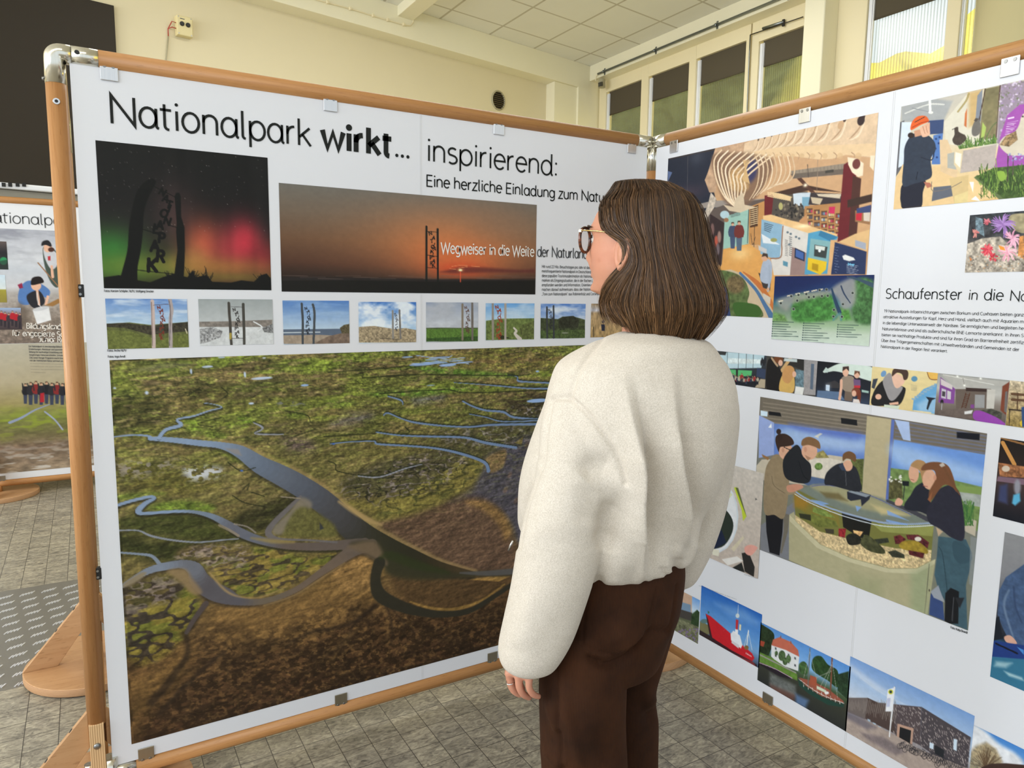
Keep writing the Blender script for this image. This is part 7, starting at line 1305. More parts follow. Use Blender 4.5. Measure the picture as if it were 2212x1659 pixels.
for (x0, y0), (x1, y1), st, lab in (((-60, 285), (43, 432), [(0, (96, 84, 82)), (.4, (40, 40, 44)), (1, (52, 60, 54))], 'small dark picture at the left edge'), ((-60, 458), (36, 600), [(0, (196, 214, 228)), (.5, (206, 214, 214)), (.55, (156, 146, 60)), (1, (140, 128, 60))], 'small picture of a yellow field'), ((-60, 628), (114, 738), [(0, (150, 176, 214)), (.3, (130, 110, 110)), (1, (64, 54, 56))], 'small picture of a group in red jackets')):
    _a, _b = BC.to(x0/2.369, 400+y0/2.369), BC.to(x1/2.369, 400+y1/2.369); p = Pic(BC, (float(_a[0]), float(_a[1])), (float(_b[0]), float(_b[1])), 1.4, uv=True).Z(0, 400, 2.369); p.vg(st)
    if 'dark' in lab: p.E(18, 388, 20, 20, (50, 140, 90)).P([(-60, 400), (40, 380), (40, 432), (-60, 432)], (44, 50, 48), .6)
    if 'red' in lab:
        for i in range(9): p.person(-50+i*19, 720+(i % 3)*6, 78, ((170, 36, 46), (60, 50, 56))[i % 3 == 2], (50, 44, 50))
    p.done(PC, lab, h=.0022)
# ================================================================== printed words
def t1(x, y): return (x/3.16, y/3.16)
def t2(x, y): return (600+x/3.16, y/3.16)
_, v0 = BA.to(1300/3.16, 905/3.16); _, v1 = BA.to(1300/3.16, 770/3.16); EM = float(v1-v0)/.515
text_obj(BA, PA, [('Nationalpark', t1(745, 840), t1(2125, 1000), EM)], 'heading', M['ink'], .068)
text_obj(BA, PA, [('wirkt', t2(300, 1008), t2(780, 1068), EM*1.02)], 'heading', M['ink'], .150, label='bold word wirkt', track=.075)
text_obj(BA, PA, [('...', t2(797, 1068), t2(905, 1083), EM)], 'heading', M['ink'], .068, dotk=1.25)
_, v0 = BA.to(919, 403); _, v1 = BA.to(919, 377)
text_obj(BA, PA, [('inspirierend:', t2(1015, 1097), t2(1915, 1203), EM*.97)], 'heading', M['ink'], .066)
text_obj(BA, PA, [('Eine herzliche Einladung zum Natur', (920, 402), (1312, 438), .0505)], 'heading', M['ink'], .085)
def t6(x, y): return (190+x/2.2343, 290+y/2.2343)
text_obj(BA, PA, [('Wegweiser in die Weite', t6(1702, 573), t6(2152, 590), .0500)], 'heading', M['ink_white'], .085, h=.0026)
text_obj(BA, PA, [('der Naturlands', (1160, 554), (1276, 559), .0500)], 'heading', M['ink_soft'], .085)
bl = ['Mit rund 22 Mio. Besuchstagen pro Jahr ist das', 'meistfrequentierte Nationalpark in Deutschland', 'diese populäre Tourismusdestination als National', 'marken als Eingangssituation, die in der flachen L', 'empfunden werden und Information, Orientierung', 'machen darauf aufmerksam, dass der Nationalpa', '„Tore zum Nationalpark" aus Robinienholz und Cortenstahl']
text_obj(BA, PA, [(t, (1170, 578.5+i*9.95), (1274+i*2.2, 581+i*9.35), .0140) for i, t in enumerate(bl[:6])]+[(bl[6], (1170, 638), (1300, 637.5), .0140)], 'body_text', M['ink_soft'], .088)
text_obj(BA, PA, [('Fotos: Karsten Schöpfer, NLPV, Wolfgang Strecker', (225, 630.5), (332, 631.5), .0082)], 'caption', M['ink_soft'], .11)
text_obj(BA, PA, [('Fotos: Archiv NLPV', (232, 759.5), (273, 759), .0082)], 'caption', M['ink_soft'], .11)
text_obj(BA, PA, [('Fotos: Ingo Arndt', (233, 772.5), (271, 772), .0082)], 'caption', M['ink_soft'], .11)
def tz(x, y): return (1880+x/2.6325, 150+y/2.6325)
_, va = BB.to(*tz(85, 1302)); _, vb2 = BB.to(*tz(110, 1243)); 
text_obj(BB, PBN, [('Schaufenster', tz(85, 1302), tz(523, 1309), None), ('in', tz(557, 1309), tz(612, 1311), None), ('die', tz(646, 1311), tz(757, 1314), None), ('Natur', tz(792, 1315), tz(1010, 1322), None)], 'heading', M['ink'], .066)
bt = [('19 Nationalpark-Infoeinrichtungen zwischen Borkum und Cuxhaven bieten ganz', 78, 1381, 873, 1404), ('attraktive Ausstellungen für Kopf, Herz und Hand, vielfach auch mit Aquarien m', 75, 1414, 873, 1443),
      ('in die lebendige Unterwasserwelt der Nordsee. Sie ermöglichen und begleiten he', 72, 1448, 873, 1481), ('Naturerlebnisse und sind als außerschulische BNE-Lernorte anerkannt. In ihren S', 69, 1482, 873, 1522),
      ('bieten sie nachhaltige Produkte und sind für ihren Grad an Barrierefreiheit zertifiz', 66, 1516, 873, 1562), ('Über ihre Trägergemeinschaften mit Umweltverbänden und Gemeinden ist der', 63, 1548, 848, 1602), ('Nationalpark in der Region fest verankert.', 60, 1582, 442, 1610)]
text_obj(BB, PBN, [(t, tz(a, b), tz(c, d), None) for t, a, b, c, d in bt], 'body_text', M['ink'], .082)
text_obj(BB, PBN, [('Foto: Katja Brandt', (2054, 1357), (2091, 1369), .0085)], 'caption', M['ink_soft'], .12)
text_obj(BB, PBN, [('~~~~~ ~~~~ ~~~ ~~~~~~', (1608, 1242), (1637, 1251), .0085), ('~~~~~~ ~~~~~~~~ ~~ ~~~~~ ~~~~~ ~~ ~~~~ ~~~~~~', (1510, 1266), (1592, 1296), .0085)], 'caption', M['ink_soft'], .12)
# board C
def tc(x, y): return (x/6.912, 380+y/6.912)
text_obj(BC, PC, [('Nationalpark', (-43, 479), (163, 489), EM)], 'heading', M['ink_soft'], .066)
def tc4(x, y): return (x/2.369, 400+y/2.369)
text_obj(BC, PC, [('Bildungslandschaft', tc4(135, 733), tc4(392, 740), .054), ('für engagierte Schulen', tc4(62, 770), tc4(405, 778), .054), ('Junior Ranger', tc4(200, 801), tc4(395, 806), .054)], 'heading', M['ink_white'], .09, h=.0034)
lo = ['Der Nationalpark ist eine lebendige Bühne für', 'Entdeckungen, Abenteuer und spannendes', 'Bildung für nachhaltige Entwicklung und viele', 'langfristiges Naturverständnis. Schulen', 'Das Junior Ranger Programm macht Kinder', 'mit der heimischen Natur vertraut und zu', '~~ ~~~~~~~~~~~~~~~~~~ ~~~ ~~~~~~~~~', '~~~~~~~~~~~~~~ ~~~ ~~~~~ ~~~~~~~ ~~~', '~~~~~~~~~ ~~~ ~~~~~~~~~~~~~~~~ ~~~~~', '~~~~~~~~~~~~~~~~~~~~']
text_obj(BC, PC, [(t, tc4(146+i*1.3, 828+i*14.6), (None if 0 else tc4(325+(i % 3)*7-(90 if i == 9 else 0), 831+i*14.6)), .0165) for i, t in enumerate(lo)], 'body_text', M['ink_soft'], .09, h=.0034)
# ================================================================== the visitor, seen from behind on the left
Q0 = at_depth(1385, 560, 1.557); Fh = Q0-CAM; Fh[2] = 0; Fh /= np.linalg.norm(Fh); Rh = np.array([Fh[1], -Fh[0], 0.0]); ZZ = np.array([0, 0, 1.0])
def V(px, py, off=0.0): return at_plane(px, py, Q0+Fh*off, Fh)
PXM = np.dot(Q0-CAM, Fh)/FPX                  # metres per pixel at the figure
def turn(deg):
    a = math.radians(deg); fwd = Fh*math.cos(a)-Rh*math.sin(a); return fwd, -Fh*math.sin(a)-Rh*math.cos(a)
BF, BL_ = turn(43)                            # body: forward, left
HF, HL = turn(66)                             # head: forward, left
person = thing('person', (V(1330, 1500)[0], V(1330, 1500)[1], 0), 'woman in cream wool jacket and brown corduroys reading the board, seen from behind', 'person')
def project(co):
    d = co-CAM; w = d@FW; return PCX+FPX*(d@RT)/w, PCY-FPX*(d@UP)/w
def loft(rings, seg=72):
    """rings: (centre, half-axis vector a, half-axis vector b, power)"""
    vs = []; th = np.linspace(0, 2*math.pi, seg, endpoint=False)
    for c, a, b, pw in rings:
        ct, st = np.cos(th), np.sin(th); x = np.sign(ct)*np.abs(ct)**pw; y = np.sign(st)*np.abs(st)**pw
        vs.append(np.array(c)[None]+x[:, None]*np.array(a)[None]+y[:, None]*np.array(b)[None])
    V_ = np.concatenate(vs); n = len(rings); F = [(i*seg+k, i*seg+(k+1) % seg, (i+1)*seg+(k+1) % seg, (i+1)*seg+k) for i in range(n-1) for k in range(seg)]
    F += [tuple(range(seg))[::-1], tuple((n-1)*seg+k for k in range(seg))]; return V_, F
def interp_rows(rows, n):
    """dense, smooth rows through the given key rows"""
    r = np.array(rows, float); return smooth(r, n)
def tubeloft(keys, n=6, seg=40, flat=1.0, fl_dir=None):
    """keys: (x, y, z, radius) -> closed tube"""
    k = smooth(np.array(keys, float), n); mb = MB(); mb.tube(k[:, :3], k[:, 3], seg); return np.array(mb.v), mb.f
def remesh(parts, voxel, smooth_it=6, fac=.5):
    vs, fs, b = [], [], 0
    for v, f in parts:
        vs.append(np.asarray(v)); fs += [tuple(b+i for i in q) for q in f]; b += len(v)
    me = bpy.data.meshes.new('tmp'); me.from_pydata(np.concatenate(vs).tolist(), [], fs); o = bpy.data.objects.new('tmp', me); COL.objects.link(o)
    bm = bmesh.new(); bm.from_mesh(me); bmesh.ops.recalc_face_normals(bm, faces=bm.faces); bm.to_mesh(me); bm.free()
    m = o.modifiers.new('r', 'REMESH'); m.mode = 'VOXEL'; m.voxel_size = voxel; m.use_smooth_shade = True
    if smooth_it: s = o.modifiers.new('s', 'SMOOTH'); s.factor = fac; s.iterations = smooth_it
    dg = bpy.context.evaluated_depsgraph_get(); me2 = bpy.data.meshes.new_from_object(o.evaluated_get(dg)); bpy.data.objects.remove(o); return me2
def getco(me):
    a = np.empty(len(me.vertices)*3, np.float32); me.vertices.foreach_get('co', a); return a.reshape(-1, 3).astype(float)
def setco(me, co): me.vertices.foreach_set('co', co.astype(np.float32).ravel()); me.update()
def getno(me):
    a = np.empty(len(me.vertices)*3, np.float32); me.vertices.foreach_get('normal', a); return a.reshape(-1, 3).astype(float)
def pld(x, y, pl):
    """distance and signed side of points to a polyline"""
    best = np.full(len(x), 1e9); side = np.zeros(len(x)); tt = np.zeros(len(x)); n = len(pl)-1
    for i in range(n):
        (ax, ay), (bx_, by_) = pl[i], pl[i+1]; dx, dy = bx_-ax, by_-ay; t = np.clip(((x-ax)*dx+(y-ay)*dy)/(dx*dx+dy*dy+1e-9), 0, 1)
        d = np.hypot(x-ax-t*dx, y-ay-t*dy); s = np.sign(dx*(y-ay)-dy*(x-ax)); up = d < best
        best = np.where(up, d, best); side = np.where(up, s, side); tt = np.where(up, (i+t)/n, tt)
    return best, side, tt
def sculpt(me, folds, near=True):
    co = getco(me); no = getno(me); x, y = project(co); face = np.clip(-(no@Fh)*2.2+.45, 0, 1)
    for pl, amp, wid, kind in folds:
        pl = smooth(np.array(pl, float), 5); d, s, t = pld(x, y, pl); end = np.clip(t*2.6, 0, 1)**1.5*np.clip((1-t)*5, 0, 1) if kind != 'seam' else 1
        if kind == 'pleat': f = np.where(s > 0, np.exp(-(d/wid)**2), -np.exp(-(d/(wid*.8))**2)*1.0)*np.clip(d/(wid*.28), 0, 1)+np.where(s > 0, .0, -.0)
        else: f = np.exp(-(d/wid)**2)
        co += no*(face*f*amp*end)[:, None]
    setco(me, co)
def link(me, name, mat, parent=person):
    off = np.array(origin(parent)); setco(me, getco(me)-off); o = bpy.data.objects.new(name, me); COL.objects.link(o); o.parent = parent
    me.materials.clear(); me.materials.append(mat); me.polygons.foreach_set('use_smooth', [True]*len(me.polygons)); return o
# ------------------------------------------------------------ materials
def fabric(name, c1, c2, scale, bump, dist, rough=.95, sheen=.06):
    t = NT(name); t.pr(rough, 0, .1); o = t.obj(); a = t.noise(o, scale, 4, .7); b = t.noise(o, scale*.12, 3)
    t.base(t.ramp(t.math('ADD', t.math('MULTIPLY', a, .88), t.math('MULTIPLY', b, .12)), [(.33, L3(c1)), (.64, L3(c2))])); t.bump(a, bump, dist)
    t.b.inputs['Sheen Weight'].default_value = sheen; t.b.inputs['Sheen Roughness'].default_value = .6; return t.m
M['wool'] = fabric('cream_brushed_wool', (190, 180, 165), (222, 213, 200), 420, .25, .002)
def corduroy():
    t = NT('brown_corduroy'); t.pr(.85, 0, .15); o = t.obj(); mp = t.mapping((1, 1, .05), (0, 0, math.radians(40)))
    w = t.n('ShaderNodeTexWave'); w.bands_direction = 'X'; w.inputs['Scale'].default_value = 95; w.inputs['Distortion'].default_value = .5; t.l(mp, w.inputs['Vector'])
    a = t.noise(o, 9, 4); b = t.noise(o, 160, 3)
    c = t.ramp(a, [(.28, L3((34, 19, 10))), (.72, L3((66, 38, 20)))]); t.base(t.mix(t.math('MULTIPLY', w.outputs['Fac'], .35), c, L3((40, 22, 14)))); t.bump(t.math('ADD', w.outputs['Fac'], t.math('MULTIPLY', b, .4)), .35, .0012)
    t.b.inputs['Sheen Weight'].default_value = .12; t.b.inputs['Sheen Tint'].default_value = L3((150, 100, 70)); return t.m
M['cord'] = corduroy()
def skinm():
    t = NT('skin'); t.pr(.48, 0, .35); o = t.obj(); v = t.n('ShaderNodeVertexColor'); v.layer_name = 'skin'
    n = t.noise(o, 55, 4); n2 = t.noise(o, 240, 3)
    c = t.mix(t.math('MULTIPLY', n, .5), v.outputs['Color'], L3((194, 128, 100))); fr = t.ramp(n2, [(.66, (1, 1, 1, 1)), (.74, (.86, .74, .66, 1))]); t.base(t.mix(.6, c, fr, 'MULTIPLY'))
    t.b.inputs['Subsurface Weight'].default_value = .15; t.b.inputs['Subsurface Radius'].default_value = (.01, .004, .002); t.b.inputs['Subsurface Scale'].default_value = .6; t.bump(n2, .08, .0006); return t.m
M['skin'] = skinm()
def hairm():
    t = NT('brown_hair'); t.pr(.42, 0, .3); v = t.n('ShaderNodeVertexColor'); v.layer_name = 'strand'; t.l(v.outputs['Color'], t.b.inputs['Base Color'])
    t.b.inputs['Anisotropic'].default_value = .4; return t.m
M['hair'] = hairm(); M['hair_under'] = plain('dark_brown_hair_mass', (52, 37, 26), .6, 0, .2, .15, 40)
# ------------------------------------------------------------ jacket
JK = [(716, 1345, 1470, .85), (724, 1322, 1492, .85), (735, 1297, 1521, .82), (751, 1264, 1537, .80), (770, 1232, 1550, .78), (790, 1212, 1565, .76), (829, 1198, 1580, .76), (868, 1188, 1586, .76), (919, 1168, 1585, .78), (966, 1150, 1579, .80), (1013, 1134, 1566, .82), (1060, 1122, 1546, .86), (1107, 1116, 1527, .90), (1150, 1113, 1513, .94), (1185, 1118, 1500, .96), (1212, 1134, 1486, .96), (1228, 1164, 1462, .96), (1232, 1200, 1430, .96)]
rows = interp_rows(JK, 6); rings = []
HEMZ = V(1300, 1238)[2]
cb_, sb_ = math.cos(math.radians(43)), math.sin(math.radians(43))
for py, xl, xr, kq in rows:
    m = (xl+xr)/2; half = (xr-xl)/2*PXM; w = half/math.sqrt(cb_**2+(sb_*kq)**2)
    c = V(1386, py); sh = (m-1386)*PXM; c = c+Rh*sh*.45+BF*(-sh*.55/sb_)
    rings.append((c, -BL_*w, BF*w*kq, .92))
tv, tf = loft(rings, 96)
# gathered bubble hem: soft scallops along the lower edge
py_ = np.repeat(rows[:, 0], 96); th = np.tile(np.linspace(0, 2*math.pi, 96, endpoint=False), len(rows)); cen = np.repeat(np.array([r_[0] for r_ in rings]), 96, 0)
hm = np.clip((py_-1080)/150, 0, 1)**1.5; wav = np.sin(th*11+.6*np.sin(th*3))*.6+np.sin(th*17+1.3)*.4
tv = tv+(tv-cen)*(hm*wav*.085)[:, None]; tv[:, 2] += hm*wav*.006
def arm_path(keys, off0):
    out = []
    for px, py, rpx, off in keys:
        p = V(px, py, off+off0); out.append((*p, rpx*PXM*(np.dot(p-CAM, Fh)/np.dot(Q0-CAM, Fh))))
    return out
LK = [(1285, 800, 62, -.05), (1262, 850, 74, -.085), (1255, 920, 88, -.11), (1257, 985, 95, -.125), (1247, 1050, 97, -.135), (1220, 1130, 95, -.145), (1202, 1210, 93, -.15), (1184, 1285, 88, -.15), (1165, 1350, 84, -.145), (1146, 1400, 76, -.14), (1139, 1425, 67, -.138), (1137, 1440, 50, -.137), (1136, 1446, 38, -.137)]
lv, lf = tubeloft(arm_path(LK, 0), 6, 56)
RK = [(1505, 800, 60, .06), (1520, 880, 72, .11), (1516, 960, 72, .14), (1506, 1030, 72, .155), (1492, 1090, 74, .16), (1474, 1160, 70, .165), (1462, 1215, 58, .165), (1456, 1248, 46, .165), (1454, 1262, 32, .165)]
rv, rf = tubeloft(arm_path(RK, 0), 6, 48)
jm = remesh([(tv, tf), (lv, lf), (rv, rf)], .0042, 7)
def j7(*pts): return [(1040+x/2.552, 700+y/2.552) for x, y in pts]
sculpt(jm, [
    (j7((800, 250), (850, 470), (895, 690), (914, 830), (905, 1000), (908, 1200), (925, 1440)), .034, 40, 'pleat'),
    (j7((1075, 220), (1092, 540), (1110, 760), (1150, 1000), (1158, 1230)), .026, 40, 'pleat'),
    (j7((960, 300), (980, 700), (1030, 1100), (1040, 1330)), -.006, 30, 'v'), (j7((1230, 300), (1290, 520), (1260, 820), (1200, 1080)), .006, 34, 'v'),
    
    (j7((800, 900), (740, 1010), (700, 1120), (680, 1260)), -.018, 24, 'v'), (j7((780, 860), (690, 800), (620, 790), (560, 850)), -.014, 30, 'v'),
    (j7((640, 840), (620, 960), (600, 1120)), -.006, 36, 'v'), (j7((430, 500), (400, 760), (330, 1050), (240, 1300)), .006, 30, 'v'), (j7((520, 700), (480, 950), (420, 1200)), .005, 34, 'v'),
    (j7((840, 950), (810, 1150), (760, 1400)), .007, 26, 'v'), (j7((880, 1380), (905, 1440), (915, 1470)), -.006, 8, 'v'), (j7((770, 1440), (765, 1480)), -.006, 8, 'v'), (j7((1065, 1240), (1075, 1330), (1068, 1370)), -.008, 10, 'v'), (j7((1100, 1200), (1098, 1300)), .005, 8, 'v'), (j7((650, 1380), (650, 1450)), -.006, 9, 'v'), (j7((1010, 1340), (1012, 1400)), -.006, 9, 'v'),
    (j7((300, 1400), (240, 1600), (190, 1800)), .004, 24, 'v'), (j7((500, 1500), (400, 1700), (300, 1880)), -.004, 30, 'v')])
sculpt(jm, [(j7((395, 408), (480, 410), (560, 470), (640, 560), (720, 680), (770, 790), (792, 880)), -.0075, 5.5, 'seam'), (j7((665, 80), (590, 170), (545, 240), (510, 320), (488, 408)), -.0058, 5.0, 'seam'), (j7((378, 420), (345, 620), (335, 750), (290, 870), (250, 980), (225, 1080), (200, 1230)), -.009, 6, 'seam'), (j7((310, 725), (322, 790)), -.002, 4, 'seam')])
jacket = link(jm, 'jacket', M['wool']); jacket['label'] = 'cream brushed wool jacket with gathered hem'
a = V(*j7((172, 1195))[0], -.02); MB().tube([a, a-ZZ*.010-Rh*.004, a-ZZ*.024-Rh*.010], [.0022, .0028, .0022], 8).build('zip_pull', M['alu'], jacket)
# ------------------------------------------------------------ trousers
PK = [(1195, 1205, 1478, .8), (1230, 1195, 1484, .84), (1269, 1188, 1481, .88), (1324, 1180, 1471, .9), (1372, 1172, 1450, .9), (1410, 1168, 1438, .9), (1432, 1172, 1428, .86)]
rings = []
for py, xl, xr, kq in interp_rows(PK, 5):
    m = (xl+xr)/2; half = (xr-xl)/2*PXM*.985; w = half/math.sqrt(cb_**2+(sb_*kq)**2); rings.append((V(m, py, .02), -BL_*w, BF*w*kq, .95))
pv, pf = loft(rings, 72)
def leg(keys):
    rg = []
    for px, py, hx, off, kq in interp_rows(keys, 6):
        p = V(px, py, off); s = hx*PXM*(np.dot(p-CAM, Fh)/np.dot(Q0-CAM, Fh)); w = s/math.sqrt(cb_**2+(sb_*kq)**2); rg.append((p, -BL_*w, BF*w*kq, .95))
    return loft(rg, 56)
fz = V(1262, 1659, -.05)[2]
g1 = leg([(1262, 1345, 84, -.045, 1.1), (1260, 1410, 95, -.05, 1.1), (1258, 1480, 99, -.055, 1.08), (1258, 1560, 98, -.055, 1.05), (1262, 1660, 99, -.055, 1.05), (1266, 1800, 98, -.05, 1.05), (1272, 1960, 100, -.04, 1.05), (1278, 2110, 104, -.03, 1.05)])
g2 = leg([(1378, 1345, 80, .07, 1.05), (1368, 1416, 70, .09, 1.05), (1352, 1476, 68, .10, 1.05), (1348, 1500, 67, .10, 1.05), (1352, 1550, 72, .10, 1.05), (1352, 1660, 72, .10, 1.05), (1356, 1800, 74, .10, 1.05), (1362, 1930, 78, .10, 1.05), (1366, 2020, 80, .10, 1.05)])
tm = remesh([(pv, pf), g1, g2], .005, 5)
def j8(*pts): return [(1040+x/3.615, 1200+y/3.615) for x, y in pts]
sculpt(tm, [(j8((760, 790), (880, 840), (1020, 855), (1150, 800), (1220, 720)), -0.0170, 9, 'v'), (j8((800, 770), (860, 810), (960, 830)), -0.0119, 6, 'v'), (j8((980, 500), (1100, 620), (1160, 700)), 0.0204, 40, 'v'), (j8((1440, 240), (1330, 560), (1240, 680), (1170, 760)), -0.0085, 7, 'v'),
    (j8((580, 850), (600, 1150), (640, 1659)), -0.0051, 4, 'seam'), (j8((500, 950), (560, 1250), (620, 1380)), 0.0102, 10, 'v'), (j8((620, 900), (680, 1300), (800, 1659)), 0.0102, 14, 'v'), (j8((900, 1300), (960, 1500), (1020, 1659)), -0.0136, 22, 'v'), (j8((480, 1450), (560, 1560), (640, 1659)), 0.0119, 14, 'v'), (j8((1250, 1330), (1330, 1230), (1395, 1160)), -0.0119, 12, 'v'), (j8((1300, 1000), (1320, 1150), (1390, 1180)), 0.0119, 14, 'v'), (j8((1260, 640), (1390, 590), (1480, 600)), -0.0102, 8, 'v'),
    (j8((790, 690), (870, 735), (1000, 760), (1210, 740)), -0.0037, 3, 'seam'), (j8((1370, 260), (1290, 560), (1215, 735)), -0.0044, 3, 'seam'), (j8((1525, 230), (1500, 420), (1470, 570)), -0.0044, 3, 'seam'), (j8((820, 350), (800, 560), (788, 690)), -0.0034, 3, 'seam')])
trs = link(tm, 'trousers', M['cord']); trs['label'] = 'dark brown corduroy trousers'
M['shoe'] = plain('dark_leather_shoe', (40, 32, 28), .4)
for (px, off), py in (((1278, -.03), 2100), ((1366, .10), 2020)):
    q = V(px, py, off); q[2] = 0; sh = [(*(q-BF*.07+ZZ*.045), .040), (*(q-BF*.02+ZZ*.05), .044), (*(q+BF*.06+ZZ*.042), .042), (*(q+BF*.13+ZZ*.035), .035), (*(q+BF*.165+ZZ*.028), .022)]
    sv, sf = tubeloft(sh, 4, 24); lo_ = sv[:, 2].min(); sv[:, 2] = np.maximum(sv[:, 2], .004)
    b = MB(); b.add(sv, sf, True); so = b.build('shoe', M['shoe'], person); b2_ = MB()
    n = 28; b2_.prism([q+BF*(.045+.135*math.cos(t))+BL_*.044*math.sin(t)*(1+.15*math.cos(t)) for t in np.linspace(0, 2*math.pi, n, endpoint=False)], (0, 0, .016), True); b2_.build('sole', M['black'], so)
# ------------------------------------------------------------ body: head, neck, arms with hands, trunk and legs in one surface
HCN = V(1367, 515); EZ = HCN[2]               # head axis at eye height
def hp(x, y, z): return HCN+HF*x+HL*y+ZZ*z
def ci(z, tab): return np.interp(z, [t[0] for t in tab], [t[1] for t in tab])
xb = [(-.135, .030), (-.122, .062), (-.112, .080), (-.09, .084), (-.06, .089), (-.03, .091), (0, .091), (.02, .092), (.05, .080), (.075, .060), (.095, .032), (.108, .004)]
bk = [(-.135, .050), (-.10, .060), (-.07, .074), (-.03, .088), (.02, .098), (.05, .095), (.08, .075), (.1, .045), (.108, .010)]
sd = [(-.135, .034), (-.122, .040), (-.10, .052), (-.07, .062), (-.03, .069), (0, .071), (.03, .075), (.06, .070), (.085, .052), (.1, .030), (.108, .008)]
nose = [(-.060, 0), (-.052, .012), (-.046, .021), (-.039, .0235), (-.030, .019), (-.015, .010), (0, .004), (.012, .004), (.02, 0)]
lips = [(-.094, 0), (-.087, .004), (-.080, .0125), (-.074, .0095), (-.0715, .0075), (-.068, .0095), (-.062, .0125), (-.055, .008), (-.05, 0)]
chin = [(-.135, 0), (-.122, .010), (-.112, .018), (-.104, .0165), (-.095, .008), (-.088, 0)]
zs = np.linspace(-.135, .108, 150); sg = 160; hv = []
for z in zs:
    F_, B_, S_2 = ci(z, xb), ci(z, bk), ci(z, sd)
    for t in np.linspace(0, 2*math.pi, sg, endpoint=False):
        c, s = math.cos(t), math.sin(t); x = (F_ if c > 0 else B_)*np.sign(c)*abs(c)**.86; y = S_2*np.sign(s)*abs(s)**.92
        if c > 0:
            x += ci(z, nose)*math.exp(-(y/.0125)**2)+ci(z, lips)*math.exp(-(y/.022)**2)+ci(z, chin)*math.exp(-(y/.024)**2)
            x -= .010*math.exp(-((abs(y)-.031)/.013)**2-((z+.002)/.012)**2); x += .004*math.exp(-((abs(y)-.030)/.02)**2-((z-.022)/.009)**2)+.003*math.exp(-((abs(y)-.045)/.016)**2-((z+.03)/.018)**2)
            if abs(y) > .006: x += .006*math.exp(-((abs(y)-.012)/.006)**2-((z+.047)/.007)**2)
        hv.append(hp(x, y, z))
nz_ = len(zs); hf = [(i*sg+k, i*sg+(k+1) % sg, (i+1)*sg+(k+1) % sg, (i+1)*sg+k) for i in range(nz_-1) for k in range(sg)]+[tuple(range(sg))[::-1], tuple((nz_-1)*sg+k for k in range(sg))]
parts = [(np.array(hv), hf)]
C7 = V(1412, 735); parts.append(tubeloft([(*(hp(-.012, 0, -.06)), .052), (*(hp(-.020, 0, -.11)), .054), (*(C7+BF*.02+ZZ*.03), .056), (*(C7+BF*.02-ZZ*.03), .072)], 5, 40))
# ear
def ear():
    n = 26; E0 = hp(-.013, .069, -.040)
    o = []
    for t in np.linspace(0, 2*math.pi, n, endpoint=False):
        rx, rz = .0165*(1+.18*math.sin(t)), .030; o.append(E0+HF*(rx*math.cos(t)-.004*math.sin(t))+ZZ*(rz*math.sin(t)+.004)+HL*(.010-.006*math.cos(t)))
    return [tubeloft([(*p, .0042) for p in o+[o[0]]], 2, 10), (lambda mb: (np.array(mb.v), mb.f))(MB().sphere(E0+ZZ*.002+HL*.004, .016, 14, 10, (.75, .75, 1.7))), (lambda mb: (np.array(mb.v), mb.f))(MB().sphere(E0-ZZ*.026+HF*.003+HL*.008, .0085, 12, 8, (1, .8, 1.1)))]
parts += ear()
# trunk, legs, arms inside the clothes
tr_ = [(*(C7+BF*.02-ZZ*.02), .060), (*(C7+BF*.03-ZZ*.10), .090), (*V(1370, 950, .0), .105), (*V(1340, 1150, .0), .105), (*V(1325, 1300, .02), .110), (*V(1320, 1370, .02), .09)]
parts.append(tubeloft(tr_, 4, 32))
for kk, ra in ((LK, -.0), (RK, 0)):
    p_ = arm_path(kk, 0); p_ = [p_[0], p_[2], p_[4], p_[6], p_[8]]; parts.append(tubeloft([(*(C7+BF*.02-ZZ*.055), .055)]+[(x, y, z, q) for (x, y, z, _), q in zip(p_, (.050, .046, .042, .038, .032))]+([(*V(1133, 1432, -.138), .026)] if kk is LK else [(*V(1456, 1235, .165), .026)]), 4, 24))
for a_, b_, c_ in (((1262, 1345, -.03), (1262, 1660, -.05), (1278, 2080, -.03)), ((1378, 1345, .06), (1352, 1660, .10), (1366, 2010, .10))): parts.append(tubeloft([(*V(*a_), .054), (*V(*b_), .034), (*V(*c_), .032)], 5, 24))
# hands: metacarpals and fingers
def hand(fing, wrist, o0):
    out = []
    W_ = wrist
    for pts, r0 in fing:
        P_ = [(*V(x, y, o0+d), r0*k) for (x, y, d), k in zip(pts, (1.12, 1.0, .96, .86))]
        out.append(tubeloft([(*W_, .0155), (*((np.array(W_)*.45+np.array(P_[0][:3])*.55)), .0125)]+[P_[0]], 4, 16)); out.append(tubeloft(P_, 4, 16))
        e = MB().sphere(P_[-1][:3], P_[-1][3]*1.0, 12, 8); out.append((np.array(e.v), e.f)); e = MB().sphere(P_[0][:3], P_[0][3]*1.12, 12, 8); out.append((np.array(e.v), e.f))
    return out
def h8(x, y, d=0.0): return (1040+x/3.615, 1200+y/3.615, d)
FG = [([h8(215, 905, .024), h8(220, 985, .034), h8(245, 1050, .040), h8(290, 1085, .036)], .0078),
      ([h8(215, 920, .0), h8(236, 1000, .004), h8(262, 1056, .012), h8(300, 1085, .02)], .0084),
      ([h8(290, 945, -.010), h8(298, 1030, -.012), h8(330, 1085, -.004), h8(372, 1106, .008)], .0084),
      ([h8(374, 955, -.014), h8(372, 1030, -.018), h8(402, 1082, -.012), h8(444, 1100, .0)], .0076)]
parts += hand(FG, V(1121, 1446, -.137), -.137)
parts += hand([([h8(250, 900, .045), h8(270, 960, .06), h8(300, 1010, .066), h8(320, 1040, .066)], .0088)], V(1121, 1446, -.137), -.137)
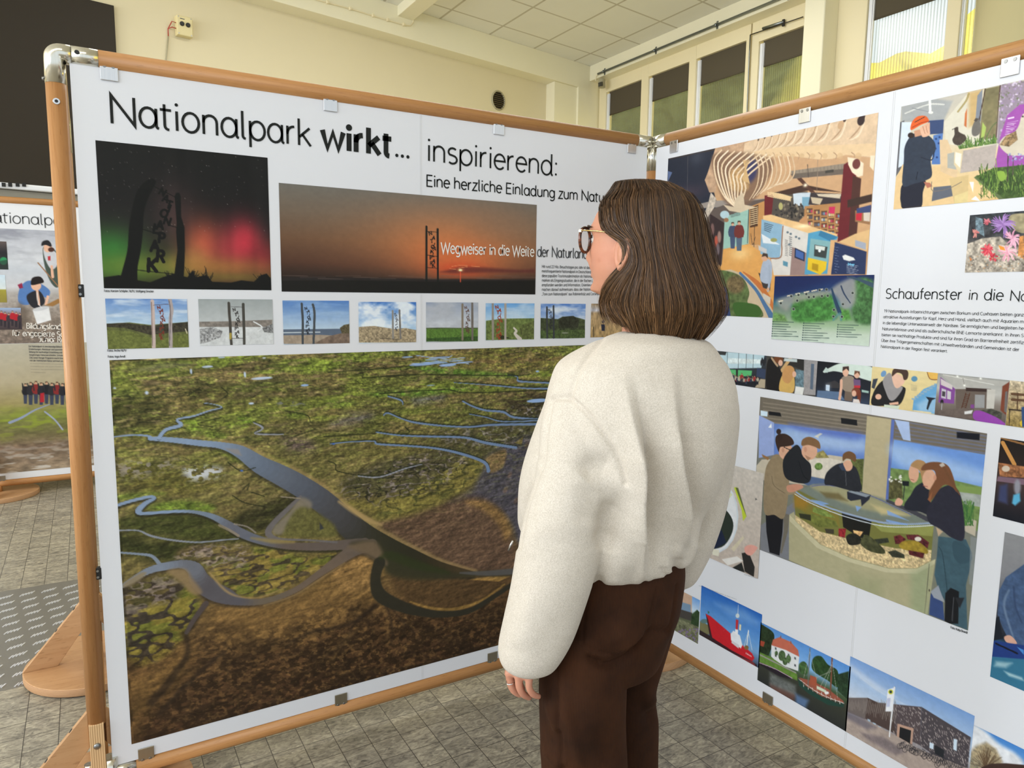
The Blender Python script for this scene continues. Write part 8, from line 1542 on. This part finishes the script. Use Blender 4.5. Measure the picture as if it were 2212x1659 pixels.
o_ = .165; FR = [([(1452+dx, 1275, o_+d), (1450+dx, 1298, o_+d), (1446+dx, 1316, o_+d), (1442+dx, 1326, o_+d)], .008) for dx, d in ((-12, .02), (-4, .006), (4, -.006), (11, -.016))]
parts += hand(FR, V(1455, 1246, o_), 0)
bm_ = remesh(parts, .0027, 3, .45)
co = getco(bm_); rel = co-HCN; hx, hy, hz = rel@HF, rel@HL, rel[:, 2]
col = np.tile(np.array(L3((204, 148, 120))[:3]), (len(co), 1)); lipm = np.exp(-((hz+.071)/.009)**2)*np.exp(-(hy/.022)**2)*(hx > .09)
col = col*(1-lipm[:, None]*.75)+np.array(L3((188, 110, 104))[:3])*lipm[:, None]*.75
ck = np.exp(-((hz+.04)/.03)**2)*np.exp(-((abs(hy)-.055)/.03)**2)*(hx > 0)*.35; col = col*(1-ck[:, None])+np.array(L3((220, 150, 128))[:3])*ck[:, None]
hd = np.exp(-((co[:, 2]-V(1120, 1470)[2])/.10)**2)*.45; col = col*(1-hd[:, None])+np.array(L3((206, 144, 124))[:3])*hd[:, None]
mo = np.exp(-((hx-.050)/.0045)**2-((hz+.048)/.0045)**2)*(hy > .03)*.5; col = col*(1-mo[:, None])+np.array(L3((186, 120, 92))[:3])*mo[:, None]
at_ = bm_.color_attributes.new('skin', 'FLOAT_COLOR', 'POINT'); at_.data.foreach_set('color', np.hstack([col, np.ones((len(co), 1))]).astype(np.float32).ravel())
body = link(bm_, 'body', M['skin'])
for s_ in (-1, 1):
    ey = MB(); c = hp(.0712, .031*s_, -.001); ey.sphere(c, .0118, 18, 12); eo = ey.build('eye', plain('eye_white', (226, 220, 214), .2), body)
    ir = MB(); d = HF*.97+HL*.05*s_-ZZ*.12; d /= np.linalg.norm(d); ir.tube([c+d*.0098, c+d*.0118], [.006, .0052], 18); ir.build('iris', plain('grey_blue_iris', (84, 96, 104), .15), eo)
    lid = MB(); lid.tube([hp(.0855-.004*abs(k-2), (.031+(k-2)*.0065)*s_, .0065-.0012*(k-2)**2) for k in range(5)], .0022, 8); lid.build('eyelashes', M['hair_under'], body)
    bw_ = MB(); bw_.tube([hp(.0955-.0045*k*k*.35, (.014+k*.011)*s_, .0235+.003*math.sin(k*.9)) for k in range(5)], [.002, .003, .003, .0024, .001], 8); bw_.build('eyebrow', M['hair'] if False else M['hair_under'], body)
rgm = MB(); a = V(*h8(228, 985, -.136)); ax = V(*h8(236, 1000, -.133))-V(*h8(215, 920, -.137)); ax /= np.linalg.norm(ax); n1 = np.cross(ax, Fh); n1 /= np.linalg.norm(n1); n2 = np.cross(ax, n1)
rgm.tube([a+(n1*math.cos(t)+n2*math.sin(t))*.0096 for t in np.linspace(0, 2*math.pi, 25)], .0013, 8, False); rgm.build('finger_ring', M['rail_white'] if False else plain('silver_ring', (232, 232, 232), .15, 1.0), person)
# ------------------------------------------------------------ glasses
def tort():
    t = NT('tortoiseshell_frame'); t.pr(.18, 0, .6); n = t.noise(t.obj(), 130, 3); t.base(t.ramp(n, [(.40, L3((34, 20, 16))), (.56, L3((116, 62, 34)))])); return t.m
M['tort'] = tort(); M['gold'] = plain('gold_metal', (226, 196, 130), .22, 1.0)
gs = bpy.data.objects.new('glasses', None); COL.objects.link(gs); gs.parent = person; gs.location = Vector([float(q) for q in hp(.10, 0, 0)])-origin(person); gs['label'] = 'tortoiseshell glasses with gold temples'
lens_m = NT('lens_glass'); lg = lens_m.n('ShaderNodeBsdfTransparent'); lg2 = lens_m.n('ShaderNodeBsdfGlossy'); lg2.inputs['Roughness'].default_value = .02; lmx = lens_m.n('ShaderNodeMixShader'); lmx.inputs[0].default_value = .16; lens_m.l(lg.outputs[0], lmx.inputs[1]); lens_m.l(lg2.outputs[0], lmx.inputs[2]); lens_m.l(lmx.outputs[0], lens_m.out.inputs['Surface'])
for s_ in (-1, 1):
    def lp(t, k=1.0):
        y = .0355+.0255*k*math.cos(t)*(1+.06*math.sin(t)); z = -.003+.0265*k*np.sign(math.sin(t))*abs(math.sin(t))**.8; return hp(.0985-.05*max(0, y-.012), y*s_, z)
    rm = MB(); rm.tube([lp(t) for t in np.linspace(0, 2*math.pi, 41)], .0034, 10, False); ro = rm.build('rim', M['tort'], gs)
    ln = MB(); ln.add([lp(t, .97) for t in np.linspace(0, 2*math.pi, 33)[:-1]], [tuple(range(32))]); ln.build('lens', lens_m.m, gs)
    tp = MB(); tp.tube([hp(.094, .0615*s_, .014), hp(.089, .0665*s_, .015), hp(.05, .0745*s_, .012), hp(-.004, .0775*s_, .004), hp(-.016, .0760*s_, -.014)], .0014, 8); tp.build('temple', M['gold'], gs)
    hg_ = MB(); hg_.obox(hp(.0945, .0615*s_, .0145), HF*.004, HL*.003, ZZ*.0032); hg_.build('hinge', M['chrome'], gs, .001)
MB().tube([hp(.099, -.0105, .004), hp(.102, 0, .007), hp(.099, .0105, .004)], .0015, 8).build('bridge', M['gold'], gs)
# ------------------------------------------------------------ hair
HR = [(391, 1372, 26, 1372-20), (394, 1380, 52, 1332), (399, 1388, 66, 1326), (407, 1394, 74, 1324), (420, 1399, 86, 1316), (436, 1400, 98, 1303), (456, 1403, 105, 1300), (482, 1406, 110, 1301), (500, 1408, 113, 1306), (512, 1409, 114, 1318), (527, 1411, 117, 1340), (542, 1412, 119, 1349), (565, 1415, 120, 1350), (578, 1417, 122, 1344), (593, 1419, 125, 1330), (611, 1422, 127, 1315), (628, 1425, 130, 1305), (654, 1428, 131, 1299), (677, 1426, 129, 1302), (700, 1420, 122, 1312), (718, 1418, 112, 1324), (735, 1418, 98, 1340)]
HT = np.array(HR, float)
def hshell(py, psi, k=1.0):
    cx, A = np.interp(py, HT[:, 0], HT[:, 1]), np.interp(py, HT[:, 0], HT[:, 2]); D = A*PXM*.93*np.interp(py, [390, 430, 560, 650, 735], [1, 1, .98, .92, .86])
    c = V(cx, py, .012); return c+Rh*(A*PXM*math.sin(psi)*k)-Fh*(D*math.cos(psi)*k)
def psiL(py):
    cx, A, xl = (np.interp(py, HT[:, 0], HT[:, i]) for i in (1, 2, 3)); return math.asin(max(-1, min(1, (xl-cx)/A)))
def psiR(py): return math.radians(np.interp(py, [390, 430, 480, 540, 590, 735], [200, 196, 188, 176, 186, 205]))
def hug(P, mg):
    """push points that would lie inside the head out towards the viewer's side"""
    r_ = P-HCN; x, y, z = r_@HF, r_@HL, r_[:, 2]; a = np.where(x > 0, ci(z, xb), ci(z, bk))+mg; b = ci(z, sd)+mg
    dx, dy = -(HF@Fh), -(HL@Fh); A_ = (dx/a)**2+(dy/b)**2; B_ = 2*(x*dx/a**2+y*dy/b**2); C_ = (x/a)**2+(y/b)**2-1; ds = np.maximum(B_*B_-4*A_*C_, 0)
    t = (-B_+np.sqrt(ds))/(2*A_); t = np.where((B_*B_-4*A_*C_ > 0) & (t > 0) & (z > -.125) & (y > -.02), t, 0); return P-Fh*t[:, None]
# inner mass; its dark brown stands for the shade under the strands
hb_ = MB(); U = 60; pys = np.concatenate([np.linspace(390.5, 400, 6), np.linspace(405, 706, 40)]); vs = []
for py in pys:
    a, b = psiL(py)+.06, psiR(py)-.06
    for i in range(U+1): vs.append(hug(hshell(py, a+(b-a)*i/U, .95 if py < 660 else .95-(py-660)*.0045)[None], .002)[0])
n = len(pys); hb_.add(vs, [(i*(U+1)+k, (i+1)*(U+1)+k, (i+1)*(U+1)+k+1, i*(U+1)+k+1) for i in range(n-1) for k in range(U)], True)
top = hshell(390, 0, 0); b0 = len(hb_.v); hb_.add([top+ZZ*.001]+vs[:U+1], [(0, 1+k, 2+k) for k in range(U)], True)
ho = hb_.build('hair', M['hair_under'], person); sdm = ho.modifiers.new('thick', 'SOLIDIFY'); sdm.thickness = .012; sdm.offset = -1; ho['label'] = 'brown shoulder-length hair'
rg = np.random.default_rng(12); NS, NP = 12500, 22; vsh, fsh, csh = [], [], []
clump = [(rg.uniform(0, 1), rg.normal()*.009, rg.normal()*.9, rg.uniform(.8, 1.15)) for _ in range(110)]; clump.sort(); cg = np.array([c[0] for c in clump])
cols = np.array([L3(c)[:3] for c in ((48, 33, 22), (68, 48, 32), (98, 69, 44), (58, 40, 27), (128, 94, 62), (80, 55, 35))])
for si in range(NS):
    g = rg.uniform(0, 1)**.9; j = min(len(clump)-1, int(np.searchsorted(cg, g))); cw, ca, cph, ctone = clump[j]
    fly = si <= 420; lay = rg.uniform(1.0, 1.08) if fly else rg.uniform(.955, 1.012); flip = -.3 if (j*7) % 9 == 0 else (1.5 if (j*5) % 7 == 0 else 1.0)
    pst = rg.uniform(390.6, 397) if rg.random() < .72 else rg.uniform(397, 470); amp = rg.normal()*.012; ph = rg.uniform(0, 6.28)
    endp = 716+16*math.sin(min(1.0, g*2.2)*1.57)-24*max(0, .22-g)*4+rg.normal()*7-(10 if rg.random() < .25 else 0)
    if g < .10 : endp = min(endp, 690+g*100+rg.normal()*8)
    P3 = []
    for k in range(NP):
        t = k/(NP-1); py = pst+(endp-pst)*t**(.82 if pst < 400 else .95); wf = math.exp(-(g/.17)**2); a, b = psiL(py)*wf-1.12*(1-wf), psiR(py)
        gg = g+(cw-g)*.55*t**2+ca*math.sin(3.2*t+cph)*t+amp*math.sin(5*t+ph)*t; psi = a+(b-a)*gg
        curl = max(0, t-.80)/.20; kk = lay*(1-.16*flip*curl**2*(.6+.4*math.sin(cph*3)))+(.005*math.sin(7*t+cph*4)*t)+(.004*math.cos(16*gg*6.28)*min(1, t*2))+(rg.normal()*.002 if fly else 0)
        if py > 735: py = 735
        P3.append(hshell(py, psi, kk))
    P3 = hug(np.array(P3), .004+.006*rg.random()); T_ = np.gradient(P3, axis=0); T_ /= np.linalg.norm(T_, axis=1)[:, None]+1e-9
    ctr = np.array([hshell(600, 0, 0)[0], hshell(600, 0, 0)[1], 0]); N_ = P3-ctr; N_[:, 2] = 0; N_ /= np.linalg.norm(N_, axis=1)[:, None]+1e-9
    S3 = np.cross(T_, N_); S3 /= np.linalg.norm(S3, axis=1)[:, None]+1e-9; tl_ = rg.normal()*.5; S3 = S3*math.cos(tl_)+N_*math.sin(tl_)
    wd = (.0003 if fly else rg.uniform(.0004, .0009))*np.concatenate([[.5], np.ones(NP-4), [.8, .5, .15]]); b0 = len(vsh)*2*NP
    vsh.append(np.concatenate([P3-S3*wd[:, None], P3+S3*wd[:, None]])); fsh.append([(b0+k, b0+k+1, b0+NP+k+1, b0+NP+k) for k in range(NP-1)])
    cc = cols[rg.integers(0, 6)]*ctone*rg.uniform(.8, 1.2); tt = np.linspace(0, 1, NP)[:, None]; cc = cc[None]*(.80+.45*tt)+np.array([[.012, .006, .0]])*tt; csh.append(np.concatenate([cc, cc]))
vsh = np.concatenate(vsh)-np.array(origin(ho)); fsh = np.array([q for f in fsh for q in f], np.int32); csh = np.concatenate(csh)
hm_ = bpy.data.meshes.new('hair_strands'); hm_.vertices.add(len(vsh)); hm_.vertices.foreach_set('co', vsh.astype(np.float32).ravel()); hm_.loops.add(fsh.size); hm_.loops.foreach_set('vertex_index', fsh.ravel()); hm_.polygons.add(len(fsh)); hm_.polygons.foreach_set('loop_start', np.arange(0, fsh.size, 4, dtype=np.int32))
ca_ = hm_.color_attributes.new('strand', 'FLOAT_COLOR', 'POINT'); ca_.data.foreach_set('color', np.hstack([np.clip(csh, 0, 1), np.ones((len(csh), 1))]).astype(np.float32).ravel()); hm_.update(calc_edges=True); hm_.materials.append(M['hair']); hm_.polygons.foreach_set('use_smooth', [True]*len(hm_.polygons))
hs = bpy.data.objects.new('hair_strands', hm_); COL.objects.link(hs); hs.parent = ho; hs['kind'] = 'stuff'
